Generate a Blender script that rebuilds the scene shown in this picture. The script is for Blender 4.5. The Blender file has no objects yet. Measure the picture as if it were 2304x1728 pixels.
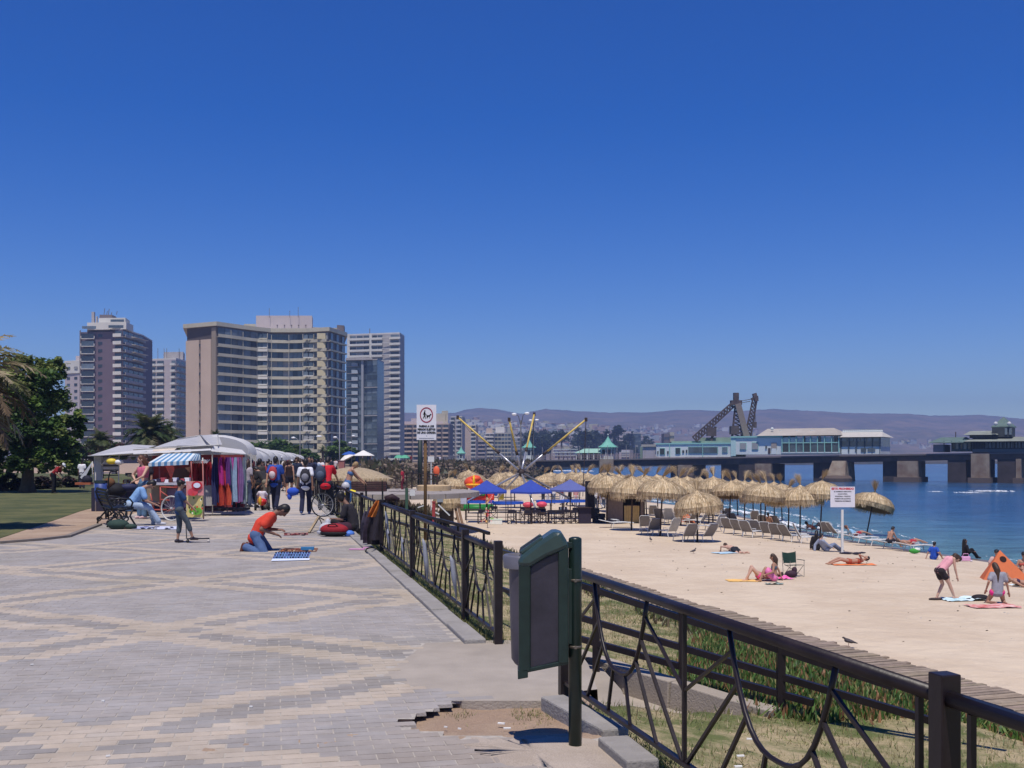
import bpy,bmesh,math,random
from mathutils import Vector,Matrix,noise
rnd=random.Random(11)
SC=bpy.context.scene
COL=SC.collection
F,HZ,CX,EYE=2450.0,1032.0,1152.0,1.6
def P(u,v,z=0.0):
 D=(EYE-z)*F/(v-HZ)
 return Vector(((u-CX)/F*D,D,z))
def Q(u,v,D):
 return Vector(((u-CX)/F*D,D,EYE-(v-HZ)/F*D))
# --- camera, sky, sun, exposure
cam=bpy.data.cameras.new('camera')
cam.sensor_width=36.0
cam.lens=36.0*F/2304.0
cam.shift_y=(HZ-864.0)/2304.0
cam.clip_start=0.1
cam.clip_end=12000
camo=bpy.data.objects.new('camera',cam)
COL.objects.link(camo)
camo.location=(0,0,EYE)
camo.rotation_euler=(math.radians(90),0,0)
SC.camera=camo
SUN_EL,SUN_AZ=68.0,184.0
world=bpy.data.worlds.new('World')
SC.world=world
world.use_nodes=True
wn,wl=world.node_tree.nodes,world.node_tree.links
wn.clear()
sky=wn.new('ShaderNodeTexSky')
sky.sky_type='NISHITA'
sky.sun_disc=False
sky.sun_elevation=math.radians(SUN_EL)
sky.sun_rotation=math.radians(SUN_AZ)
sky.altitude=1500
sky.air_density=1.0
sky.dust_density=0.0
sky.ozone_density=4.0
wh=wn.new('ShaderNodeHueSaturation')
wh.inputs['Saturation'].default_value=1.44
wh.inputs['Hue'].default_value=0.521
wb=wn.new('ShaderNodeBackground')
wb.inputs['Strength'].default_value=0.108
wo=wn.new('ShaderNodeOutputWorld')
wl.new(sky.outputs[0],wh.inputs['Color'])
wl.new(wh.outputs[0],wb.inputs[0])
wl.new(wb.outputs[0],wo.inputs[0])
sl=bpy.data.lights.new('sun','SUN')
sl.energy=4.2
sl.angle=math.radians(0.53)
sl.color=(1.0,0.935,0.85)
so=bpy.data.objects.new('sun',sl)
COL.objects.link(so)
_a,_e=math.radians(SUN_AZ),math.radians(SUN_EL)
sd=Vector((math.sin(_a)*math.cos(_e),math.cos(_a)*math.cos(_e),math.sin(_e)))
so.rotation_euler=sd.to_track_quat('Z','Y').to_euler()
SC.view_settings.view_transform='Standard'
SC.view_settings.look='None'
SC.view_settings.exposure=0.1
SC.view_settings.gamma=1.0
SC.view_settings.use_curve_mapping=False
SC.cycles.max_bounces=6
SC.cycles.volume_bounces=0
# --- helpers
_mats={}
def lin(c):
 if isinstance(c,str):
  c=tuple(int(c[i:i+2],16)/255 for i in(1,3,5))
  return tuple((x/12.92 if x<=.04045 else((x+.055)/1.055)**2.4)for x in c)
 return c
def mat(name,color=(.5,.5,.5),rough=.65,metal=0.,var=.12,scale=6.,bump=0.,bscale=40.,color2=None,spec=.4,attr=None,trans=0.,coat=0.,grime=0.):
 if name in _mats:return _mats[name]
 m=bpy.data.materials.new(name)
 m.use_nodes=True
 n,l=m.node_tree.nodes,m.node_tree.links
 b=n['Principled BSDF']
 b.inputs['Roughness'].default_value=rough
 b.inputs['Metallic'].default_value=metal
 b.inputs['Specular IOR Level'].default_value=spec
 if coat:b.inputs['Coat Weight'].default_value=coat
 c=lin(color)
 tc=n.new('ShaderNodeTexCoord')
 nz=n.new('ShaderNodeTexNoise')
 nz.inputs['Scale'].default_value=scale
 nz.inputs['Detail'].default_value=5
 nz.inputs['Roughness'].default_value=.62
 l.new(tc.outputs['Object'],nz.inputs['Vector'])
 rp=n.new('ShaderNodeValToRGB')
 rp.color_ramp.elements[0].position=.3
 rp.color_ramp.elements[1].position=.7
 if color2 is None:
  lo,hi=tuple(x*(1-var)for x in c),tuple(min(1,x*(1+var))for x in c)
 else:
  lo,hi=c,lin(color2)
 rp.color_ramp.elements[0].color=(*lo,1)
 rp.color_ramp.elements[1].color=(*hi,1)
 l.new(nz.outputs[0],rp.inputs[0])
 out=rp.outputs[0]
 if attr:
  at=n.new('ShaderNodeVertexColor');at.layer_name=attr
  mx=n.new('ShaderNodeMix');mx.data_type='RGBA';mx.blend_type='MULTIPLY'
  mx.inputs[0].default_value=1
  l.new(out,mx.inputs[6]);l.new(at.outputs[0],mx.inputs[7])
  out=mx.outputs[2]
 if grime:
  g=n.new('ShaderNodeTexNoise');g.inputs['Scale'].default_value=scale*.23;g.inputs['Detail'].default_value=7
  l.new(tc.outputs['Object'],g.inputs['Vector'])
  gr=n.new('ShaderNodeValToRGB');gr.color_ramp.elements[0].position=.42;gr.color_ramp.elements[1].position=.68
  gr.color_ramp.elements[0].color=(1,1,1,1);gr.color_ramp.elements[1].color=(1-grime,1-grime*1.05,1-grime*1.15,1)
  l.new(g.outputs[0],gr.inputs[0])
  m2=n.new('ShaderNodeMix');m2.data_type='RGBA';m2.blend_type='MULTIPLY';m2.inputs[0].default_value=1
  l.new(out,m2.inputs[6]);l.new(gr.outputs[0],m2.inputs[7]);out=m2.outputs[2]
 l.new(out,b.inputs['Base Color'])
 if bump:
  n2=n.new('ShaderNodeTexNoise');n2.inputs['Scale'].default_value=bscale;n2.inputs['Detail'].default_value=6
  l.new(tc.outputs['Object'],n2.inputs['Vector'])
  bp=n.new('ShaderNodeBump');bp.inputs['Strength'].default_value=bump;bp.inputs['Distance'].default_value=.02
  l.new(n2.outputs[0],bp.inputs['Height']);l.new(bp.outputs[0],b.inputs['Normal'])
 if trans:
  tr=n.new('ShaderNodeBsdfTranslucent');ms=n.new('ShaderNodeMixShader');ms.inputs[0].default_value=trans
  l.new(out,tr.inputs[0]);l.new(b.outputs[0],ms.inputs[1]);l.new(tr.outputs[0],ms.inputs[2])
  l.new(ms.outputs[0],n['Material Output'].inputs[0])
 _mats[name]=m
 return m
def cm(hexc,rough=.75,var=.1,scale=9.,**k):
 """cloth / paint material of one colour, cached"""
 return mat('paint_%s_%d'%(hexc.strip('#'),int(rough*100)),hexc,rough,var=var,scale=scale,**k)
class MB:
 def __init__(s):s.v=[];s.f=[];s.c=[];s.T=None
 def _add(s,vs,fs,col=None):
  o=len(s.v)
  if s.T is not None:vs=[s.T@Vector(p)for p in vs]
  s.v+=[tuple(p)for p in vs]
  s.f+=[tuple(i+o for i in f)for f in fs]
  if col is not None or s.c:
   while len(s.c)<len(s.f)-len(fs):s.c.append((1,1,1))
   s.c+=[col or(1,1,1)]*len(fs)
  return s
 def box(s,c,d,rz=0,rx=0,ry=0,col=None):
  M=Matrix.Translation(c)@Matrix.Rotation(rz,4,'Z')@Matrix.Rotation(ry,4,'Y')@Matrix.Rotation(rx,4,'X')
  x,y,z=d[0]/2,d[1]/2,d[2]/2
  vs=[M@Vector(p)for p in((-x,-y,-z),(x,-y,-z),(x,y,-z),(-x,y,-z),(-x,-y,z),(x,-y,z),(x,y,z),(-x,y,z))]
  return s._add(vs,[(0,3,2,1),(4,5,6,7),(0,1,5,4),(1,2,6,5),(2,3,7,6),(3,0,4,7)],col)
 def bar(s,a,b,w,h=None,up=(0,0,1),col=None):
  a,b=Vector(a),Vector(b);h=h or w
  d=(b-a);L=d.length
  if L<1e-6:return s
  d.normalize();u=Vector(up)
  if abs(d.dot(u))>.99:u=Vector((1,0,0))
  sx=d.cross(u).normalized()*(w/2);sz=sx.cross(d).normalized()*(h/2)
  vs=[a-sx-sz,a+sx-sz,a+sx+sz,a-sx+sz,b-sx-sz,b+sx-sz,b+sx+sz,b-sx+sz]
  return s._add(vs,[(0,1,2,3),(7,6,5,4),(0,4,5,1),(1,5,6,2),(2,6,7,3),(3,7,4,0)],col)
 def tube(s,pts,r,n=8,cap=True,col=None):
  pts=[Vector(p)for p in pts];rs=r if isinstance(r,(list,tuple))else[r]*len(pts)
  vs,fs=[],[]
  pu=None
  for i,p in enumerate(pts):
   d=(pts[min(i+1,len(pts)-1)]-pts[max(i-1,0)]).normalized()
   if pu is None:
    pu=d.orthogonal().normalized()
   else:
    pu=(pu-d*pu.dot(d))
    pu=pu.normalized()if pu.length>1e-5 else d.orthogonal().normalized()
   w=d.cross(pu)
   for k in range(n):
    t=2*math.pi*k/n
    vs.append(p+(pu*math.cos(t)+w*math.sin(t))*rs[i])
  for i in range(len(pts)-1):
   for k in range(n):
    a=i*n+k;b=i*n+(k+1)%n
    fs.append((a,b,b+n,a+n))
  if cap:
   fs.append(tuple(range(n-1,-1,-1)));fs.append(tuple((len(pts)-1)*n+k for k in range(n)))
  return s._add(vs,fs,col)
 def lathe(s,prof,n=12,o=(0,0,0),cap=True,col=None):
  vs=[(o[0]+r*math.cos(2*math.pi*k/n),o[1]+r*math.sin(2*math.pi*k/n),o[2]+z)for r,z in prof for k in range(n)]
  fs=[(i*n+k,i*n+(k+1)%n,(i+1)*n+(k+1)%n,(i+1)*n+k)for i in range(len(prof)-1)for k in range(n)]
  if cap:fs+=[tuple(range(n-1,-1,-1)),tuple((len(prof)-1)*n+k for k in range(n))]
  return s._add(vs,fs,col)
 def sphere(s,c,r,n=10,m=7,M=None,col=None):
  r=r if isinstance(r,(tuple,list))else(r,r,r)
  vs=[Vector((0,0,-r[2]))]
  for i in range(1,m):
   t=math.pi*i/m
   for k in range(n):
    a=2*math.pi*k/n
    vs.append(Vector((r[0]*math.sin(t)*math.cos(a),r[1]*math.sin(t)*math.sin(a),-r[2]*math.cos(t))))
  vs.append(Vector((0,0,r[2])))
  fs=[(0,1+(k+1)%n,1+k)for k in range(n)]
  for i in range(m-2):
   for k in range(n):
    a=1+i*n+k;b=1+i*n+(k+1)%n
    fs.append((a,b,b+n,a+n))
  L=len(vs)-1
  fs+=[(L,L-n+k,L-n+(k+1)%n)for k in range(n)]
  if M is not None:vs=[M@p for p in vs]
  return s._add([Vector(c)+p for p in vs],fs,col)
 def prism(s,poly,z0,z1,col=None):
  n=len(poly)
  a=sum(poly[i][0]*poly[(i+1)%n][1]-poly[(i+1)%n][0]*poly[i][1]for i in range(n))
  if a<0:poly=poly[::-1]
  vs=[(p[0],p[1],z0)for p in poly]+[(p[0],p[1],z1)for p in poly]
  return s._add(vs,[tuple(range(n-1,-1,-1)),tuple(range(n,2*n))]+[(i,(i+1)%n,n+(i+1)%n,n+i)for i in range(n)],col)
 def face(s,pts,col=None):return s._add(pts,[tuple(range(len(pts)))],col)
 def grid(s,rows,col=None):
  w=len(rows[0]);vs=[p for r in rows for p in r]
  return s._add(vs,[(j*w+i,j*w+i+1,(j+1)*w+i+1,(j+1)*w+i)for j in range(len(rows)-1)for i in range(w-1)],col)
 def mesh(s,name,m,smooth=False,off=None,bevel=0):
  me=bpy.data.meshes.new(name)
  v=s.v if off is None else[(p[0]-off[0],p[1]-off[1],p[2]-off[2])for p in s.v]
  me.from_pydata(v,[],s.f)
  if s.c:
   while len(s.c)<len(s.f):s.c.append((1,1,1))
   ca=me.color_attributes.new('tint','FLOAT_COLOR','CORNER')
   buf=[]
   for f,c in zip(s.f,s.c):buf+=[c[0],c[1],c[2],1.0]*len(f)
   ca.data.foreach_set('color',buf)
  if smooth:
   me.polygons.foreach_set('use_smooth',[True]*len(me.polygons))
  if m:me.materials.append(m)
  me.update()
  return me
 def build(s,name,m,parent=None,smooth=False,world=False,loc=None,rz=0,bevel=0,label=None):
  """world=True: vertices are in world space and become relative to the top-level thing"""
  off=loc
  if world and parent is not None:
   off=Vector((0,0,0));q=parent
   while q is not None:off=off+q.location;q=q.parent
  o=bpy.data.objects.new(name,s.mesh(name,m,smooth,off))
  COL.objects.link(o)
  if parent is not None:o.parent=parent
  if loc is not None:o.location=loc
  if rz:o.rotation_euler.z=rz
  if bevel:
   md=o.modifiers.new('bevel','BEVEL');md.width=bevel;md.segments=2;md.limit_method='ANGLE';md.angle_limit=.6
  if label:o['label']=label
  return o
def tag(o,label=None,cat=None,group=None,kind=None):
 if label:o['label']=label
 if cat:o['category']=cat
 if group:o['group']=group
 if kind:o['kind']=kind
 return o
def thing(name,label,cat,loc=(0,0,0),rz=0,group=None):
 o=bpy.data.objects.new(name,None);COL.objects.link(o)
 o.empty_display_size=.2
 o.location=loc;o.rotation_euler.z=rz
 return tag(o,label,cat,group)
def struct(name,mb,m,smooth=False,kind='structure'):
 return tag(mb.build(name,m,smooth=smooth),kind=kind)
def inst(name,me,parent=None,loc=(0,0,0),rz=0):
 o=bpy.data.objects.new(name,me);COL.objects.link(o)
 if parent is not None:o.parent=parent
 o.location=loc
 if rz:o.rotation_euler.z=rz
 return o
_kids={}
def dup(root,loc,rz=0,label=None,group=None,scale=None):
 def cp(o,par):
  c=o.copy();COL.objects.link(c)
  if par is not None:c.parent=par
  for k in _kids.get(o.name)or[x for x in o.children]:cp(k,c)
  return c
 if root.name not in _kids:
  def reg(o):
   _kids[o.name]=list(o.children)
   for k in o.children:reg(k)
  reg(root)
 r=cp(root,None)
 r.location=loc;r.rotation_euler.z=rz
 if scale:r.scale=(scale,)*3 if not isinstance(scale,tuple)else scale
 if label:r['label']=label
 if group:r['group']=group
 return r
SC2=bpy.data.scenes.new('workbench')
def evaluate(o):
 SC2.collection.objects.link(o);vl=SC2.view_layers[0];vl.update()
 me=bpy.data.meshes.new_from_object(o.evaluated_get(vl.depsgraph));bpy.data.objects.remove(o);return me
def text_mesh(txt,size,m,loc,name='lettering',parent=None,align='CENTER',rx=math.pi/2,rz=0,bold=.0,sx=1.0):
 cu=bpy.data.curves.new(name,'FONT');cu.body=txt;cu.size=size;cu.align_x=align
 cu.extrude=.002;cu.offset=bold;cu.resolution_u=2
 me=evaluate(bpy.data.objects.new('tmp',cu))
 me.materials.clear();me.materials.append(m)
 o=inst(name,me,parent,loc);o.rotation_euler=(rx,0,rz);o.scale=(sx,1,1)
 return o
def lerp(a,b,t):return a+(b-a)*t
def interp(tab,x):
 if x<=tab[0][0]:return tab[0][1]
 for(a,fa),(b,fb)in zip(tab,tab[1:]):
  if x<=b:return fa+(fb-fa)*(x-a)/(b-a)
 return tab[-1][1]
# --- layout: fence line, shore line, ground height
FA,FB=Vector((2.42,-.86)),Vector((.355,7.38))
FC=Vector((-.12,9.42));FD=(Vector((-2.37,19.4))-FC).normalized()
def fence_x(y):
 if y<FB.y:return FA.x+(FB.x-FA.x)*(y-FA.y)/(FB.y-FA.y)
 if y<FC.y:return FB.x+(FC.x-FB.x)*(y-FB.y)/(FC.y-FB.y)
 return FC.x+FD.x/FD.y*(y-FC.y)
SHORE=[(-30,44),(0,34),(20,27.6),(34,24.6),(48,22.6),(60,20),(72,18.9),(85,19.3),(98,18.8),(115,16),(131,13),(165,10),(200,7.5),(235,4),(262,1)]
def shore_x(y):return interp(SHORE,y)
PROF=[(-1,-.02),(0,-.06),(.8,-.2),(2,-.33),(2.9,-.42),(3.5,-.6),(4.2,-.9),(5.2,-1.35),(6.5,-1.9),(7.4,-2.3),(8,-2.5),(9,-2.55)]
def inpoly(x,y,poly):
 r=False;n=len(poly);j=n-1
 for i in range(n):
  xi,yi=poly[i];xj,yj=poly[j]
  if(yi>y)!=(yj>y)and x<(xj-xi)*(y-yi)/(yj-yi)+xi:r=not r
  j=i
 return r
RAMP=[(.45,9.75),(1.75,8.25),(1.7,8.0),(1.1,7.85),(.55,7.7),(.42,8.8)]
def ground_z(x,y):
 s=(x-fence_x(y))*.976
 if inpoly(x,y,RAMP):return-.45
 z=interp(PROF,s)+.22*max(0,min(1,(12-y)/3))*max(0,1-abs(s-3.9)/1.9)
 if y>58:
  t=min(1,(y-58)/20.0)
  z=lerp(z,interp(PROF,s-0.5*t),t)
 d=(shore_x(y)-x)*.97
 if s>8:
  z-=max(0,min(1.0,(9-d)/9.0))*.56 if d>0 else .56+min(2.5,-d*.09)
  z+=.03*noise.noise((x*.35,y*.2,3.1))
 return z
SAND=-2.55
# --- ground materials
def ground_mix(name,ca,cb,scale,cc=None,bump=.6,bscale=60,rough=.95,th=(.42,.58),fine=160.,dist=.03,pits=0):
 m=mat(name,ca,rough,var=.1,scale=scale)
 n,l=m.node_tree.nodes,m.node_tree.links
 b=n['Principled BSDF'];tc=[x for x in n if x.type=='TEX_COORD'][0]
 nz=[x for x in n if x.type=='TEX_NOISE'][0];nz.inputs['Detail'].default_value=9;nz.inputs['Roughness'].default_value=.7
 rp=[x for x in n if x.type=='VALTORGB'][0]
 rp.color_ramp.elements[0].position,rp.color_ramp.elements[1].position=th
 rp.color_ramp.elements[0].color=(*lin(ca),1);rp.color_ramp.elements[1].color=(*lin(cb),1)
 if cc:
  e=rp.color_ramp.elements.new((th[0]+th[1])/2+.1);e.color=(*lin(cc),1)
 f=n.new('ShaderNodeTexNoise');f.inputs['Scale'].default_value=fine;f.inputs['Detail'].default_value=3
 l.new(tc.outputs['Object'],f.inputs['Vector'])
 r2=n.new('ShaderNodeMapRange');r2.inputs['From Min'].default_value=.3;r2.inputs['From Max'].default_value=.7
 r2.inputs['To Min'].default_value=.78;r2.inputs['To Max'].default_value=1.18
 l.new(f.outputs[0],r2.inputs[0])
 mx=n.new('ShaderNodeMix');mx.data_type='RGBA';mx.blend_type='MULTIPLY';mx.inputs[0].default_value=1
 l.new(rp.outputs[0],mx.inputs[6]);l.new(r2.outputs[0],mx.inputs[7]);l.new(mx.outputs[2],b.inputs['Base Color'])
 n2=n.new('ShaderNodeTexNoise');n2.inputs['Scale'].default_value=bscale;n2.inputs['Detail'].default_value=8
 l.new(tc.outputs['Object'],n2.inputs['Vector'])
 bp=n.new('ShaderNodeBump');bp.inputs['Strength'].default_value=bump;bp.inputs['Distance'].default_value=dist
 if pits:
  vo=n.new('ShaderNodeTexVoronoi');vo.feature='SMOOTH_F1';vo.inputs['Scale'].default_value=pits;vo.inputs['Smoothness'].default_value=.6
  dn=n.new('ShaderNodeTexNoise');dn.inputs['Scale'].default_value=3;l.new(tc.outputs['Object'],dn.inputs['Vector'])
  va=n.new('ShaderNodeVectorMath');va.operation='MULTIPLY_ADD';l.new(dn.outputs['Color'],va.inputs[0]);va.inputs[1].default_value=(.35,.35,.35);l.new(tc.outputs['Object'],va.inputs[2]);l.new(va.outputs[0],vo.inputs['Vector'])
  ad=n.new('ShaderNodeMath');ad.operation='ADD';l.new(n2.outputs[0],ad.inputs[0]);l.new(vo.outputs['Distance'],ad.inputs[1]);l.new(ad.outputs[0],bp.inputs['Height'])
 else:l.new(n2.outputs[0],bp.inputs['Height'])
 l.new(bp.outputs[0],b.inputs['Normal'])
 return m
M_sand=ground_mix('beach_sand',(.555,.44,.315),(.62,.505,.37),.35,bump=.8,bscale=3.0,dist=.07,pits=1.7)
M_wet=ground_mix('wet_sand',(.17,.13,.1),(.22,.17,.13),.5,bump=.1,rough=.35)
M_grass=ground_mix('dry_grass',(.13,.15,.045),(.46,.36,.21),1.7,cc=(.30,.27,.12),fine=90,bscale=120,th=(.43,.58))
M_lawn=ground_mix('lawn_green',(.06,.075,.025),(.125,.125,.045),.6,fine=60,bscale=90)
M_dirt=ground_mix('bare_dirt',(.33,.23,.16),(.42,.31,.22),.8)
M_earth=ground_mix('far_earth',(.2,.15,.1),(.12,.11,.06),.05)
# --- ground sheets
def sheet(xs,ys,zf,cond=None):
 mb=MB();idx={}
 for j in range(len(ys)-1):
  for i in range(len(xs)-1):
   q=[(i,j),(i+1,j),(i+1,j+1),(i,j+1)]
   if cond and not cond((xs[i]+xs[i+1])/2,(ys[j]+ys[j+1])/2):continue
   f=[]
   for k in q:
    if k not in idx:
     idx[k]=len(mb.v);x,y=xs[k[0]],ys[k[1]];mb.v.append((x,y,zf(x,y)))
    f.append(idx[k])
   mb.f.append(tuple(f))
 return mb
def frange(a,b,s):
 o=[];x=a
 while x<b-1e-6:o.append(x);x+=s
 return o+[b]
def bank(s_list,ys):
 rows=[]
 for y in ys:
  fx=fence_x(y);rows.append([(fx+s/.976,y,ground_z(fx+s/.976,y))for s in s_list])
 return MB().grid(rows)
ys_b=frange(-6,20,.5)+frange(21,60,1.5)[0:]+frange(62,270,4)
struct('dry_grass_ground',bank(frange(-.02,3.2,.14)+frange(3.4,8.4,.4),frange(-6,7,.5)+frange(7.15,10.5,.15)+frange(11,20,.5)+ys_b[ys_b.index(20)+1:]),M_grass,True)
rows=[]
for y in ys_b:
 fx=fence_x(y)+8.4/.976;ex=max(shore_x(y)+14,fx+5)
 rows.append([(lerp(fx,ex,(k/34.0)),y,ground_z(lerp(fx,ex,(k/34.0)),y))for k in range(35)])
struct('beach_sand',MB().grid(rows),M_sand,True)
rows=[]
for y in frange(20,262,4):
 sx=shore_x(y);rows.append([(sx+d,y,ground_z(sx+d,y)+.006)for d in(-1.1-.5*noise.noise((y*.1,0,0)),-.4,.4,2)])
struct('wet_sand',MB().grid(rows),M_wet,True)
mb=MB();rows=[]
for y in frange(-6,60,3)+frange(66,420,12):
 rows.append([(fence_x(y)-30-y*.35,y,-.12),(fence_x(y)-14,y,-.12),(fence_x(y)-.0,y,-.12)])
mb.grid(rows)
struct('promenade_bed',mb,M_dirt)
lawn=[(-60,18.0),(-9.9,21.3+.6),(-10.6,24.8),(-11.6,28.6),(-12.3,31.5),(-15,42),(-24,62),(-24,90),(-110,130),(-110,18)]
L0=[P(0,1212),P(60,1192),P(120,1172),P(180,1151),P(228,1138),P(300,1118),P(330,1100)]
lawn_poly=[(-90,L0[0].y-2.5)]+[(p.x,p.y)for p in L0]+[(-35,110),(-160,180),(-160,30)]
struct('lawn',MB().prism(lawn_poly,-.2,.012),M_lawn)
K=[P(-160,1232),P(0,1223),P(90,1216),P(152,1209),P(224,1182)]
kt=thing('edging_kerb','thin concrete edging between paved promenade and bare dirt at left','kerb',K[1])
for a,b in zip(K,K[1:]):
 MB().bar(a+Vector((0,0,.0)),b,.12,.09).build('kerb_stone',mat('kerb_dark',(.2,.17,.145),.9,bump=.3),kt,world=True)
dirt_poly=[(-60,K[0].y+.3)]+[(p.x,p.y+.06)for p in K]+[(-11.5,34),(-30,60),(-60,60)]
struct('dirt_margin',MB().prism(dirt_poly,-.15,.004),M_dirt)
# --- pavers
PE,PN=Vector((-.213,.977)),Vector((.977,.213))
PO=Vector((-3.29,10.1));QL,PW=4.17,2.6
def pq(x,y):
 d=Vector((x,y))-PO
 return d.dot(PN),d.dot(PE)
def pattern(p,q):
 r=[]
 for sg in(1,-1):
  s=q/QL+sg*p/(2*PW);r.append(s-round(s))
 D0,D1=.048,.135;m0,m1=abs(r[0]),abs(r[1])
 if m0<D1 and m1<D1:
  return 2 if r[0]*r[1]<0 and max(m0,m1)<.10 and abs(r[0]-r[1])>.07 else 1
 k=[0 if a>D1 else(2 if a<D0 else 1)for a in(m0,m1)]
 return 1 if 1 in k else(2 if 2 in k else 0)
HOLE=[P(899,1632),P(905,1622),P(932,1606),P(962,1599),P(962,1592),P(990,1590),P(1016,1580),P(1045,1577),P(1100,1574),P(1130,1572),P(1165,1571),P(1180,1578),P(1240,1573),P(1330,1570),P(1345,1650),P(1250,1656),P(1160,1659),P(1060,1657),P(1000,1651),P(930,1640)]
HOLE=[(p.x,p.y)for p in HOLE]
SLAB=[(-.35,7.35),(-.95,8.0),(-.75,9.45),(-.2,9.55),(.5,7.3)]
PCOL=[(.385,.352,.328),(.51,.43,.345),(.338,.308,.283)]
M_paver=mat('paver_concrete',(.93,.93,.93),.88,var=.09,scale=9,bump=.35,bscale=110,attr='tint',grime=.17)
M_joint=mat('joint_sand',(.40,.36,.31),.95,var=.2,scale=20)
pav=thing('paved_promenade',None,None,(PO.x,PO.y,0));tag(pav,kind='structure')
near=[];rest=MB()
def paver_into(mb,p,q,col,z,w=.197,d=.0965,T=True):
 c=PO+PN*p+PE*q
 ux,uy=PN*(w/2),PE*(d/2)
 t=[c-ux-uy,c+ux-uy,c+ux+uy,c-ux+uy]
 ch=.003
 ux2,uy2=PN*(w/2-ch),PE*(d/2-ch)
 t2=[c-ux2-uy2,c+ux2-uy2,c+ux2+uy2,c-ux2+uy2]
 vs=[(a.x,a.y,z-.022)for a in t]+[(a.x,a.y,z+rnd.uniform(-.0007,.0007))for a in t2]
 mb._add(vs,[(4,5,6,7),(0,1,5,4),(1,2,6,5),(2,3,7,6),(3,0,4,7)],col)
SLAB_OK=lambda x,y:inpoly(x,y,SLAB)
for row in range(-62,210):
 q=row*.1
 q0=q
 for k in range(-75,40):
  p=k*.2+(.1 if row%2 else 0)
  c=PO+PN*p+PE*q
  x,y=c.x,c.y
  if y<3.6 or y>29:continue
  if x>fence_x(y)-.3 or x<-.52*y-.6 or x<-15:continue
  if y>20 and x<-9.6+(y-20)*-.12:continue
  if inpoly(x,y,HOLE)or inpoly(x,y,SLAB):continue
  t=pattern(p,q)
  v=rnd.gauss(1,.028);w=rnd.gauss(0,.004)
  b=PCOL[t];col=(max(.02,b[0]*v+w),b[1]*v,max(.02,b[2]*v-w))
  ds=math.hypot(x-.1,(y-6.1));sb=max(0,min(1,1.25-ds))*rnd.uniform(.5,1)
  col=tuple(lerp(cc_,dd_,sb)for cc_,dd_ in zip(col,(.36,.3,.25)))
  st=noise.noise((x*.55,y*.4,5))+.5*noise.noise((x*1.7,y*1.3,9));st=1-.10*max(0,st)*1.6
  col=(col[0]*st,col[1]*st,col[2]*st*(1-(1-st)*.4))
  z=rnd.gauss(0,.0008)
  near.append((y*y+x*x*.3,p,q,col,z,y))
near.sort(key=lambda a:a[0])
ip=0
for e in near:
 _,p,q,col,z,y=e
 if ip<300 and y>5.55:
  c=PO+PN*p+PE*q
  mb=MB();paver_into(mb,p,q,col,z)
  mb.build('paver',M_paver,pav,world=True);ip+=1
 else:
  paver_into(rest,p,q,col,z)
ro=rest.build('paver_field',M_paver,pav,world=True);ro['kind']='stuff'
bed=sheet(frange(-2.4,1.4,.1),frange(5.2,8.4,.1),lambda x,y:-.0025,lambda x,y:not inpoly(x,y,HOLE)and x<fence_x(y)-.05)
for pl in([(-15.6,3.4),(1.3,3.4),(.85,5.2),(-15.6,5.2)],[(-15.6,5.2),(-2.4,5.2),(-2.4,8.4),(-15.6,8.4)],[(-15.6,8.4),(-.1,8.4),(fence_x(9.6)-.1,9.6),(fence_x(20)-.1,20),(-15.6,20)],[(-9.6,20),(fence_x(20)-.1,20),(fence_x(29)-.1,29),(-10.7,29)]):
 bed.face([(x,y,-.0025)for x,y in pl])
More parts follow.
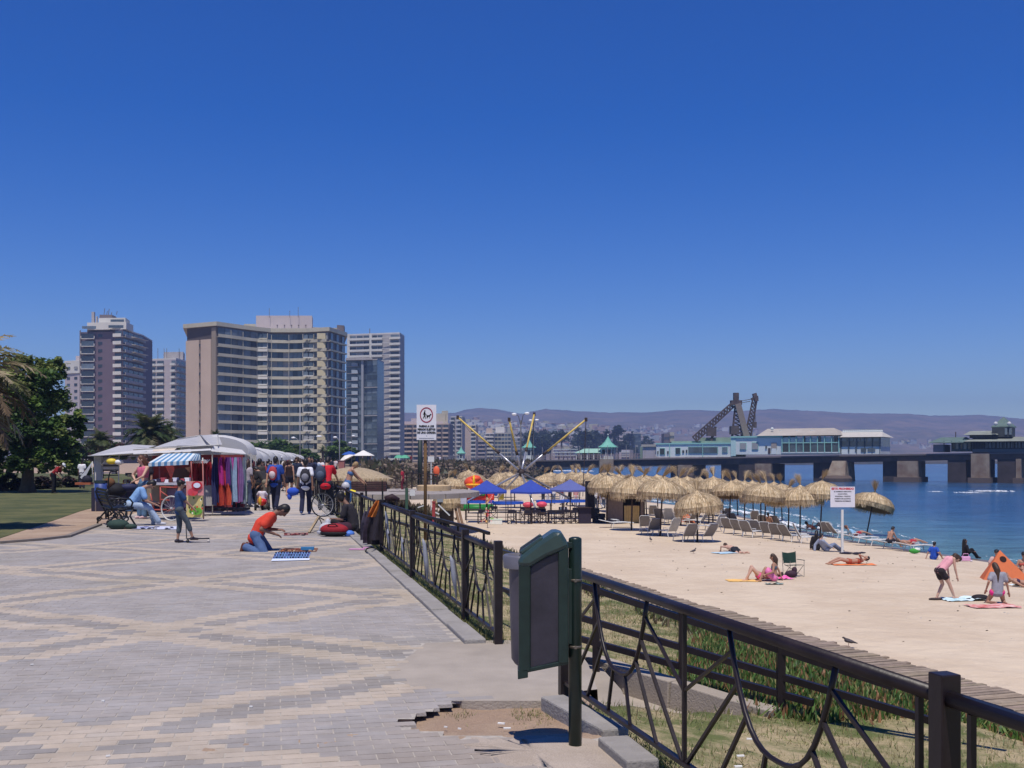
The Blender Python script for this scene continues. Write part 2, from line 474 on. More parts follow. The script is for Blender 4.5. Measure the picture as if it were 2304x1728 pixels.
def pattern_mat():
 m=bpy.data.materials.new('paving_far');m.use_nodes=True
 n,l=m.node_tree.nodes,m.node_tree.links;b=n['Principled BSDF'];b.inputs['Roughness'].default_value=.9
 tc=n.new('ShaderNodeTexCoord')
 def dot(v,off,sc):
  d=n.new('ShaderNodeVectorMath');d.operation='DOT_PRODUCT';l.new(tc.outputs['Object'],d.inputs[0]);d.inputs[1].default_value=(*v,0)
  a=n.new('ShaderNodeMath');a.operation='MULTIPLY_ADD';l.new(d.outputs['Value'],a.inputs[0]);a.inputs[1].default_value=sc;a.inputs[2].default_value=off*sc
  return a.outputs[0]
 def mth(op,a,bb=None):
  x=n.new('ShaderNodeMath');x.operation=op
  for i,s in enumerate((a,bb)):
   if s is None:continue
   if isinstance(s,(int,float)):x.inputs[i].default_value=s
   else:l.new(s,x.inputs[i])
  return x.outputs[0]
 qn=dot(PE,-PO.dot(PE),1/QL);pn=dot(PN,-PO.dot(PN),1/(2*PW))
 ts,ds=[],[]
 for op in('ADD','SUBTRACT'):
  s=mth(op,qn,pn);s=mth('ADD',s,100.5);s=mth('FRACT',s);s=mth('ABSOLUTE',mth('SUBTRACT',s,.5))
  inb=mth('LESS_THAN',s,.135);ind=mth('LESS_THAN',s,.048)
  ts.append(mth('SUBTRACT',inb,ind));ds.append(ind)
 tan=mth('MAXIMUM',ts[0],ts[1]);dark=mth('MAXIMUM',ds[0],ds[1])
 nz=n.new('ShaderNodeTexNoise');nz.inputs['Scale'].default_value=8;nz.inputs['Detail'].default_value=6;l.new(tc.outputs['Object'],nz.inputs[0])
 mr=n.new('ShaderNodeMapRange');mr.inputs['To Min'].default_value=.82;mr.inputs['To Max'].default_value=1.14;l.new(nz.outputs[0],mr.inputs[0])
 def mix(f,a,bb,bt='MIX'):
  x=n.new('ShaderNodeMix');x.data_type='RGBA';x.blend_type=bt
  if isinstance(f,float):x.inputs[0].default_value=f
  else:l.new(f,x.inputs[0])
  for i,s in((6,a),(7,bb)):
   if isinstance(s,tuple):x.inputs[i].default_value=(*s,1)
   else:l.new(s,x.inputs[i])
  return x.outputs[2]
 c=mix(dark,PCOL[0],PCOL[2]);c=mix(tan,c,PCOL[1]);c=mix(1.0,c,mr.outputs[0],'MULTIPLY')
 l.new(c,b.inputs['Base Color'])
 return m
M_pfar=pattern_mat()
fo=MB().prism([(fence_x(28.9)-.26,28.95),(fence_x(410)-.26,410),(fence_x(410)-7.5,410),(fence_x(60)-8.5,60),(fence_x(30)-9.5,30),(-15,28.95)],-.1,.001).build('paving_beyond',M_pfar,pav,world=False)
fo.location=(-PO.x,-PO.y,0)
bo=bed.build('joint_sand',M_joint,pav,world=True)
M_conc=mat('cast_concrete',(.37,.32,.265),.85,var=.1,scale=3,bump=.4,bscale=60,grime=.16)
struct('opening_slab',MB().prism([(-.33,7.2),(-.95,8.0),(-.75,9.45),(-.16,9.6),(.3,9.6),(.55,8.6),(.40,7.4),(.36,7.2)],-.3,-.001),M_conc)
rows=[]
for j in range(52):
 y=5.8+j*.04;t=max(0,min(1,(6.62-y)/.3))
 rows.append([(-1.7+i*.05,y,lerp(-.055,-.006,t)-(.06 if y<5.93 else 0)+.014*noise.noise((i*.35,j*.3,0)))for i in range(46)])
struct('bare_dirt_patch',MB().grid(rows),M_dirt,True)
dr=[P(1035,1672),P(1062,1660),P(1130,1661),P(1210,1655),P(1300,1650),P(1352,1672),P(1395,1712),P(1420,1745),P(1290,1750),P(1200,1722),P(1130,1728),P(1090,1700),P(1050,1695)]
rows=[]
for a,b in zip(dr,dr[1:]+dr[:1]):
 for k in range(5):q=a.lerp(b,k/5.0);rows.append((q.x+rnd.gauss(0,.012),q.y+rnd.gauss(0,.02),-.0015))
c=Vector((sum(p[0]for p in rows)/len(rows),sum(p[1]for p in rows)/len(rows),.009));mb=MB();n=len(rows)
mb._add(rows+[tuple(Vector(p).lerp(c,.5)+Vector((0,0,.002)))for p in rows]+[tuple(c)],[(k,(k+1)%n,n+(k+1)%n,n+k)for k in range(n)]+[(n+k,n+(k+1)%n,2*n)for k in range(n)])
struct('sand_drift',mb,ground_mix('drift_sand',(.36,.295,.235),(.42,.35,.285),2.5,bump=.25),True)
# --- sea
def sea_mat():
 m=bpy.data.materials.new('sea_water');m.use_nodes=True
 n,l=m.node_tree.nodes,m.node_tree.links;b=n['Principled BSDF']
 b.inputs['Roughness'].default_value=.16;b.inputs['IOR'].default_value=1.33;b.inputs['Specular IOR Level'].default_value=.42
 tc=n.new('ShaderNodeTexCoord')
 mp=n.new('ShaderNodeMapping');mp.inputs['Scale'].default_value=(.6,1.5,1);l.new(tc.outputs['Object'],mp.inputs[0])
 a=n.new('ShaderNodeTexNoise');a.inputs['Scale'].default_value=.5;a.inputs['Detail'].default_value=8;a.inputs['Roughness'].default_value=.65;l.new(mp.outputs[0],a.inputs[0])
 c=n.new('ShaderNodeTexNoise');c.inputs['Scale'].default_value=.012;c.inputs['Detail'].default_value=4;l.new(mp.outputs[0],c.inputs[0])
 rp=n.new('ShaderNodeValToRGB');rp.color_ramp.elements[0].color=(.014,.058,.15,1);rp.color_ramp.elements[1].color=(.034,.11,.21,1)
 rp.color_ramp.elements[0].position=.35;rp.color_ramp.elements[1].position=.65
 l.new(c.outputs[0],rp.inputs[0])
 at=n.new('ShaderNodeVertexColor');at.layer_name='tint'
 mx=n.new('ShaderNodeMix');mx.data_type='RGBA';l.new(at.outputs[0],mx.inputs[0]);l.new(rp.outputs[0],mx.inputs[6]);mx.inputs[7].default_value=(.09,.19,.20,1)
 r3=n.new('ShaderNodeMapRange');r3.inputs['From Min'].default_value=.35;r3.inputs['From Max'].default_value=.65;r3.inputs['To Min'].default_value=.6;r3.inputs['To Max'].default_value=1.45;l.new(a.outputs[0],r3.inputs[0])
 m2=n.new('ShaderNodeMix');m2.data_type='RGBA';m2.blend_type='MULTIPLY';m2.inputs[0].default_value=1;l.new(mx.outputs[2],m2.inputs[6]);l.new(r3.outputs[0],m2.inputs[7])
 l.new(m2.outputs[2],b.inputs['Base Color'])
 bp=n.new('ShaderNodeBump');bp.inputs['Strength'].default_value=.9;bp.inputs['Distance'].default_value=.22;l.new(a.outputs[0],bp.inputs['Height']);l.new(bp.outputs[0],b.inputs['Normal'])
 return m
SEA=-3.1
def shallow(x,y):
 d=x-shore_x(min(y,262));return max(0,min(1,1-(d-1)/16))if y<262 else 0
mb=MB()
ysea=frange(-30,120,4)+frange(126,270,9)+[300,380,500,700,1100,1700,2600,3300]
rows=[];cols=[]
for y in ysea:
 sx=shore_x(min(y,262))if y<262 else 1-(y-262)*.4
 xs=[sx-.5+.35*noise.noise((y*.12,0,5))]+[sx+d for d in(1.5,3,5,8,12,18,28,45,80,150,300,700,1500,3000)]
 rows.append([(x,y,SEA+.035*noise.noise((x*.15,y*.12,1))*(1 if y<300 else 0))for x in xs])
mb.grid(rows)
me=mb.mesh('sea',sea_mat(),True)
ca=me.color_attributes.new('tint','FLOAT_COLOR','POINT')
ca.data.foreach_set('color',[c for v in me.vertices for c in((shallow(v.co.x,v.co.y),)*3+(1,))])
tag(inst('sea',me),kind='structure')
M_foam=mat('sea_foam',(.8,.82,.84),.7,var=.05,bump=.4)
fn_,fl_=M_foam.node_tree.nodes,M_foam.node_tree.links
ft_=fn_.new('ShaderNodeTexNoise');ft_.inputs['Scale'].default_value=3.5;ft_.inputs['Detail'].default_value=6;ft_.inputs['Roughness'].default_value=.75
fr_=fn_.new('ShaderNodeValToRGB');fr_.color_ramp.elements[0].position=.47;fr_.color_ramp.elements[1].position=.56
fl_.new([x for x in fn_ if x.type=='TEX_COORD'][0].outputs['Object'],ft_.inputs['Vector']);fl_.new(ft_.outputs[0],fr_.inputs[0]);fl_.new(fr_.outputs[0],fn_['Principled BSDF'].inputs['Alpha'])
def foam(name,pts,w,n,seed):
 r=random.Random(seed);mb=MB()
 for k in range(n):
  t=r.random()*(len(pts)-1);i=int(t);f=t-i
  c=Vector(pts[i]).lerp(Vector(pts[min(i+1,len(pts)-1)]),f)
  c+=Vector((r.gauss(0,w*.4),r.gauss(0,w*.35),0));s=w*r.uniform(.05,.4)
  poly=[];m=7
  for j in range(m):
   a=2*math.pi*j/m;q=s*r.uniform(.5,1.2)
   poly.append((c.x+math.cos(a)*q*r.uniform(.6,1.3),c.y+math.sin(a)*q*1.8,SEA+.05+r.uniform(0,.05)*w+(.12*w if j in(2,3)else 0)))
  mb.face(poly)
 return tag(mb.build(name,M_foam),'white broken foam of a small wave running up the sand',kind='stuff')
def shore_pts(y0,y1,off):return[(shore_x(y)+off+.4*math.sin(y*.3),y)+(0,)for y in frange(y0,y1,3)]
foam('shore_foam',shore_pts(66,104,1.0),.8,560,1)
foam('shore_foam',shore_pts(60,120,3.6),.7,120,2)
foam('shore_foam',shore_pts(104,150,1.0),.8,200,8)
foam('shore_foam',shore_pts(34,66,.6),.25,60,3)
foam('wave_crest',[tuple(Q(u,1110-(u-2165)*.03,148))for u in(2165,2200)],.9,60,4)
foam('wave_crest',[tuple(Q(u,1106,154))for u in(2202,2230,2268)],1.2,130,5)
foam('wave_crest',[tuple(Q(u,1107,153))for u in(2092,2122)],.6,40,6)
foam('distant_surf',[tuple(P(u,v,SEA))for u,v in((1212,1060),(1330,1061))],2.2,160,7)
# --- hills, far land
M_hill=ground_mix('dry_hillside',(.20,.145,.115),(.085,.08,.065),.009,cc=(.14,.11,.09),bump=0,fine=.05,th=(.4,.6))
def hill_mb(ridge,d0,d1,base,n_d=14,du=12,rough=9):
 rows=[]
 u0,u1=ridge[0][0],ridge[-1][0]
 us=frange(u0,u1,du)
 for j in range(n_d+1):
  t=j/n_d;D=lerp(d0,d1,t)
  row=[]
  for u in us:
   v=interp(ridge,u);hz=EYE-(v-HZ)/F*d1
   x=(u-CX)/F*D
   prof=t**.85
   z=base+(hz-base)*prof+(noise.noise((x*.006,D*.004,0))*rough*2+noise.noise((x*.02,D*.015,3))*rough)*math.sin(math.pi*min(1,t*.96+.04))
   if j==n_d:z=hz+2.2*noise.noise((u*.06,0,9))+1.5*noise.noise((u*.3,2,9))
   row.append((x,D,z))
  rows.append(row)
 rows.append([(p[0],p[1]+60,base)for p in rows[-1]])
 return MB().grid(rows)
RIDGE=[(-200,940),(600,935),(880,930),(903,928),(1000,931),(1027,928),(1050,921),(1083,918),(1125,921),(1150,927),(1175,932),(1200,925),(1228,920),(1262,923),(1310,926),(1380,928),(1460,928),(1510,923),(1557,922),(1620,925),(1690,923),(1740,920),(1790,923),(1860,926),(1900,929),(1960,930),(2040,931),(2100,935),(2160,935),(2202,933),(2250,937),(2304,943),(2500,948),(2900,955)]
struct('far_hills',hill_mb(RIDGE,1900,3200,-1),M_hill,True)
R2=[(820,985),(900,975),(980,962),(1060,950),(1130,950),(1200,957),(1280,960),(1360,965),(1430,975),(1500,985),(1600,992),(1750,1000),(1900,1008),(2304,1012),(2600,1015)]
struct('near_hills',hill_mb(R2,1150,1850,-1,rough=3),M_hill,True)
struct('coastal_land',MB().prism([(-700,262),(-60,262),(-2,262),(6,330),(12,420),(30,520),(70,640),(140,760),(330,950),(800,1250),(2200,1900),(2200,2300),(-1600,2300)],-5,-.6),M_earth)
def town(seed,n,U,Dr,zfun,cols):
 r=random.Random(seed);mb=MB()
 for k in range(n):
  u=r.uniform(*U);D=r.uniform(*Dr);x=(u-CX)/F*D;z=zfun(u,D)
  w,d,h=r.uniform(5,16),r.uniform(6,10),r.uniform(3.5,9)
  c=r.choice(cols);mb.box((x,D,z+h/2),(w,d,h),rz=r.uniform(-.5,.5),col=c)
  if r.random()<.6:mb.box((x,D,z+h+.3),(w*1.04,d*1.04,.8),rz=0,col=r.choice([(.3,.12,.08),(.25,.2,.18),(.4,.38,.36)]))
 return mb
M_town=mat('town_walls',(.9,.9,.9),.8,var=.05,attr='tint')
TC=[(.62,.58,.5),(.5,.42,.35),(.45,.3,.24),(.7,.68,.63),(.35,.38,.4),(.55,.5,.3)]
def z1(u,D):
 t=(D-1150)/700.0;v=interp(R2,u);hz=EYE-(v-HZ)/F*1850;return-1+(hz+1)*max(0,t)**.85
def z2(u,D):
 t=(D-1900)/1300.0;v=interp(RIDGE,u);hz=EYE-(v-HZ)/F*3200;return-1+(hz+1)*max(0,t)**.85+1
tn=town(1,420,(880,1480),(1200,1840),z1,TC)
t2=town(2,330,(980,1700),(1950,2500),z2,TC)
t3=town(3,130,(1700,2304),(1950,2150),z2,TC)
for q in(t2,t3):tn._add(q.v,q.f);tn.c=tn.c[:len(tn.c)-len(q.f)]+q.c
tag(tn.build('hillside_town',M_town),'distant town of small pale houses scattered on hillside',kind='stuff')
hz_=bpy.data.materials.new('haze');hz_.use_nodes=True
hn,hl=hz_.node_tree.nodes,hz_.node_tree.links
hn.remove(hn['Principled BSDF'])
pv=hn.new('ShaderNodeVolumePrincipled')
pv.inputs['Density'].default_value=HAZE_D=.00036
pv.inputs['Color'].default_value=(.46,.62,1,1)
pv.inputs['Anisotropy'].default_value=.2
hl.new(pv.outputs[0],hn['Material Output'].inputs['Volume'])
hb=MB().box((600,1700,94),(7200,3700,202)).build('haze',hz_)
tag(hb,kind='stuff')
# --- kerbs and steel fences
M_kerb=mat('kerb_concrete',(.30,.28,.26),.9,var=.16,scale=5,bump=.5,bscale=50,grime=.2)
M_rail=mat('rail_paint',(.015,.0095,.011),.42,var=.45,scale=5,bump=.08,bscale=30,spec=.35)
kb=thing('promenade_kerb','grey concrete kerb stones running beside the promenade fence','kerb',(FC.x,FC.y,0))
def kerb_stones(p0,d,n,L=.98,off=-.19,z=.035,jit=.004):
 for i in range(n):
  a=p0+d*(i*(L+.015));b=a+d*L
  nn=Vector((d.y,-d.x))*off
  w=.19
  m=MB();c=(a+b)/2+nn
  m.box((c.x,c.y,z-.09+rnd.gauss(0,jit)),(w,L,.18),rz=math.atan2(-d.x,d.y)+rnd.gauss(0,jit))
  m.build('kerb_stone',M_kerb,kb,world=True,bevel=.012)
NDir=(FB-FA).normalized()
kerb_stones(FC+FD*.05,FD,44)
kerb_stones(Vector((1.62,2.6)),NDir,3,z=.05)
for(u,v,L,rz)in((1300,1618,.98,.20),):
 c=P(u,v);MB().box((c.x+.03,c.y+.05,-.045),(.17,.95,.17),rz=.36).build('kerb_stone',M_kerb,kb,world=True,bevel=.012)
MB().box((.62,5.85,-.04),(.18,.5,.18),rz=.22).build('kerb_stone',M_kerb,kb,world=True,bevel=.012)
def fence_panel(root,a,b,top=.85,bot=.09,post_a=True,post_b=True,half=None,pw=.07,mesh_only=None):
 """one panel of the promenade fence: posts, top tube, bottom flat, stiles, centre bar and two U shapes with fanned bars"""
 a,b=Vector(a),Vector(b);d=b-a;L=d.length;dd=d.normalized()
 def X(t,z):p=a+dd*t;return Vector((p.x,p.y,z))
 if post_a:
  m=MB();p=X(0,0);m.box((p.x,p.y,(top+.03)/2-.06),(pw,pw,top+.15),rz=math.atan2(-dd.x,dd.y));m.build('post',M_rail,root,world=True,bevel=.004)
 if post_b:
  m=MB();p=X(L,0);m.box((p.x,p.y,(top+.03)/2-.06),(pw,pw,top+.15),rz=math.atan2(-dd.x,dd.y));m.build('post',M_rail,root,world=True,bevel=.004)
 MB().tube([X(.02,top-.045),X(L-.02,top-.045)],.026,10).build('top_rail',M_rail,root,smooth=True,world=True)
 MB().bar(X(.02,bot),X(L-.02,bot),.035,.022).build('bottom_rail',M_rail,root,world=True)
 def bar(t0,z0,t1,z1,w=.017,nm='baluster'):
  MB().bar(X(t0,z0),X(t1,z1),w,w,up=(dd.x,dd.y,0)).build(nm,M_rail,root,world=True)
 zt=top-.07
 def arch(c,hw):
  pts=[]
  zb=.36
  for k in range(17):
   s=-1+2*k/16.0
   z=zb+(zt-zb)*abs(s)**2.6
   t=c+hw*math.copysign(min(1,abs(s)**.9),s)
   pts.append(X(t,z))
  MB().tube(pts,.0125,6).build('arch',M_rail,root,smooth=True,world=True)
 def zarch(s):return .36+(zt-.36)*abs(s)**(2.6/.9)
 def half_pat(t0,t1):
  c=(t0+t1)/2;w=t1-t0;hw=w*.235
  arch(c,hw)
  mid=.5
  bar(c-hw*.93,zarch(.93),t0,mid-.05,.015,'brace')
  bar(c+hw*.93,zarch(.93),t1,mid-.05,.015,'brace')
  bar(c-hw*.80,zarch(.8),t0+.02,bot)
  bar(c+hw*.80,zarch(.8),t1-.02,bot)
  for s,e in((-.62,-.62),(-.22,-.2),(.22,.2),(.62,.62)):
   bar(c+hw*s,zarch(abs(s)),c+e*w*.5,bot)
 st=.13
 if half:
  bar(st,bot,st,zt)if half=='end' else None
  half_pat(*((st,L)if half=='a' else(0,L)))
  return
 bar(st,bot,st,zt,.02,'stile');bar(L-st,bot,L-st,zt,.02,'stile')
 bar(L/2,bot,L/2,zt,.02,'stile')
 half_pat(st,L/2);half_pat(L/2,L-st)
ft=thing('promenade_fence','black steel fence nearest the camera, just right of the green bin','fence',(FB.x,FB.y,0))
for i in range(2):
 a=FB-NDir*(4.1*i);b=FB-NDir*(4.1*(i+1))
 fence_panel(ft,a,b,top=.9 if i==0 else .9,post_a=(i==0))
ft2=thing('promenade_fence','long black steel fence running from the opening towards the crowd','fence',(FC.x,FC.y,0))
t=0
fence_panel(ft2,FC,FC+FD*1.6,top=.86,half='b',post_b=False)
t=1.6
for i in range(9):
 fence_panel(ft2,FC+FD*t,FC+FD*(t+4.08),top=.86,post_a=True,post_b=False);t+=4.08
m=MB();a=FC+FD*t;b=FC+FD*(t+70)
m.bar((a.x,a.y,.82),(b.x,b.y,.82),.05);m.bar((a.x,a.y,.1),(b.x,b.y,.1),.03)
for k in range(0,280):p=a.lerp(b,k/280.0);m.bar((p.x,p.y,0),(p.x,p.y,.84),.07 if k%16==0 else .02)
m.build('distant_railing',M_rail,ft2,world=True)['kind']='stuff'
r2=thing('ramp_railing','lower black handrail sloping down to the sand behind the near fence','railing',(.71,9.2,-.33))
def L2(t,z):return Vector((.71+1.29*t,9.2-1.1*t,z))
MB().tube([L2(-.35,.68),L2(0,.58),L2(1,.235),L2(1.96,-.05)],.026,10).build('handrail',M_rail,r2,True,world=True)
MB().bar(L2(-.35,.60),L2(1.5,.02),.05,.05).build('upper_rail',M_rail,r2,world=True)
MB().bar(L2(-.3,.29),L2(1.75,-.2),.04,.05).build('middle_rail',M_rail,r2,world=True)
MB().bar(L2(-.3,.1),L2(1.15,-.18),.04,.05).build('lower_rail',M_rail,r2,world=True)
for t_,zt_ in((0,.57),(.5,.4),(1.0,.23)):MB().bar(L2(t_,zt_-1.05),L2(t_,zt_),.06).build('post',M_rail,r2,world=True,bevel=.004)
r3=thing('ramp_railing','black handrail beyond the long fence, stepping down towards the cafe','railing',(0,16,-.3))
def W(u,v,D):return Q(u,v,D)
A1=[W(853,1130,27.5),W(955,1161,22),W(1073,1191,18.2),W(1100,1200,17.6)]
A2=[W(853,1163,27.5),W(945,1190,22),W(1087,1226,17.5),W(1120,1237,16),W(1161,1250,13.5),W(1300,1296,10.8)]
for i,A in enumerate((A1,A2)):
 for a,b in zip(A,A[1:]):MB().bar(a,b,.05).build('rail',M_rail,r3,world=True)
for f in(.0,.2,.45,.62,.8,.97):
 a=A1[0].lerp(A1[-1],f);MB().bar(a,a-Vector((0,0,.75)),.04).build('post',M_rail,r3,world=True)
MB().bar(W(1121,1322,11.5),W(1310,1388,9.3),.04).build('rail',M_rail,r3,world=True)
wl_=thing('retaining_wall','low grey concrete wall holding the ice plant bank beside the ramp','wall',(1.2,9,-.4))
WA=[W(1295,1462,9.9),W(1420,1502,9.15),W(1520,1530,8.65),W(1640,1567,8.25),W(1740,1594,8.0)]
for a,b in zip(WA,WA[1:]):
 m=MB();h=.45
 m.bar(a-Vector((0,0,h/2)),b-Vector((0,0,h/2)),.16,h);m.build('wall_section',M_conc,wl_,world=True,bevel=.01)
struct('ramp_floor',MB().grid([[(.3,9.95,-.012),(.5,9.95,-.02),(.51,9.95,-.19),(.75,9.6,-.2),(.76,9.6,-.37),(1.85,8.35,-.38)],[(.3,8.6,-.012),(.6,8.6,-.02),(.61,8.6,-.19),(.85,8.5,-.2),(.86,8.5,-.37),(1.85,8.2,-.38)],[(.36,7.5,-.012),(.6,7.65,-.02),(.61,7.65,-.19),(.85,7.75,-.2),(.86,7.75,-.37),(1.85,8.0,-.38)]]),M_conc)
# --- litter bin in the foreground
G=mat('bin_green',(.012,.027,.023),.36,var=.25,scale=9,bump=.05,bscale=60,spec=.4,grime=.15)
Gh=mat('bin_hood_green',(.03,.056,.052),.3,var=.15,scale=7,bump=.04,spec=.5)
Gp=mat('bin_panel_grey',(.036,.031,.042),.5,var=.35,scale=6,bump=.1,bscale=35,grime=.25)
Gb=mat('bin_basket_grey',(.085,.075,.098),.45,var=.18,scale=8,bump=.05,grime=.2)
bn=thing('litter_bin','dark green litter bin with slanted hood and grey basket on a post','litter bin',(.352,6.07,0))
by=5.93+.02
def bx_(u):return(u-CX)/413.0
def bz_(v):return EYE-(v-HZ)/413.0
def extr(poly,y0,y1):
 n=len(poly);m=MB()
 vs=[(x,y0,z)for x,z in poly]+[(x,y1,z)for x,z in poly]
 m._add(vs,[tuple(range(n)),tuple(range(2*n-1,n-1,-1))]+[(i,n+i,n+(i+1)%n,(i+1)%n)for i in range(n)])
 return m
yb0,yb1=5.92,6.19
body=[(bx_(1178),bz_(1512)),(bx_(1178),bz_(1290)),(bx_(1200),bz_(1268)),(bx_(1262),bz_(1235)),(bx_(1272),bz_(1250)),(bx_(1275),bz_(1488))]
extr(body,yb0+.02,yb1-.02).build('side_panel',Gp,bn,world=True,bevel=.012)
pn=[(bx_(1196),bz_(1500)),(bx_(1196),bz_(1330)),(bx_(1252),bz_(1322)),(bx_(1252),bz_(1484))]
fr=MB()
extr([(bx_(1167),bz_(1512)),(bx_(1167),bz_(1272)),(bx_(1180),bz_(1262)),(bx_(1194),bz_(1262)),(bx_(1194),bz_(1512))],yb0,yb1).build('frame_upright',G,bn,world=True,bevel=.008)
extr([(bx_(1256),bz_(1494)),(bx_(1256),bz_(1240)),(bx_(1279),bz_(1225)),(bx_(1279),bz_(1492))],yb0,yb1).build('frame_upright',G,bn,world=True,bevel=.008)
extr([(bx_(1165),bz_(1528)),(bx_(1165),bz_(1508)),(bx_(1188),bz_(1505)),(bx_(1188),bz_(1524))],yb0,yb1).build('foot_bracket',G,bn,world=True,bevel=.004)
extr([(bx_(1172),bz_(1516)),(bx_(1172),bz_(1507)),(bx_(1279),bz_(1484)),(bx_(1279),bz_(1494))],yb0+.004,yb1-.004).build('base_rail',G,bn,world=True,bevel=.004)
hood=[(bx_(1166),bz_(1275)),(bx_(1166),bz_(1262)),(bx_(1172),bz_(1250)),(bx_(1208),bz_(1222)),(bx_(1243),bz_(1198)),(bx_(1255),bz_(1195)),(bx_(1266),bz_(1201)),(bx_(1275),bz_(1216)),(bx_(1279),bz_(1232)),(bx_(1262),bz_(1240)),(bx_(1232),bz_(1252)),(bx_(1194),bz_(1275))]
extr(hood,yb0-.008,yb1+.008).build('hood',Gh,bn,world=True,bevel=.022)
sd_=Vector((bx_(1243)-bx_(1172),0,bz_(1198)-bz_(1250))).normalized();nn_=Vector((-sd_.z,0,sd_.x))
c0=Vector((bx_(1172),0,bz_(1250)))
m=MB();a=c0+sd_*-.0+nn_*.0;b=c0+sd_*.135
yc=(yb0+yb1)/2
m.bar((a.x+nn_.x*.012,yc,a.z+nn_.z*.012),(b.x+nn_.x*.012,yc,b.z+nn_.z*.012),.15,.012)
m.build('slot_opening',mat('bin_opening_dark',(.012,.012,.014),.7),bn,world=True,bevel=.006)
for y_ in(yc-.1,yc+.1):
 MB().bar((a.x,y_,a.z+.012),(b.x+.01,y_,b.z+.014),.03,.026).build('slot_lip',Gh,bn,world=True,bevel=.008)
bk=MB();rows=[]
cxb=bx_(1182);n_=20
for(zz,rr,ry)in((bz_(1508),.060,.085),(bz_(1498),.076,.100),(bz_(1400),.083,.108),(bz_(1280),.090,.113)):
 rows.append([(cxb-rr*math.cos(t)*1.0,yc+ry*math.sin(t),zz+(0 if zz>.6 else .02*math.cos(t)))for t in[(-math.pi/2)+math.pi*k/n_ for k in range(n_+1)]])
bk.grid([r_[::-1]for r_ in rows]);bk.face([Vector(p)for p in rows[0]])
bk.build('basket',Gb,bn,True,world=True)
rm=MB();rr0=[]
for(zz,rr,ry)in((bz_(1282),.100,.122),(bz_(1256),.104,.126),(bz_(1252),.098,.118),(bz_(1252),.080,.100),(bz_(1275),.076,.096)):
 rr0.append([(cxb-.005-rr*math.cos(t)*1.15,yc+ry*math.sin(t),zz)for t in[(-math.pi/2)+math.pi*k/n_ for k in range(n_+1)]])
rm.grid(rr0)
rm.build('basket_rim',mat('rim_grey',(.13,.125,.15),.4,var=.1),bn,True,world=True)
MB().lathe([(.0365,-.1),(.0365,1.150),(.034,1.158),(.02,1.164),(.001,1.166)],24,(.352,6.07,0)).build('post',G,bn,True,world=True)
MB().box((.311,6.06,1.12),(.05,.05,.035)).build('mounting_bracket',G,bn,world=True,bevel=.004)
MB().box((.311,6.06,.78),(.05,.04,.42)).build('mounting_bracket',G,bn,world=True,bevel=.004)
Gs=mat('steel_band',(.2,.17,.14),.45,metal=.7)
for z_ in(bz_(1311),bz_(1464)):
 MB().lathe([(.0375,-.007),(.039,-.005),(.039,.005),(.0375,.007)],24,(.352,6.07,z_)).build('clamp_band',Gs,bn,True,world=True)
 MB().box((.352-.0,6.03,z_),(.012,.008,.018)).build('clamp_screw',Gs,bn,world=True)
# --- boardwalk of planks on the sand
BO=[P(1056,1205,-2.5),P(1140,1241,-2.5),P(1312,1281,-2.5),P(1540,1353,-2.5),P(1679,1388,-2.5),P(1850,1443,-2.5),P(2057,1501,-2.5),P(2304,1570,-2.5),P(2304,1570,-2.5)+Vector((1.2,-4,0))]
M_plank=mat('weathered_plank',(.30,.235,.175),.9,var=.22,scale=7,bump=.5,bscale=30,grime=.2,attr='tint')
bw=thing('boardwalk',None,None,BO[4]);tag(bw,kind='structure')
pts=[]
for a,b in zip(BO,BO[1:]):
 L=(b-a).length;k=0
 while k<L:pts.append((a.lerp(b,k/L),(b-a).normalized()));k+=.17
pts.sort(key=lambda e:e[0].y)
farp=MB()
for i,(p,d)in enumerate(pts):
 w=Vector((-d.y,d.x,0))*-1
 if w.x>0:w=-w
 e0=p+w*rnd.uniform(-.12,.1);e1=p+w*(1.75+rnd.uniform(-.1,.12));z=-2.475+rnd.gauss(0,.006)
 e0=Vector((e0.x,e0.y,z));e1=Vector((e1.x,e1.y,z+rnd.gauss(0,.006)))
 v=rnd.uniform(.82,1.12);m=MB()if i<290 else farp
 m.bar(e0,e1,.135,.035,col=(v,v*rnd.uniform(.96,1.02),v*rnd.uniform(.92,1.03)))
 if i<290:m.build('plank',M_plank,bw,world=True)
farp.build('plank_field',M_plank,bw,world=True)['kind']='stuff'
bs=MB();
bs.grid([[BO[i]+Vector((.25,0,-.055)),BO[i]+Vector((-2.0,0,-.055))]for i in range(len(BO))])
bs.build('sand_under_planks',M_sand,bw,world=True)
# --- ice plant bank and dry grass
def blade_field(name,mt,n,area,hfun,hr,wr,lean,seed,cols,label,tri=True,patch=None):
 r=random.Random(seed);mb=MB();cnt=0
 while cnt<n:
  x,y=area(r)
  if patch and not patch(x,y,r):cnt+=1;continue
  z=hfun(x,y);h=r.uniform(*hr);w=r.uniform(*wr);a=r.uniform(0,6.283);le=r.uniform(*lean);b=r.uniform(0,6.283)
  c=r.choice(cols);v=r.uniform(.7,1.25);c=(c[0]*v,c[1]*v,c[2]*v)
  p=Vector((x,y,z-.01));dx=Vector((math.cos(a),math.sin(a),0))*w;up=Vector((math.cos(b)*le,math.sin(b)*le,1)).normalized()*h
  if tri:mb._add([p-dx,p+dx,p+up],[(0,1,2)],c)
  else:mb._add([p-dx,p+dx,p+up*.6+dx*.9,p+up,p+up*.6-dx*.9],[(0,1,2,3,4)],c)
  cnt+=1
 return tag(mb.build(name,mt),label,kind='stuff')
M_blade=mat('leaf_blades',(.9,.9,.9),.55,var=.1,attr='tint',trans=.25)
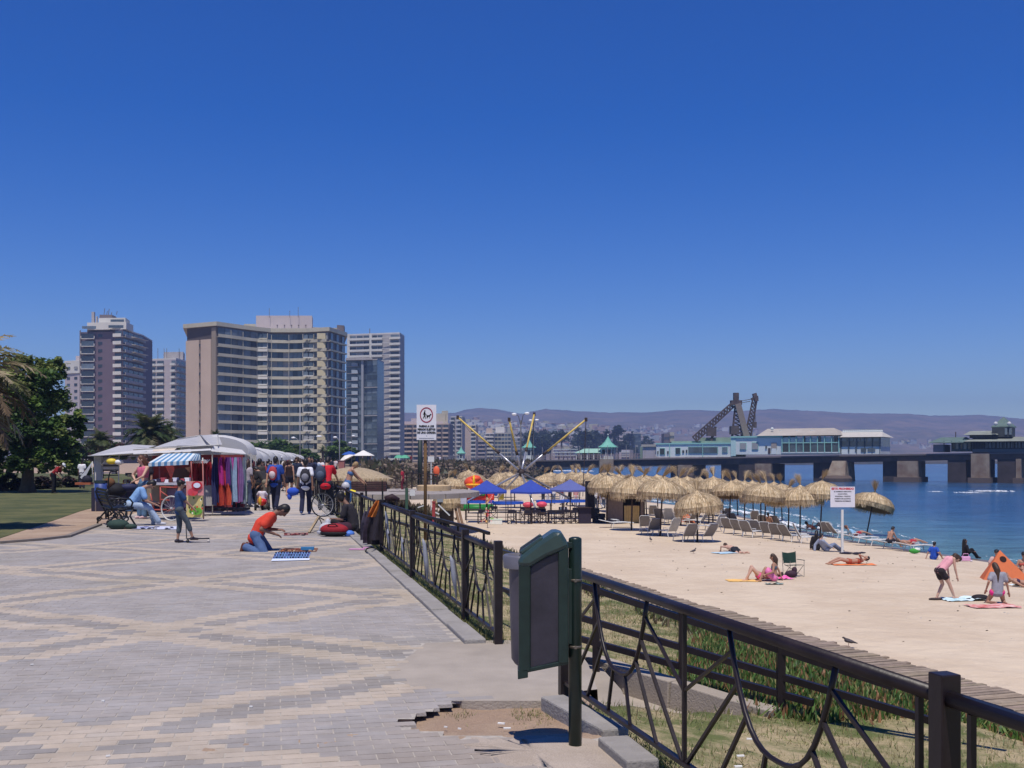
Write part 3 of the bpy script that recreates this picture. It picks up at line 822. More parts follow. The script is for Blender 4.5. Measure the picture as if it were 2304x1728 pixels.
def near_bank(s0,s1,y0,y1,pw=1.0):
 def f(r):
  y=y0+(y1-y0)*r.random()**pw;s=r.uniform(s0,s1);return fence_x(y)+s/.976,y
 return f
def gz(x,y):return ground_z(x,y)
GCOL=[(.36,.29,.13),(.44,.36,.19),(.19,.23,.06),(.13,.2,.045),(.26,.2,.1),(.50,.41,.25)]
def gp(x,y,r):return not inpoly(x,y,RAMP)and noise.noise((x*1.1,y*1.1,4))>-.25+r.uniform(-.15,.15)
blade_field('dry_grass',M_blade,60000,near_bank(.05,4.2,1.6,15,1.3),gz,(.025,.08),(.002,.0055),(0,1.6),5,GCOL,'short patchy dry grass between the fence and ice plants',patch=gp)
blade_field('dry_grass',M_blade,26000,near_bank(.05,6.5,13,34,1.2),gz,(.03,.10),(.003,.008),(0,1.4),6,GCOL,'patchy dry grass on the slope beyond the long fence',patch=gp)
ICOL=[(.08,.18,.035),(.13,.25,.055),(.06,.12,.03),(.19,.28,.07),(.30,.28,.10),(.34,.17,.08)]
def ip_(x,y,r):
 s=(x-fence_x(y))*.976
 w=.2*noise.noise((x*1.3,y*1.3,0))+r.gauss(0,.06)
 if x<1.35+max(0,y-9)*.25+w:return False
 if s<1.3+max(0,y-9.5)*.35+w or inpoly(x,y,RAMP):return False
 return y>8.0+w-max(0,x-3.3)*2.2
blade_field('ice_plants',M_blade,90000,near_bank(1.2,5.6,4.5,14,.9),gz,(.05,.14),(.006,.013),(0,1.1),8,ICOL,'fleshy green ice plants covering the bank above the boardwalk',tri=False,patch=ip_)
blade_field('dry_plants',M_blade,12000,near_bank(2.6,6.2,12,34,.9),gz,(.07,.22),(.01,.02),(0,1.2),9,[(.13,.14,.05),(.2,.15,.09),(.08,.11,.03)],'withered creeping plants on the crest beyond the long fence',tri=False,patch=lambda x,y,r:noise.noise((x*.7,y*.5,7))>.08)
def kerb_area(r):
 t=r.random()**1.4*22;p=FC+FD*t;o=r.gauss(.03,.05);return p.x+o,p.y
blade_field('kerb_weeds',M_blade,9000,kerb_area,lambda x,y:-.02,(.02,.07),(.002,.005),(0,1.3),10,[(.1,.15,.04),(.3,.27,.1),(.2,.22,.07)],'thin weeds growing between kerb and fence foot')
def kerb_area2(r):
 t=-r.random()*5;p=FB+NDir*t*1;o=r.gauss(.05,.05);return p.x+o,p.y
blade_field('kerb_weeds',M_blade,5000,kerb_area2,lambda x,y:-.04,(.02,.06),(.002,.004),(0,1.3),12,[(.1,.15,.04),(.3,.27,.1),(.2,.22,.07)],'thin weeds along the foot of the near fence')
def hole_area(r):
 return r.gauss(.08,.3),r.gauss(7.0,.12)
blade_field('hole_weeds',M_blade,900,hole_area,lambda x,y:-.05,(.015,.05),(.002,.004),(0,1.5),13,[(.2,.22,.08),(.35,.3,.13)],'sparse dry weeds in the bare dirt patch',patch=lambda x,y,r:inpoly(x,y,HOLE)and noise.noise((x*4,y*4,1))>0)
deb=MB();rd=random.Random(8)
for k in range(320):
 y=rd.uniform(12,62);x=fence_x(y)+rd.uniform(9.5,26)
 if x>shore_x(y)-2:continue
 z=ground_z(x,y);s=rd.uniform(.008,.03);a=rd.uniform(0,3)
 deb.box((x,y,z+s*.3),(s*2,s,s*.8),rz=a,col=rd.choice([(.12,.09,.06),(.25,.19,.13),(.06,.05,.04),(.6,.58,.55)]))
tag(deb.build('beach_debris',mat('debris',(.9,.9,.9),.9,attr='tint')),'small dark bits of weed and litter scattered over the sand',kind='stuff')
r_=random.Random(3)
for i,(u,v)in enumerate([(1128,1629),(1141,1640),(1688,1664),(1666,1702),(1661,1726),(1003,1637),(1034,1641),(243,1702),(232,1578),(565,1591),(72,1496),(663,1376),(562,1443)]):
 z=.004 if u<1300 else-.13
 if 890<u<1300:z=-.03
 p=P(u,v,z);s=.022 if i<5 else .011
 o=MB().box(tuple(p+Vector((0,0,.004))),(s*2,s*.7,.008),rz=r_.uniform(-.6,.6)).build('paper_scrap',cm('#e8e6e0'))
 tag(o,'tiny white scrap of litter lying on the ground','litter','small white scraps of litter')
# --- city buildings
GLS=[mat('window_glass_a',(.065,.085,.105),.14,var=.4,scale=.6,spec=.6),mat('window_glass_b',(.13,.16,.19),.16,var=.35,scale=.5,spec=.6),mat('window_glass_c',(.03,.038,.05),.1,var=.3,scale=.5),mat('window_curtain',(.30,.30,.29),.5,var=.25,scale=.8)]
GW=[5,5,3,2]
def gmat(r,w=GW):return r.choices(GLS,w)[0]
_wm={}
def win_mesh(w,h,gm,d=.12):
 k=(round(w,2),round(h,2),gm.name)
 if k not in _wm:_wm[k]=MB().box((0,0,0),(w,d,h)).mesh('window',gm)
 return _wm[k]
def seg_frame(a,b):
 d=Vector((b[0]-a[0],b[1]-a[1]));L=d.length;d.normalize();return d,Vector((d.y,-d.x)),L
def windows_on(root,a,b,z0,w,h,n,r,out=.06,inset=0.,gw=GW,rel=None,skip=()):
 """n windows side by side on the wall from a to b; sill height z0"""
 d,nn,L=seg_frame(a,b);rel=rel or root.location
 for i in range(n):
  if i in skip:continue
  t=(i+.5)/n*(L-2*inset)+inset
  p=Vector((a[0],a[1]))+d*t+nn*out
  o=inst('window',win_mesh(w,h,gmat(r,gw)),root,(p.x-rel.x,p.y-rel.y,z0+h/2-rel.z),math.atan2(d.y,d.x))
def band(root,pts,z,h,m,out=.5,th=.18,name='balcony_band',label=None):
 mb=MB()
 for a,b in zip(pts,pts[1:]):
  d,nn,L=seg_frame(a,b)
  c=(Vector((a[0],a[1]))+Vector((b[0],b[1])))/2+nn*(out-th/2)
  mb.box((c.x,c.y,z+h/2),(L+th*.5,th,h),rz=math.atan2(d.y,d.x))
  c2=(Vector((a[0],a[1]))+Vector((b[0],b[1])))/2+nn*(out/2-.1)
  mb.box((c2.x,c2.y,z+.06),(L,out,.12),rz=math.atan2(d.y,d.x))
 return mb.build(name,m,root,world=True,label=label)
def core(root,poly,z0,z1,m,name='wall',label=None):return MB().prism(poly,z0,z1).build(name,m,root,world=True,label=label)
def XY(u,D):return((u-CX)/F*D,D)
def Zv(v,D):return EYE-(v-HZ)/F*D
C_con=mat('building_concrete',(.50,.46,.36),.85,var=.1,scale=.3,grime=.15)
C_tan=mat('building_tan_tile',(.53,.41,.32),.8,var=.06,scale=.2,grime=.08)
C_brn=mat('building_brown',(.16,.13,.13),.8,var=.1,scale=.3)
C_wht=mat('building_white',(.66,.63,.57),.75,var=.06,scale=.3,grime=.12)
C_pnk=mat('building_pink_grey',(.50,.43,.43),.8,var=.05,scale=.3,grime=.08)
C_pur=mat('building_purple_shade',(.145,.105,.13),.85,var=.08,scale=.3,grime=.1)  # purple shadow on the tower's walls, put into the base colour
C_crm=mat('building_cream',(.55,.47,.30),.8,var=.05,scale=.3)
C_blu=mat('building_slate_glass',(.06,.085,.11),.25,var=.3,scale=.2,spec=.6)
C_gry=mat('building_grey',(.40,.37,.36),.85,var=.1,scale=.3,grime=.1)
r=random.Random(21)
# --- wide curved block
T=thing('apartment_building','wide curved beige apartment block with a blank tan end wall and pink rooftop box','building',(*XY(600,335),0))
fp=[XY(421,328),XY(488,321.5),XY(520,326),XY(547,330.5),XY(578,335),XY(611,338.5),XY(650,339.5),XY(690,338.5),XY(738,335),XY(776,349)]
back=[XY(776,368),XY(690,372),XY(560,368),XY(421,352)]
ztop,fh=42.0,2.83
core(T,fp+back,-.5,ztop-1.2,C_brn)
MB().prism([fp[0],fp[1],(fp[1][0],fp[1][1]+12),(fp[0][0],fp[0][1]+20)],-.5,ztop-1.2).build('hidden_core',C_brn,T,world=True)
d,nn,L=seg_frame(fp[0],fp[1])
def endpanel(t0,t1,z0,z1,m,out,nm):
 a=Vector(fp[0])+d*(L*t0)+nn*out;b=Vector(fp[0])+d*(L*t1)+nn*out;a2=Vector(fp[0])+d*(L*t0);b2=Vector(fp[0])+d*(L*t1)
 MB().prism([a,b,b2,a2],z0,z1).build(nm,m,T,world=True)
endpanel(0,.44,-.4,ztop-5.0,C_tan,.5,'end_wall_panel');endpanel(.50,.84,-.4,ztop-5.0,C_tan,.5,'end_wall_panel');endpanel(.85,.99,-.4,ztop-1.6,mat('building_olive',(.27,.22,.17),.85),.35,'end_wall_panel')
for k in range(13):
 a=Vector(fp[0])+d*(L*.47)+nn*.3
 inst('slit_window',win_mesh(.55,.8,GLS[2],.3),T,(a.x-T.location.x,a.y-T.location.y,ztop-6.6-k*fh),math.atan2(d.y,d.x))
MB().prism([Vector(fp[0])+Vector((-1.0,-.8)),Vector(fp[1])+Vector((.2,-1.1)),Vector(fp[3])+Vector((.4,-1.0)),Vector(fp[5])+Vector((.0,-1.0)),Vector(fp[7])+Vector((0,-1.0)),Vector(fp[8])+Vector((.6,-1.0)),Vector(fp[9])+Vector((.8,0)),Vector(back[0]),Vector(back[2]),Vector(back[3])],ztop-1.2,ztop).build('roof_fascia',C_con,T,world=True)
front=fp[1:9]
for k in range(14):
 z=ztop-1.2-fh*(k+1)-.2
 if k<13 or True:
  band(T,front,z-.25,.92,C_con,out=.9,th=.16)
  band(T,fp[8:10],z-.1,.5,C_con,out=.7,th=.16)
 zs=z+.55
 for si in range(len(front)-1):
  n=(2,2,2,3,3,4,3)[si]
  d_,n_,L_=seg_frame(front[si],front[si+1])
  windows_on(T,front[si],front[si+1],zs,L_/n*.95,fh-.85,n,r,out=.3 if si<3 else .12,gw=[6,6,2,0]if si<3 else[6,4,4,2])
 windows_on(T,fp[8],fp[9],zs,1.9,fh-.8,3,r,out=.3,gw=[4,8,1,0])
 for(u0,u1,mt_,zz,hh,o_)in((579,604,C_con,z-.35,.55,1.5),(682,708,C_con,z+.55,.4,1.4)):
  D_=335.5 if u0<600 else 337.6
  a,b=XY(u0,D_),XY(u1,D_)
  m=MB();w_=b[0]-a[0];cx_=(a[0]+b[0])/2
  m.box((cx_,D_-.9,z+.75),(w_,.14,.36));m.box((a[0]+.1,D_-.9,z+1.5),(.16,.14,1.7));m.box((b[0]-.1,D_-.9,z+1.5),(.16,.14,1.7))
  if u0<600:m.box((cx_,D_-1.2,z-.05),(w_,.3,.8))
  m.build('bay_frame',C_wht if k%3 else C_con,T,world=True)
  inst('window',win_mesh(1.3,1.1,gmat(r)),T,(cx_-.8-T.location.x,D_-.8-T.location.y,z+1.5))
  inst('window',win_mesh(1.3,1.1,gmat(r)),T,(cx_+.8-T.location.x,D_-.8-T.location.y,z+1.5))
 a,b=XY(714,335.4),XY(732,334.7)
 MB().box(((a[0]+b[0])/2,335.0,z+1.55),(b[0]-a[0],.3,1.75)).build('cream_panel',C_crm,T,world=True)
for u in(520,547,611,650,690):
 x,y=XY(u,interp([(488,321.5),(547,330.5),(611,338.5),(690,338.5),(738,335)],u)-1.0)
 MB().box((x,y,ztop/2-1),(.14,.14,ztop-2)).build('mullion_pipe',C_con,T,world=True)
MB().prism([XY(576,344),XY(702,344),XY(704,352),XY(576,352)],ztop-.1,46.8).build('rooftop_room',C_pnk,T,world=True)
for k in range(5):MB().box((*[XY(624+16*k,343.95)[0],343.9],43.7),(.35,.3,.35)).build('vent_hole',C_brn,T,world=True)
MB().prism([XY(549,346),XY(575,346),XY(575,352),XY(549,352)],ztop-.1,44.4).build('rooftop_room',C_con,T,world=True)
MB().prism([XY(703,348),XY(765,350),XY(772,356),XY(703,356)],ztop-.1,43.6).build('rooftop_room',C_con,T,world=True)
MB().prism([XY(758,347),XY(774,348),XY(776,352),XY(758,352)],ztop-.1,44.2).build('rooftop_room',C_brn,T,world=True)
for u,h in((606,2.2),(671,2.5),(652,1.4)):x,y=XY(u,343);MB().tube([(x,y,46),(x,y,46.8+h)],.07,5).build('antenna',C_brn,T,world=True)
def tower(name,label,u0,D0,u1,D1,vtop,fh,nfl,wallm,bandm,depth=16,nw=4,bout=1.0,bh=.9,side=None,u2=None,D2=None,bands=True,wh=1.5,gw=GW,bseg=None,seed=1,nw2=3,base=-.5,winw=None,trim=None):
 """a block seen on one or two faces: front (u0,D0)-(u1,D1) and optional right face to (u2,D2)"""
 r=random.Random(seed)
 T=thing(name,label,'building',(*XY((u0+u1)/2,D0),0))
 a,b=XY(u0,D0),XY(u1,D1);zt=Zv(vtop,min(D0,D1))
 poly=[a,b]
 if u2:c=XY(u2,D2);poly+=[c,(c[0]-3,c[1]+depth)]
 else:poly+=[(b[0]+1,b[1]+depth)]
 poly+=[(a[0],a[1]+depth)]
 core(T,poly,base,zt,wallm)
 MB().prism([(p[0],p[1])for p in poly],zt,zt+.5).build('parapet',bandm,T,world=True)
 dd,nn,L=seg_frame(a,b)
 for k in range(nfl):
  z=zt-fh*(k+1)
  if z<-.5:break
  segs=bseg or[(0,1)]
  for(s0,s1)in segs:
   p=(a[0]+(b[0]-a[0])*s0,a[1]+(b[1]-a[1])*s0);q=(a[0]+(b[0]-a[0])*s1,a[1]+(b[1]-a[1])*s1)
   if bands:band(T,[p,q],z,bh,bandm,out=bout)
   n=max(1,round(nw*(s1-s0)));l=L*(s1-s0)
   windows_on(T,p,q,z+.75,min(winw or 99,l/n*.86),wh,n,r,gw=gw)
  if u2:
   if bands:band(T,[b,c],z,bh*.8,C_gry,out=bout)
   l=seg_frame(b,c)[2]
   windows_on(T,b,c,z+.75,l/nw2*.86,wh,nw2,r,gw=gw)
 return T,a,b,zt
T,a,b,zt=tower('apartment_tower','tall purple-shaded apartment tower with white balcony fronts and antennas on its roof',258,403,276,402,741,2.80,17,C_pur,C_wht,u2=322,D2=424,nw=1,nw2=4,bout=1.1,bh=1.25,depth=20,seed=3,gw=[6,1,5,0])
x0,x1,x2=XY(181,406),XY(218,405),XY(258,404)
core(T,[x0,x1,x2,(x2[0],x2[1]+20),(x0[0],x0[1]+18)],-.5,Zv(743,405)-.6,C_pur)
core(T,[XY(179,405.4),XY(182,405.2),XY(182,408),XY(179,408)],-.5,Zv(743,405),C_brn,'corner_pier')
for k in range(17):
 z=Zv(746,405)-2.8*(k+1)
 if z<0:break
 m=MB();w_=x1[0]-x0[0];cx_=(x0[0]+x1[0])/2
 m.box((cx_+.1,404.3,z+.05),(w_-1.4,.5,.22));m.box((x0[0]+.9,404.3,z+.55),(.22,.5,1.1));m.box((x1[0]-.7,404.3,z+.55),(.22,.5,1.1))
 m.build('bay_frame',C_wht,T,world=True)
 inst('window',win_mesh(w_-1.9,1.75,gmat(r,[4,2,5,0]),.3),T,(cx_+.1-T.location.x,404.4-T.location.y,z+1.1))
 inst('window',win_mesh(2.1,1.1,GLS[2]),T,((x1[0]+1.6)-T.location.x,404.75-T.location.y,z+1.2))
m=MB();core(T,[XY(196,404),XY(284,402),XY(300,412),XY(298,424),XY(196,420)],Zv(742,404),Zv(726,404),C_wht,'penthouse')
inst('window',win_mesh(9,1.0,GLS[1]),T,(XY(212,403.6)[0]-T.location.x,403.6-T.location.y,Zv(737,404)))
inst('window',win_mesh(6,1.0,GLS[0]),T,(XY(262,402)[0]-T.location.x,402.2-T.location.y,Zv(736,404)))
core(T,[XY(222,406),XY(282,405),XY(292,414),XY(222,420)],Zv(726,404),Zv(714,404),C_wht,'penthouse')
inst('window',win_mesh(5,.9,GLS[0]),T,(XY(264,404.6)[0]-T.location.x,404.6-T.location.y,Zv(721,404)))
core(T,[XY(224,408),XY(252,408),XY(262,414),XY(224,418)],Zv(714,404),Zv(705,404),C_brn,'lift_room')
for u,v,w_ in((210,702,1.0),(218,712,.6)):MB().box((XY(u,410)[0],410,(Zv(v,410)+Zv(727,410))/2),(w_,w_,Zv(v,410)-Zv(727,410))).build('chimney',C_gry,T,world=True)
for u,v in((234,694),(244,695),(262,700),(240,700),(250,703)):x=XY(u,410)[0];MB().tube([(x,410,Zv(708,410)),(x+.3,410,Zv(v,410))],.12,5).build('antenna',C_brn,T,world=True)
for k in range(7):
 z=Zv(745,405)-2.8*(k+1)
 if k<5:MB().bar((*XY(300,408),z+.9),(*XY(330-k*.4,421),z+.9),1.6,.15).build('terrace_slab',C_wht,T,world=True)
T,a,b,zt=tower('apartment_tower','slim white and lilac apartment block behind the big dark tree',146,470,179,466,813,2.8,11,C_pnk,C_wht,bands=False,nw=2,winw=1.8,wh=1.1,depth=12,seed=5,gw=[3,0,8,0])
MB().box((XY(172,470)[0],476,zt+1.5),(3,6,3)).build('rooftop_room',C_pnk,T,world=True)
MB().prism([XY(144.5,469.4),XY(180,465.4),XY(180,467),XY(144.5,471)],zt-5,zt+.3).build('white_crown',C_wht,T,world=True)
windows_on(T,XY(146,469.2),XY(179,465.2),zt-3.2,2.0,1.0,2,r)
T,a,b,zt=tower('apartment_building','lilac apartment block with white balcony stripes between two taller blocks',316,482,396,476,808,2.78,16,C_pnk,C_wht,u2=424,D2=492,nw=6,nw2=3,bout=1.0,bh=1.0,depth=16,seed=7,bseg=[(.0,.44),(.46,.68),(.87,1)],gw=[6,2,5,0])
MB().prism([XY(368,486),XY(412,484),XY(416,494),XY(368,494)],zt+.5,zt+4).build('rooftop_room',C_gry,T,world=True)
for u in(352,366,372,400):x=XY(u,482)[0];MB().tube([(x,484,zt),(x,484,zt+5.5)],.12,5).build('antenna',C_brn,T,world=True)
T,a,b,zt=tower('apartment_tower','tall tower with dense white horizontal stripes at the right end of the city',783,536,899,528,750,2.80,23,C_gry,C_wht,nw=8,bout=1.1,bh=1.05,depth=14,seed=9,bseg=[(.03,.43),(.47,.68),(.82,1)],gw=[5,2,5,1])
for k in range(23):
 z=zt-2.8*(k+1)
 MB().bar((*XY(886,527.6),z+.5),(*XY(900.5,526.6),z+.5),.4,1.0).build('balcony_band',C_wht,T,world=True)
 MB().bar((*XY(860,528.4),z+.95),(*XY(880,527.4),z+.95),.35,.25).build('balcony_band',C_wht,T,world=True)
MB().prism([XY(781,535),XY(787,534.6),XY(787,540),XY(781,540)],0,zt+.5).build('corner_pier',C_wht,T,world=True)
MB().prism([XY(831,532),XY(836.5,531.6),XY(836.5,537),XY(831,537)],20,zt+.5).build('corner_pier',C_wht,T,world=True)
x=XY(832,534)[0];MB().tube([(x,534,zt),(x,534,zt+3)],.2,5).build('antenna',C_brn,T,world=True)
T,a,b,zt=tower('glass_building','dark glassy block with small pale balconies in front of the striped tower',779,440,849,436,810,2.82,15,C_blu,C_gry,bands=False,nw=6,wh=1.7,depth=14,seed=11,gw=[5,7,2,0])
for k in range(15):
 z=zt-2.83*(k+1)+.4
 if z<0:break
 MB().box((XY(798,438)[0],438,z+.75),(2.5,.7,1.35)).build('balcony_box',mat('balcony_pale',(.36,.40,.43),.6),T,world=True)
 MB().bar((*XY(780,438.6),z),(*XY(806,437.4),z),.8,.14).build('balcony_slab',C_gry,T,world=True)
 if k%4==3:MB().bar((*XY(820,437),z),(*XY(849,435.6),z),.6,.3).build('balcony_slab',C_gry,T,world=True)
MB().box((XY(815.5,436.5)[0],436.5,zt/2),(.9,.6,zt)).build('concrete_fin',mat('fin_grey',(.30,.31,.33),.7),T,world=True)
MB().prism([XY(778,437),XY(838,434.5),XY(838,440),XY(778,442)],zt,zt+.9).build('roof_fascia',C_gry,T,world=True)
T,a,b,zt=tower('terraced_building','low brown terraced block with pale balconies behind the dog sign',902,600,1011,590,955,2.5,9,C_brn,mat('balcony_peach',(.52,.40,.31),.8),nw=10,bout=1.2,bh=.9,depth=20,seed=13,bseg=[(.0,.24),(.27,.40),(.48,.57),(.62,.70),(.76,.84),(.88,.99)],gw=[5,1,6,0])
for u0,u1,v in((903,930,948),(925,956,941),(962,1005,948),(974,1002,930),(994,1008,924)):
 MB().prism([XY(u0,603),XY(u1,601),XY(u1,612),XY(u0,612)],zt-1,Zv(v,600)).build('upper_storey',C_con if v<940 else C_pnk,T,world=True)
tower('apartment_tower','slim white balconied tower between the terraced block and the pier',1014,640,1040,634,938,2.5,14,C_gry,C_wht,nw=3,bout=1.2,bh=.9,depth=14,seed=15,bseg=[(.02,.38),(.6,.95)],gw=[5,0,6,0])
T,a,b,zt=tower('apartment_tower','yellowish beige tower with one blank wall under the leftmost yellow pole',1043,680,1071,676,957,2.5,11,C_tan,C_wht,nw=3,bout=.6,bh=.8,depth=14,seed=17,bseg=[(.62,.98)],gw=[5,0,6,0])
tower('apartment_tower','grey tower with broad white balconies near the middle of the bay',1092,700,1112,696,976,2.5,9,C_gry,C_wht,nw=2,bout=1.3,bh=1.2,depth=14,seed=19,gw=[5,0,6,0])
T,a,b,zt=tower('apartment_tower','beige and glass tower with a boxy roof tank behind the trampoline poles',1113,702,1150,698,975,2.5,9,C_con,C_gry,nw=5,bands=False,depth=14,seed=21,gw=[5,2,6,0])
MB().prism([XY(1094,706),XY(1108,706),XY(1108,714),XY(1094,714)],Zv(976,700),Zv(963,700)).build('roof_tank',C_tan,T,world=True)
MB().prism([XY(1115,706),XY(1135,706),XY(1135,714),XY(1115,714)],zt,Zv(960,700)).build('roof_tank',C_wht,T,world=True)
tower('low_building','small grey building with balconies low between two beige towers',1071,690,1092,688,985,2.5,7,C_gry,C_pnk,nw=3,bout=.8,bh=.8,depth=14,seed=23)
tower('low_building','pale low building right of the trampoline poles across the bay',1150,760,1178,756,985,2.6,6,C_gry,C_wht,nw=4,bands=False,depth=12,seed=25)
tower('low_building','pinkish building with a flat roof among trees across the bay',1388,900,1420,896,972,3.4,5,C_pnk,C_pnk,nw=5,bands=False,depth=14,seed=27,winw=2)
tower('low_building','small glass fronted building on the slope across the bay',1424,900,1442,897,975,4,3,C_blu,C_wht,nw=3,bands=False,depth=14,seed=29)
tower('low_building','dark boxy building with a pale annex just left of the pier hall',1494,700,1506,698,977,4,4,C_brn,C_brn,nw=2,bands=False,depth=12,seed=31)
tower('low_building','pale narrow building beside a dark one behind the pier hall',1507,702,1517,700,974,4,4,C_con,C_con,nw=2,bands=False,depth=12,seed=33)
# --- trees
M_leaf=mat('foliage_leaves',(.9,.9,.9),.6,var=.12,attr='tint',trans=.42,scale=2)
M_bark=mat('tree_bark',(.12,.085,.06),.95,var=.3,scale=6,bump=.8,bscale=18)
def leaf_crown(blobs,n,sz,cols,seed,droop=.2,aspect=2.2):
 r=random.Random(seed);mb=MB();tot=sum(b[1]**2 for b in blobs)
 for c,rad,*sq in blobs:
  sq=sq[0]if sq else(1,1,.85);nb=int(n*rad*rad/tot);c=Vector(c)
  cl=[(Vector((r.gauss(0,1),r.gauss(0,1),r.gauss(0,1))).normalized()*rad*r.uniform(.55,1.02),rad*r.uniform(.13,.26),r.choice(cols),r.uniform(.6,1.3))for _ in range(max(6,int(26*(rad/(rad+.3)))))]
  for k in range(nb):
   o,cr,col,v=r.choice(cl)
   p=Vector((o.x*sq[0],o.y*sq[1],o.z*sq[2]))+Vector((r.gauss(0,1),r.gauss(0,1),r.gauss(0,.8)))*cr*.62
   a=r.uniform(0,6.283);s=sz*r.uniform(.6,1.4)
   t=Vector((math.cos(a),math.sin(a),r.uniform(-.9,.5)-droop)).normalized();w=t.cross(Vector((r.gauss(0,.5),r.gauss(0,.5),1))).normalized()*s/aspect
   q=c+p;vv=v*r.uniform(.75,1.25)
   mb._add([q-w*.4,q+t*s*.5-w,q+t*s,q+t*s*.5+w],[(0,1,2,3)],(col[0]*vv,col[1]*vv,col[2]*vv))
 return mb
LG=[(.08,.15,.03),(.13,.21,.045),(.05,.10,.024),(.22,.27,.07)]
def tree(label,base,blobs,n,sz,seed,trunk_r=.2,cols=LG,group=None,name='tree',fork=True):
 T=thing(name,label,'tree',base,group=group);B=Vector(base)
 leaf_crown([(Vector(b[0])-B,*b[1:])for b in blobs],n,sz,cols,seed).build('crown',M_leaf,T)
 cen=sum((Vector(b[0])for b in blobs),Vector())/len(blobs)-B
 m=MB();top=Vector((cen.x*.3,cen.y*.3,cen.z*.55))
 m.tube([(0,0,-.2),top*.25+Vector((0,0,0)),top*.7,top],[trunk_r*1.6,trunk_r,trunk_r*.85,trunk_r*.7],9)
 for b in blobs[:6]if fork else[]:
  e=Vector(b[0])-B;m.tube([top*.85,top.lerp(e,.5)+Vector((0,0,.1)),top.lerp(e,.95)],[trunk_r*.5,trunk_r*.3,trunk_r*.1],6)
 m.build('trunk',M_bark,T,smooth=True)
 return T
def qb(u,v,D,rpx):return(Q(u,v,D),rpx*D/F)
bt=P(62,1108,0)
tree('big dense dark green tree on the lawn at the left edge',bt,[qb(40,850,52,66),qb(85,870,51,58),qb(105,930,52,56),qb(20,950,51,75),qb(70,985,50.5,52),qb(152,965,50.5,36),qb(140,1005,51.5,34),qb(-40,880,53,80),qb(-60,980,52,70),qb(110,830,52.5,34),qb(165,940,51,24),qb(30,1010,52,50),qb(112,1015,52,36),qb(-10,1035,50.5,40),qb(40,1035,50,30),qb(95,1035,50.5,30),qb(150,1025,50.5,26)],60000,.17,31,trunk_r=.3)
g_='dark bushes under the trees at the lawn edge'
HB=[(.06,.04,.035),(.045,.055,.02),(.09,.05,.045),(.035,.04,.02)]
for i,(u,v,rp,lb)in enumerate([(18,1085,26,'dark purplish bush at the foot of the big tree, at the left picture edge'),(95,1088,20,'dark purplish bush just right of the big tree trunk'),(150,1088,20,'dark bush between the person in red and the white tent'),(178,1050,22,'shaggy greenish bush left of the small white tent')]):
 D=54+i*3
 tree(lb,(XY(u,D)[0],D,0),[qb(u,v,D,rp),qb(u-18,v+4,D,rp*.8),qb(u+16,v+5,D+.6,rp*.8)],5200,.13,40+i,trunk_r=.06,cols=HB if i<3 else LG,group=g_,name='bush',fork=False)['category']='bush'
M_hedge=mat('hedge_leaf',(.03,.045,.02),.8)
def palm(label,base,h,fl,n,seed,cols=((.10,.13,.04),(.16,.16,.07),(.06,.09,.03)),fan=False,group=None,tr=.22,dry=.2):
 r=random.Random(seed);T=thing('palm_tree',label,'palm tree',base,group=group)
 m=MB();m.tube([(0,0,-.2),(.05,0,h*.5),(0,0,h)],[tr*1.2,tr,tr*1.1],9);m.build('trunk',M_bark,T,True)
 m=MB()
 for k in range(n):
  a=2*math.pi*k/n*2.4+r.uniform(-.2,.2);el=r.uniform(-.5,1.35);L=fl*r.uniform(.75,1.1)
  c=r.choice(cols)if r.random()>dry or el>.2 else(.2,.14,.08)
  pts=[];p=Vector((0,0,h));d=Vector((math.cos(a)*math.cos(el),math.sin(a)*math.cos(el),math.sin(el)))
  ns=9
  for s in range(ns):
   pts.append(p.copy());p=p+d*(L/ns);d=(d+Vector((0,0,-.16*(1+s*.12)))).normalized()
  for s in range(ns-1):
   q,q2=pts[s],pts[s+1];t=(q2-q).normalized();side=t.cross(Vector((0,0,1)))
   side=side.normalized()if side.length>.01 else Vector((1,0,0));up=side.cross(t)
   w=.012*fl;m._add([q-side*w,q+side*w,q2+side*w,q2-side*w],[(0,1,2,3)],c)
   for j in range(4):
    f=j/4.0;o=q.lerp(q2,f)
    ll=L*(.26 if not fan else .4)*math.sin(math.pi*min(1,(s+f+1.2)/(ns+.4)))*r.uniform(.7,1.1)
    for sg in(-1,1):
     e=o+(side*sg*.8+t*.55+up*r.uniform(-.25,.3)).normalized()*ll+Vector((0,0,-ll*.15))
     vv=r.uniform(.7,1.3);b_=t*(.02*fl)
     m._add([o-b_,o+b_,e],[(0,1,2)],(c[0]*vv,c[1]*vv,c[2]*vv))
 m.build('crown',M_leaf,T)
 return T
palm('shaggy half dry palm whose fronds reach in at the left picture edge',(-12.3,24.2,0),3.3,2.15,66,3,cols=((.34,.31,.16),(.42,.35,.22),(.2,.21,.08)),tr=.28,dry=.6)
def palm_at(label,u,vb,vc,D,flpx,n,seed,**k):
 x,y=XY(u,D);return palm(label,(x,y,0),Zv(vc,D),flpx*D/F,n,seed,**k)
palm_at('small fan palm behind the left end of the market tents',226,0,992,88,42,46,5,fan=True)
palm_at('broad round palm rising behind the market tents',335,0,978,86,78,90,6,cols=((.06,.10,.03),(.10,.13,.04),(.16,.15,.07)))
palm_at('feathery palm leaning right beside the broad palm',378,0,984,92,56,56,7)
palm_at('small palm top just above the white tent peaks',485,0,983,95,24,34,8)
palm_at('small palm in front of the curved block near the kiosk',726,0,1012,190,16,26,9)
palm_at('thin palm standing in front of the curved block',752,0,1008,230,14,26,10)
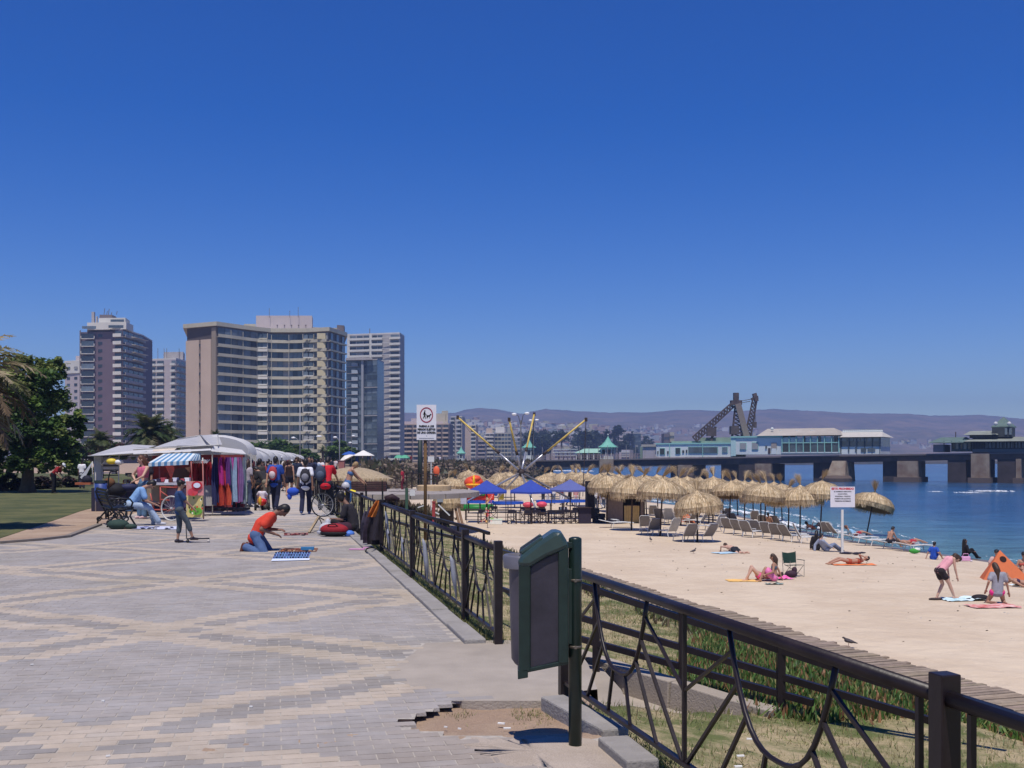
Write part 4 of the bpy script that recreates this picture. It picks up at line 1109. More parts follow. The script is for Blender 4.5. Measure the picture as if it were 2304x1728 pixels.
for i,(u,v,D,w,lb)in enumerate([(560,1018,210,26,'leafy street tree above the white tents, leftmost'),(592,1020,205,30,'leafy street tree above the middle of the tents'),(632,1018,200,34,'dark bushy street tree in front of the curved block'),(662,1022,198,24,'small bushy street tree next to a tall lamp pole'),(690,1028,195,20,'low street tree behind the crowd'),(766,1015,210,26,'bright green street tree right of the thin palm'),(790,1022,215,18,'small green street tree left of the blue kiosk')]):
 x,y=XY(u,D)
 tree(lb,(x,y,0),[qb(u,v,D,w),qb(u-w*.7,v+6,D,w*.7),qb(u+w*.7,v+7,D,w*.7)],3000,.55,60+i,trunk_r=.25,group='street trees before the curved block')
for i,(u,D,lb)in enumerate([(200,120,'dark tree mass behind the left market tent'),(258,115,'dark tree left of the broad palm'),(440,150,'dark low tree behind the tent peaks')]):
 tree(lb,(*XY(u,D),0),[qb(u,1012,D,26),qb(u-22,1020,D,22),qb(u+22,1020,D,22)],3600,.4,80+i,trunk_r=.25,cols=HB+LG,group='trees behind the market')
r=random.Random(77);gm=MB()
i=0
GO='%s from the left of the dark trees in the grove across the bay'
US=sorted(r.uniform(1165,1470)for _ in range(46))
ONES='first second third fourth fifth sixth seventh eighth ninth tenth eleventh twelfth'.split()
for k in range(46):
 u=US[k];D=r.uniform(720,980)
 base=interp([(1160,1005),(1200,990),(1260,985),(1330,988),(1400,990),(1440,1000),(1480,1010)],u)+r.uniform(-14,22)
 z0=Zv(base+22,D)
 q=Q(u,base,D);rad=r.uniform(9,17)*D/F
 if k in(3,4,5):pass
 cr=leaf_crown([((0,0,0),rad,(1,1,1.1)),((rad*.7,0,-rad*.5),rad*.7),((-rad*.7,0,-rad*.4),rad*.7)],620,1.6,[(.035,.055,.025),(.05,.07,.03),(.025,.04,.02)],100+k)
 T_=thing('distant_tree',GO%(ONES[k]if k<12 else '%d%s'%(k+1,{1:'st',2:'nd',3:'rd'}.get((k+1)%10 if k>19 else 0,'th'))),'tree',(q.x,q.y,-1),group='dark trees of the grove across the bay')
 off=q.z+1
 cr.v=[(p[0],p[1],p[2]+off)for p in cr.v];cr.build('crown',M_leaf,T_)
 MB().tube([(0,0,0),(0,0,off)],.5,5).build('trunk',M_bark,T_)
for u,vt in((1391,955),(1364,966),(1342,968)):
 D=850;q=Q(u,vt+14,D);rad=12*D/F
 T_=thing('distant_tree',{1391:'tallest spreading dark',1364:'middle tall dark',1342:'leftmost tall dark'}[u]+' tree standing out of the grove across the bay','tree',(q.x,q.y,-1),group='tall trees of the grove across the bay')
 cr=leaf_crown([((0,0,0),rad,(1.3,1,.5)),((0,0,rad*.6),rad*.6),((-rad*.6,0,-rad*.7),rad*.8)],900,1.5,[(.025,.045,.025),(.035,.05,.025)],160+u)
 cr.v=[(p[0],p[1],p[2]+q.z+1)for p in cr.v];cr.build('crown',M_leaf,T_)
 MB().tube([(0,0,0),(0,0,q.z)],.5,5).build('trunk',M_bark,T_)
# --- the old pier
M_pier=mat('pier_deck_dark',(.05,.04,.042),.9,scale=.4,color2=(.13,.085,.07),bump=.3,bscale=2,grime=.3)
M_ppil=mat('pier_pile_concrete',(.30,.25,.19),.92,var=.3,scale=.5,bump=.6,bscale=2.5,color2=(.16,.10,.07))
M_pdk=mat('pier_pile_shaded',(.045,.035,.035),.9,var=.3,scale=.6)  # unlit pile legs: their shade is painted in as a darker colour
M_green=mat('copper_green',(.16,.42,.33),.6,var=.12,scale=.8,grime=.15)
M_pgr=mat('faded_green_roof',(.27,.36,.29),.75,var=.2,scale=.4,grime=.2)
M_pw=mat('pier_white_wall',(.62,.66,.64),.7,var=.06,scale=.5,grime=.12)
M_mint=mat('mint_trim',(.28,.52,.46),.65,var=.1)
M_froof=mat('fawn_roof',(.42,.38,.33),.8,var=.12,scale=.4,grime=.2)
M_rust=mat('rusty_iron',(.075,.055,.055),.75,var=.4,scale=1,bump=.3,bscale=4)
PA,PB=Vector((5.0,262.0)),Vector((100.0,206.0))
PDir=(PB-PA).normalized();PNn=Vector((PDir.y,-PDir.x))
if PNn.y>0:PNn=-PNn
def pt(u):
 k=(u-CX)/F;d=PB-PA
 return(k*PA.y-PA.x)/(d.x-k*d.y)
def pp(u,off=0.):p=PA+(PB-PA)*pt(u)+PNn*off;return p
def pD(u):return pp(u).y
def ztd(u):t=pt(u);return 1.2+1.7*t
def zbd(u):t=pt(u);return-.6+2.2*t
pier=thing('old_pier','long old dark pier on thick concrete piles crossing the bay','pier',(PA.x,PA.y,0))
def pbox(u0,u1,v0,v1,o0,o1,m,name,root=pier,z0=None,z1=None,label=None):
 """box on the pier between pixel columns u0..u1, heights from pixel rows (at the pier's near edge), depth offsets o0..o1 (towards camera positive)"""
 a,b=pp(u0,o1),pp(u1,o1);c,d=pp(u1,o0),pp(u0,o0);D=(a.y+b.y)/2
 z0=Zv(v1,D)if z0 is None else z0;z1=Zv(v0,D)if z1 is None else z1
 return MB().prism([a,b,c,d],z0,z1).build(name,m,root,world=True,label=label)
us=[1198,1260,1330,1400,1470,1540,1620,1700,1780,1860,1940,2020,2100,2180,2260,2340,2440]
for u0,u1 in zip(us,us[1:]):
 mb=MB();P4=[pp(u0,0),pp(u1,0),pp(u1,-11),pp(u0,-11)]
 zs=[(zbd(u0),ztd(u0)),(zbd(u1),ztd(u1)),(zbd(u1),ztd(u1)),(zbd(u0),ztd(u0))]
 mb._add([(p.x,p.y,z[0])for p,z in zip(P4,zs)]+[(p.x,p.y,z[1])for p,z in zip(P4,zs)],[(3,2,1,0),(4,5,6,7),(0,1,5,4),(1,2,6,5),(2,3,7,6),(3,0,4,7)])
 mb.build('deck_section',M_pier,pier,world=True)
 m=MB();a,b=pp(u0,.25),pp(u1,.25)
 m.bar((a.x,a.y,ztd(u0)-.15),(b.x,b.y,ztd(u1)-.15),.5,.3);m.build('deck_edge',mat('deck_edge_grey',(.14,.12,.12),.9),pier,world=True)
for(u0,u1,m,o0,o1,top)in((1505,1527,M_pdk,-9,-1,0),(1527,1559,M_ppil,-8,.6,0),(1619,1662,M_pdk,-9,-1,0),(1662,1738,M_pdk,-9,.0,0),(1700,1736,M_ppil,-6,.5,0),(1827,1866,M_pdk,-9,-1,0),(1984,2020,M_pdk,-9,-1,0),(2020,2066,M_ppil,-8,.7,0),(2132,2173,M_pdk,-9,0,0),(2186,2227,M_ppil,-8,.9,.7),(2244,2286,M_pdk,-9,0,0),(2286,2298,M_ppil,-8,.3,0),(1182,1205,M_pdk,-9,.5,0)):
 zt_=zbd(u0)+(1.2 if top else .05)
 pbox(u0,u1,0,0,o0,o1,m,'pile',z0=SEA-1,z1=zt_)
 if m is M_ppil and u0>1500:
  pbox(u0-6,u1+5,0,0,o0-.5,o1+.8,mat('pile_footing',(.11,.08,.065),.95,bump=.8,bscale=2),'pile_footing',z0=SEA-1,z1=SEA+1.0)
a=[pp(1876,1.2),pp(1906,1.2),pp(1906,-6),pp(1876,-6)];b_=[pp(1863,3.2),pp(1909,3.0),pp(1909,-6),pp(1863,-6)]
MB()._add([(p.x,p.y,SEA)for p in b_]+[(p.x,p.y,zbd(1890)+.3)for p in a],[(3,2,1,0),(4,5,6,7),(0,1,5,4),(1,2,6,5),(2,3,7,6),(3,0,4,7)]).build('pile',M_ppil,pier,world=True)
c=pp(1887,2.5);MB().lathe([(3.2,-1),(3.3,.7),(2.9,1.2),(.5,1.3)],14,(c.x,c.y,SEA)).build('pile_footing',mat('pile_footing',(.11,.08,.065)),pier,world=True)
MB().prism([pp(1180,1.5),pp(1206,1.5),pp(1206,-8),pp(1180,-8)],-1.2,1.0).build('abutment',mat('abutment_pale',(.42,.37,.34),.9,grime=.2,scale=.6),pier,world=True)
m=MB();a,b=pp(1000,0),pp(1182,0)
struct_root=thing('access_bridge','low railed approach bridge leading to the old pier over a rocky shore','bridge',(-50,275,0))
for u0,u1 in((1000,1060),(1060,1120),(1120,1182)):
 a,b=XY(u0,285),XY(u1,268);MB().bar((*a,.75),(*b,.75),5,.8).build('deck_section',M_pier,struct_root,world=True)
for u in range(1004,1180,12):D=285-(u-1000)*.093;a=XY(u,D-2.6);MB().box((a[0],a[1],-1.2),(.7,.7,3.6)).build('column',M_ppil,struct_root,world=True)
m=MB()
for zz in(1.6,2.0,2.3):m.bar((*XY(1000,282),zz),(*XY(1182,265),zz),.1)
for u in range(1000,1183,5):D=282-(u-1000)*.093;m.bar((*XY(u,D),1.0),(*XY(u,D),2.35),.1)
m.build('railing',mat('rail_grey_paint',(.3,.28,.28),.6),struct_root,world=True)
m=MB()
for zz in(.45,.8,1.1):a,b=pp(1205,0),pp(1440,0);m.bar((a.x,a.y,ztd(1205)+zz),(b.x,b.y,ztd(1440)+zz),.07)
for u in range(1206,1440,6):a=pp(u,0);m.bar((a.x,a.y,ztd(u)),(a.x,a.y,ztd(u)+1.15),.09)
m.build('railing',mat('rail_pinkish',(.34,.26,.25),.7),pier,world=True)
for u in range(1218,1480,21):a=pp(u,-.5);MB().tube([(a.x,a.y,ztd(u)),(a.x,a.y,ztd(u)+3.2)],.06,5).build('lamp_post',mat('rail_grey_paint',(.3,.28,.28)),pier,world=True)
def pavilion(lb,u0,u1,vap,vev,vb,D,fin=True,open_=True):
 T=thing('pavilion',lb,'pavilion',(*XY((u0+u1)/2,D),Zv(vb,D)))
 w=(u1-u0)*D/F;hz=Zv(vev,D)-Zv(vb,D);ha=Zv(vap,D)-Zv(vb,D)
 pr=[(w*.52,hz-.15),(w*.5,hz),(w*.36,hz+(ha-hz)*.14),(w*.2,hz+(ha-hz)*.42),(w*.1,hz+(ha-hz)*.72),(.05,ha)]
 MB().lathe(pr,8).build('roof',M_green,T)
 if fin:MB().tube([(0,0,ha),(0,0,ha+.6)],.06,5).sphere((0,0,ha+.45),.18,6,5).build('finial',M_pw,T)
 for k in range(8):
  a=2*math.pi*(k+.5)/8;MB().tube([(w*.36*math.cos(a),w*.36*math.sin(a),0),(w*.36*math.cos(a),w*.36*math.sin(a),hz)],.1,6).build('post',M_pw,T)
 MB().lathe([(w*.34,0),(w*.34,hz*.38)],8).build('base_wall',M_pw,T)
 MB().lathe([(w*.37,hz*.78),(w*.37,hz*.98)],8,cap=False).build('frieze',M_mint,T)
 MB().lathe([(w*.22,hz*.3),(w*.22,hz*.9)],8).build('inner_booth',mat('pavilion_shade',(.16,.15,.16),.8),T)
 return T
pavilion('green roofed pavilion at the root of the pier behind the leaning poles',1174,1206,987,1006,1036,264)
pavilion('green roofed pavilion with white finial, on the pier left of the long hall',1346,1390,982,1005,1034,pD(1368)+3)
pavilion('tiny green roofed pavilion on the shore before the beige towers',1027,1048,1005,1019,1038,270,fin=False)
c=pp(1368,1)
MB().box((c.x,c.y,-1.5),(3.2,2.4,6)).build('stair_tower',M_ppil,pier,world=True)
T=thing('shelter','long low pale green roofed shelter on the pier','shelter',(*pp(1318,-3),ztd(1318)))
a,b=pp(1288,-1),pp(1349,-1);z=Zv(1019,pD(1318));z2=Zv(1009,pD(1318))
MB().face([(a.x,a.y,z),(b.x,b.y,z),(*(pp(1340,-4)),z2),(*(pp(1297,-4)),z2)]).face([(*(pp(1297,-4)),z2),(*(pp(1340,-4)),z2),(*pp(1349,-7),z),(*pp(1288,-7),z)]).face([(a.x,a.y,z),(*(pp(1297,-4)),z2),(*pp(1288,-7),z)]).face([(b.x,b.y,z),(*pp(1349,-7),z),(*(pp(1340,-4)),z2)]).build('roof',mat('pale_green_roof',(.30,.50,.40),.7,grime=.1),T,world=True)
for u in(1291,1302,1316,1330,1345):p=pp(u,-1.3);MB().box((p.x,p.y,(z+ztd(u))/2),(.25,.25,z-ztd(u))).build('post',M_pw,T,world=True)
pbox(1292,1345,0,0,-6.5,-3,M_gr_:=mat('shelter_wall',(.25,.25,.25),.8),'wall',T,z0=ztd(1318),z1=z)
T=thing('market_booth','row of white slatted booths on the pier left of the green shelter','booth',(*pp(1265,-3),ztd(1265)))
for i in range(5):pbox(1240+i*10,1247+i*10,1014,1034,-4,-2,mat('booth_lilac',(.45,.42,.46),.8),'booth_panel',T)
for v in(1010,1017,1024):pbox(1236,1292,v,v+1.6,-2,-1.8,M_pw,'slat',T)
pbox(1390,1409,1012,1034,-4,-2,mat('booth_lilac',(.45,.42,.46)),'booth_panel',T)
for v in(1016,1021,1026):pbox(1390,1409,v,v+1.5,-1.9,-1.8,M_pw,'slat',T)
T=thing('pier_shed','small grey shed with a pale sagging roof beside the mint green hall','shed',(*pp(1455,-3),ztd(1455)))
pbox(1444,1475,1005,1034,-7,-.5,mat('shed_grey',(.38,.35,.37),.8),'wall',T);pbox(1442,1476,1000,1005,-7.5,-.2,M_froof,'roof',T)
pbox(1428,1444,1004,1034,-6,-3,mat('shed_green',(.2,.28,.24),.8),'annex',T);pbox(1434,1439,1011,1034,-3,-2.9,GLS[2],'door',T)
T1=thing('pier_hall','long low white hall with mint green trim on the pier','building',(*pp(1560,-3),ztd(1560)))
pbox(1477,1648,999,1030,-9,0.1,M_pw,'wall',T1);pbox(1476,1649,996.5,999.3,-9.3,.3,M_mint,'eave_trim',T1)
pbox(1477,1648,1027.5,1031,.1,.25,mat('pier_skirt',(.45,.40,.38),.8,grime=.3),'skirting',T1)
pbox(1505,1675,992,998,-9,-1.5,M_pgr,'roof',T1);pbox(1560,1680,984,993,-10,-4,M_pgr,'roof',T1)
for(a_,b_,v0,v1,m_,n_)in((1486,1496,1009,1022,GLS[2],'window'),(1521,1531,1008,1021,GLS[2],'window'),(1550,1581,1006,1019,GLS[0],'window'),(1583,1615,1006,1019,GLS[0],'window'),(1626,1637,1006,1018,GLS[1],'window'),(1536,1540,1013,1019,GLS[2],'vent_hole'),(1544,1547,1012,1019,GLS[2],'vent_hole'),(1480,1482,1015,1022,GLS[2],'vent_hole'),(1502,1505,1015,1021,GLS[2],'vent_hole')):
 if n_=='window':pbox(a_-1,b_+1,v0-1,v1+1,.1,.2,M_mint,'window_frame',T1)
 pbox(a_,b_,v0,v1,.1,.28,m_,n_,T1)
for u in(1507,1581.5):pbox(u,u+1.2,1000,1028,.1,.32,M_mint,'downpipe',T1)
T2=thing('pier_hall','tall white pier hall with fawn roof and row of dark verandah windows','building',(*pp(1760,-3),ztd(1760)))
pbox(1648,1891,984,1022.5,-10,.4,M_pw,'wall',T2);pbox(1646,1760,981,984.4,-10.3,.7,M_mint,'eave_trim',T2)
pbox(1646,1657,984.5,1026,.4,.5,mat('mint_wall',(.42,.58,.55),.7),'corner_panel',T2)
for(a_,b_,v0,v1,m_,n_)in((1667,1680,997,1011,mat('blind_grey',(.3,.3,.29),.7),'window'),(1694,1707,996,1011,mat('blind_grey',(.3,.3,.29)),'window'),(1737,1749,996,1009,mat('door_tan',(.33,.28,.24),.8),'doorway'),(1738,1748,1009,1022,M_pw,'door'),(1724,1727,1003,1009,GLS[2],'vent_hole'),(1730,1735,1008,1021,M_rust,'machine')):
 if n_=='window':pbox(a_-1,b_+1,v0-1.5,v1+1.5,.4,.5,M_mint,'window_frame',T2)
 pbox(a_,b_,v0,v1,.4,.6,m_,n_,T2)
for i in range(8):pbox(1763.5+i*15.9,1777+i*15.9,997,1016.5,.4,.65,GLS[0]if i%3 else GLS[2],'window',T2)
for i in range(9):pbox(1761.5+i*15.9,1763+i*15.9,981,1017.5,.4,.95,M_mint,'verandah_post',T2)
pbox(1760,1891,1017,1019.5,.4,.9,M_pw,'sill',T2);pbox(1760,1891,995,997,.4,.8,M_mint,'rail',T2)
for u in(1810,1845,1878,1883):pbox(u,u+3.5,979,996,.4,.75,GLS[2],'opening',T2)
z=Zv(980,pD(1800));z2=Zv(962.5,pD(1800))
def roofq(T,p,zl,zh,m,nm='roof'):
 """hip/gable roof from eave quad u0,u1 and ridge u2,u3"""
 (u0,u1,r0,r1,o0,o1)=p
 a,b,c,d=pp(u0,o1),pp(u1,o1),pp(u1,o0),pp(u0,o0);e,f=pp(r0,(o0+o1)/2),pp(r1,(o0+o1)/2)
 MB()._add([(a.x,a.y,zl),(b.x,b.y,zl),(c.x,c.y,zl),(d.x,d.y,zl),(e.x,e.y,zh),(f.x,f.y,zh)],[(0,1,5,4),(2,3,4,5),(0,4,3),(1,2,5),(3,2,1,0)]).build(nm,m,T,world=True)
roofq(T2,(1706,1893,1712,1864,-10.5,1.2),z,z2,M_froof)
for u in(1750,1786,1820):p=pp(u,-3.2);MB().box((p.x,p.y,z2-.55),(1.2,.7,.25)).build('roof_vent',M_pw,T2,world=True)
p=pp(1731,-2);MB().sphere((p.x,p.y,z2-.1),.35,8,6).build('roof_vent',M_pw,T2,world=True)
T3=thing('pier_hall','glazed hall with white lower wall and pale crested roof, rightmost of joined halls','building',(*pp(1936,-3),ztd(1936)))
pbox(1892,1982,1005,1022,-9,.3,M_pw,'lower_wall',T3);pbox(1892,1982,984,1005,-9,.1,GLS[0],'glazing',T3)
for i in range(6):pbox(1893+i*17.4,1894.2+i*17.4,984,1021,.3,.45,mat('slate_frame',(.07,.09,.1),.6),'mullion',T3)
for i in range(6):pbox(1894+i*14.5,1906+i*14.5,986,993,.1,.25,GLS[1],'window',T3)
for(a_,b_,v0,v1)in((1909,1912,1006,1016),(1925,1928,1006,1016),(1938,1950,1008,1017),(1953,1970,1008,1016)):pbox(a_,b_,v0,v1,.3,.42,GLS[0],'window',T3)
z=Zv(983.5,pD(1936));z2=Zv(971,pD(1936));roofq(T3,(1888,1988,1880,1975,-10,1.2),z,z2,mat('pale_roof',(.50,.47,.42),.8,grime=.1))
for i in range(20):p=pp(1886+i*4.6,-4.4);MB().lathe([(.28,0),(.30,.25),(.12,.4),(.26,.6)],6,(p.x,p.y,z2-.05)).build('roof_crest',M_pw,T3,world=True)
T4=thing('pier_shed','dark green roofed shed on the pier beside the big turreted pavilion','shed',(*pp(2140,-3),ztd(2140)))
pbox(2100,2124,1000,1017,-8,.2,mat('mauve_wall',(.22,.18,.19),.8),'wall',T4);pbox(2140,2184,994,1015.5,-8,-.5,mat('teal_dark',(.03,.07,.065),.5),'wall',T4)
for i in range(5):pbox(2141+i*9,2147+i*9,997,1010,-.5,-.3,GLS[1]if i%2 else GLS[2],'window',T4)
for i in range(4):pbox(2124+i*17,2125.5+i*17,992,1016,.2,.5,mat('teal_dark',(.03,.07,.065)),'post',T4)
roofq(T4,(2090,2186,2110,2168,-9,1.4),Zv(996,pD(2140)),Zv(983,pD(2140)),mat('dull_green_roof',(.10,.15,.13),.7,var=.3,scale=.6))
p=pp(2143,-4);MB().tube([(p.x,p.y,Zv(984,p.y)),(p.x,p.y,Zv(972,p.y))],.1,5).build('finial',M_rust,T4,world=True)
T5=thing('pier_pavilion','big dark pavilion with tiered roofs and a pointed turret at the right picture edge','building',(*pp(2260,-3),ztd(2260)))
Dk=mat('dark_timber',(.035,.04,.042),.7,var=.3,scale=.8);Gr2=mat('weathered_roof',(.24,.26,.22),.8,var=.25,scale=.5,grime=.2)
pbox(2184,2420,991,1018.5,-10,-2.5,Dk,'wall',T5)
pbox(2188,2420,1010,1017,.2,.3,mat('slate_frame',(.07,.09,.1)),'balustrade',T5)
for i in range(26):pbox(2188+i*6.0,2189.2+i*6.0,993,1016,.0,.25,Dk,'post',T5)
for i in range(13):pbox(2213+i*8.4,2218.5+i*8.4,995,1008,-2.5,-2.3,mat('pale_pane',(.35,.40,.50),.3),'window',T5)
roofq(T5,(2170,2420,2190,2400,-11,1.4),Zv(993,pD(2260)),Zv(982,pD(2260)),Gr2)
pbox(2178,2240,976,985,-9,-2,Dk,'wall',T5);roofq(T5,(2165,2244,2174,2232,-10,-1),Zv(978,pD(2205)),Zv(968,pD(2205)),Gr2)
pbox(2229,2275,961,983,-7,-2,Dk,'turret_wall',T5)
for u in(2258,2268):pbox(u,u+6,963,978,-2,-1.85,GLS[1],'window',T5)
D_=pD(2252);c=pp(2252,-4.5);w_=26*D_/F
MB().lathe([(w_*1.12,Zv(961,D_)),(w_*1.1,Zv(958.5,D_)),(w_*.7,Zv(951,D_)),(w_*.35,Zv(943,D_)),(.12,Zv(937,D_))],4,(c.x,c.y,0)).build('turret_roof',mat('dull_green_roof',(.10,.15,.13)),T5,world=True).rotation_euler.z=0
p=pp(2252,-2);MB().sphere((p.x-1.6,p.y-.8,Zv(953,D_)),.42,8,6).sphere((p.x+1.0,p.y-.8,Zv(953,D_)),.42,8,6).build('roof_lamp',mat('roof_lamp_white',(.5,.5,.5),.4),T5,world=True)
T=thing('harbour_crane','rusty old lattice harbour crane standing on the pier above the white halls','crane',(*pp(1640,-6),ztd(1640)))
Dc=pD(1640)+5
def lat(a,b,w0,w1,n,name,m=M_rust,t=.22):
 a,b=Vector(a),Vector(b);d=(b-a).normalized();s=d.cross(Vector((0,1,0))).normalized();y=Vector((0,1,0));mb=MB()
 for sx in(-1,1):
  for sy in(-1,1):mb.bar(a+s*sx*w0+y*sy*w0*.7,b+s*sx*w1+y*sy*w1*.7,t)
 for i in range(n):
  f,g=i/n,(i+1)/n;p,q=a.lerp(b,f),a.lerp(b,g);w,x=lerp(w0,w1,f),lerp(w0,w1,g)
  for sy in(-1,1):
   mb.bar(p-s*w+y*sy*w*.7,q+s*x+y*sy*x*.7,t*.7);mb.bar(p+s*w+y*sy*w*.7,p-s*w+y*sy*w*.7,t*.7)
  for sx in(-1,1):mb.bar(p+s*sx*w-y*w*.7,q+s*sx*x+y*x*.7,t*.6)
 return mb.build(name,m,T,world=True)
def C(u,v,dy=0):return Q(u,v,Dc+dy)
lat(C(1563,988),C(1652,908),.65,.5,14,'boom',t=.24)
lat(C(1658,992),C(1660,908),1.15,.5,10,'mast',t=.2)
lat(C(1681,992),C(1700,890),.65,.45,13,'jib',t=.18)
MB().bar(C(1660,908,-1),C(1682,990,-1),1.3,.5,up=(0,1,0)).build('back_stay_plate',mat('stay_tan',(.20,.16,.14),.8),T,world=True)
MB().box(tuple((C(1656,893)+C(1656,897))/2),(1.1,1.1,2.2)).build('head_cabin',M_rust,T,world=True)
MB().box(tuple(C(1656,906)),(2.4,1.6,1.0)).build('sheave_block',M_rust,T,world=True)
MB().bar(C(1690,898),C(1706,896),.5,.5).bar(C(1697,885),C(1702,903),1.1,.8).build('jib_head',M_rust,T,world=True)
MB().box(tuple(C(1652,968)),(1.8,2,1.8)).build('winch_house',M_rust,T,world=True)
for a_,b_ in(((1664,903),(1690,898)),((1664,907),(1688,903)),((1698,905),(1699,950)),((1700,890),(1699,948))):MB().tube([C(*a_),C(*b_)],.07,5).build('cable',M_rust,T,world=True)
MB().box(tuple(C(1699,956)),(.6,.6,1.3)).build('hook_block',M_rust,T,world=True)
for u,v in((1606,966),(1598,977)):MB().prism([(C(1590,0).x,Dc-.5),(C(1611,0).x,Dc-.5),(C(1611,0).x,Dc+.5),(C(1590,0).x,Dc+.5)],Zv(981 if v==966 else 992,Dc),Zv(v-4,Dc)).build('counterweight',M_rust,T,world=True)if v==966 else MB().bar(C(1610,960),C(1600,992),.5).build('strut',M_rust,T,world=True)
# --- rocky sea wall beyond the beach
M_rock=mat('sea_wall_rock',(.085,.065,.05),.95,scale=.5,color2=(.24,.18,.13),bump=.8,bscale=3)
r=random.Random(5);mb=MB();M_rk2=M_rock
SW=[(-17,130),(-18,155),(-15,185),(-10,215),(-3,245),(5,262)]
def swx(t):i=min(len(SW)-2,int(t));f=t-i;a,b=SW[i],SW[i+1];return a[0]+(b[0]-a[0])*f,a[1]+(b[1]-a[1])*f
for k in range(2600):
 x,y=swx(r.random()*(len(SW)-1));s=r.uniform(.12,.5);h=r.random()
 mb.sphere((x+r.gauss(0,.8)-(1-h)*-2.2,y+r.gauss(0,.8)-(1-h)*4,-2.6+h*3.4),(s,s*.8,s*.7),6,4,M=Matrix.Rotation(r.uniform(0,6),3,'Z')@Matrix.Rotation(r.uniform(-.6,.6),3,'X'))
tag(mb.build('sea_wall_rocks',M_rock),'brown boulders of the sea wall under the approach bridge',kind='stuff')
mb=MB()
for k in range(9000):
 x,y=swx(r.random()*(len(SW)-1));h=r.random();p=Vector((x+r.gauss(0,.8)+(1-h)*2.2,y+r.gauss(0,.8)-(1-h)*4.2,-2.4+h*3.4))
 if noise.noise((x*.2,y*.08,h*2))<.0:continue
 a=r.uniform(0,6.28);s=r.uniform(.2,.5);c=r.choice([(.10,.08,.045),(.16,.12,.07),(.06,.065,.025)])
 mb._add([p+Vector((math.cos(a)*s,math.sin(a)*s,0)),p-Vector((math.cos(a)*s,math.sin(a)*s,0)),p+Vector((r.gauss(0,.2),r.gauss(0,.2),r.uniform(.3,.9)))],[(0,1,2)],c)
tag(mb.build('sea_wall_scrub',M_blade),'brown creeping plants growing over the sea wall rocks',kind='stuff')
rr=random.Random(6);mb=MB()
for k in range(9000):
 t=rr.random();D=rr.uniform(62,150);u=rr.uniform(735,1035);x,y=XY(u,D)
 if x>fence_x(y)+11 or x<fence_x(y)+.5:continue
 z=ground_z(x,y);v0=noise.noise((x*.25,y*.12,2))
 if v0<-.02:continue
 a=rr.uniform(0,6.28);h=rr.uniform(.2,.75)*(.6+v0);s=rr.uniform(.15,.35)
 c=rr.choice([(.10,.075,.045),(.15,.11,.06),(.07,.07,.03),(.19,.14,.08)])
 p=Vector((x,y,z));mb._add([p+Vector((math.cos(a)*s,math.sin(a)*s,0)),p-Vector((math.cos(a)*s,math.sin(a)*s,0)),p+Vector((rr.gauss(0,.15),rr.gauss(0,.15),h))],[(0,1,2)],c)
tag(mb.build('dry_scrub',M_blade),'brown dry scrub on the slope between promenade and beach',kind='stuff')
mb=MB();rows=[]
for y in frange(96,262,6):
 row=[]
 for k in range(9):
  s=k/8.0;x0=fence_x(y)-4;x1=interp([(b,a)for a,b in SW],y)+1 if y>130 else-16
  x1=max(x1,x0+3)
  x=lerp(x0,x1,s);row.append((x,y,.0+.35*noise.noise((x*.15,y*.06,2))+.25*math.sin(s*3.1)-(0 if s<.95 else 1.5)))
 rows.append(row)
struct('headland_ground',mb.grid(rows),ground_mix('scrub_ground',(.19,.14,.085),(.30,.23,.15),.3,cc=(.10,.085,.05),fine=4,bump=.5,bscale=2),True)
# --- people
def capsule(a,b,ra,rb,n=10,m=3):
 a,b=Vector(a),Vector(b);d=b-a;L=d.length
 if L<1e-4:d=Vector((0,0,1));L=1e-4
 d=d.normalized();u=d.orthogonal().normalized();w=d.cross(u)
 rings=[]
 for i in range(m):t=math.pi/2*(1-i/m);rings.append((a-d*ra*math.sin(t),ra*max(.02,math.cos(t))))
 rings.append((a,ra));rings.append((b,rb))
 for i in range(1,m+1):t=math.pi/2*i/m;rings.append((b+d*rb*math.sin(t),rb*max(.02,math.cos(t))))
 vs=[c+(u*math.cos(2*math.pi*k/n)+w*math.sin(2*math.pi*k/n))*r for c,r in rings for k in range(n)]
 fs=[(i*n+k,i*n+(k+1)%n,(i+1)*n+(k+1)%n,(i+1)*n+k)for i in range(len(rings)-1)for k in range(n)]
 fs+=[tuple(range(n-1,-1,-1)),tuple((len(rings)-1)*n+k for k in range(n))]
 return vs,fs
def fuse(parts,name,m,vox,it=3):
 mb=MB()
 for p in parts:mb._add(*p)
 me=mb.mesh('tmp',None);o=bpy.data.objects.new('tmp',me)
 md=o.modifiers.new('r','REMESH');md.mode='VOXEL';md.voxel_size=vox;md.use_smooth_shade=True
 sm=o.modifiers.new('s','SMOOTH');sm.iterations=it;sm.factor=.45
 r=evaluate(o);r.name=name
 bpy.data.meshes.remove(me)
 r.materials.clear();r.materials.append(m)
 r.polygons.foreach_set('use_smooth',[True]*len(r.polygons))
 return r
def ell(c,r,M=None):
 mb=MB();mb.sphere(c,r,12,9,M=M);return[Vector(v)for v in mb.v],mb.f
SK={'l':mat('skin_light',(.56,.34,.245),.55,var=.06),'m':mat('skin_tan',(.40,.215,.14),.55,var=.06),'d':mat('skin_brown',(.22,.115,.075),.55,var=.06)}
HR={'k':mat('hair_black',(.012,.009,.009),.5,var=.3),'b':mat('hair_brown',(.05,.027,.016),.55,var=.3),'r':mat('hair_auburn',(.12,.05,.025),.55,var=.3),'y':mat('hair_blond',(.26,.17,.08),.6,var=.3)}
M_eye=mat('eye_dark',(.01,.01,.01),.3)
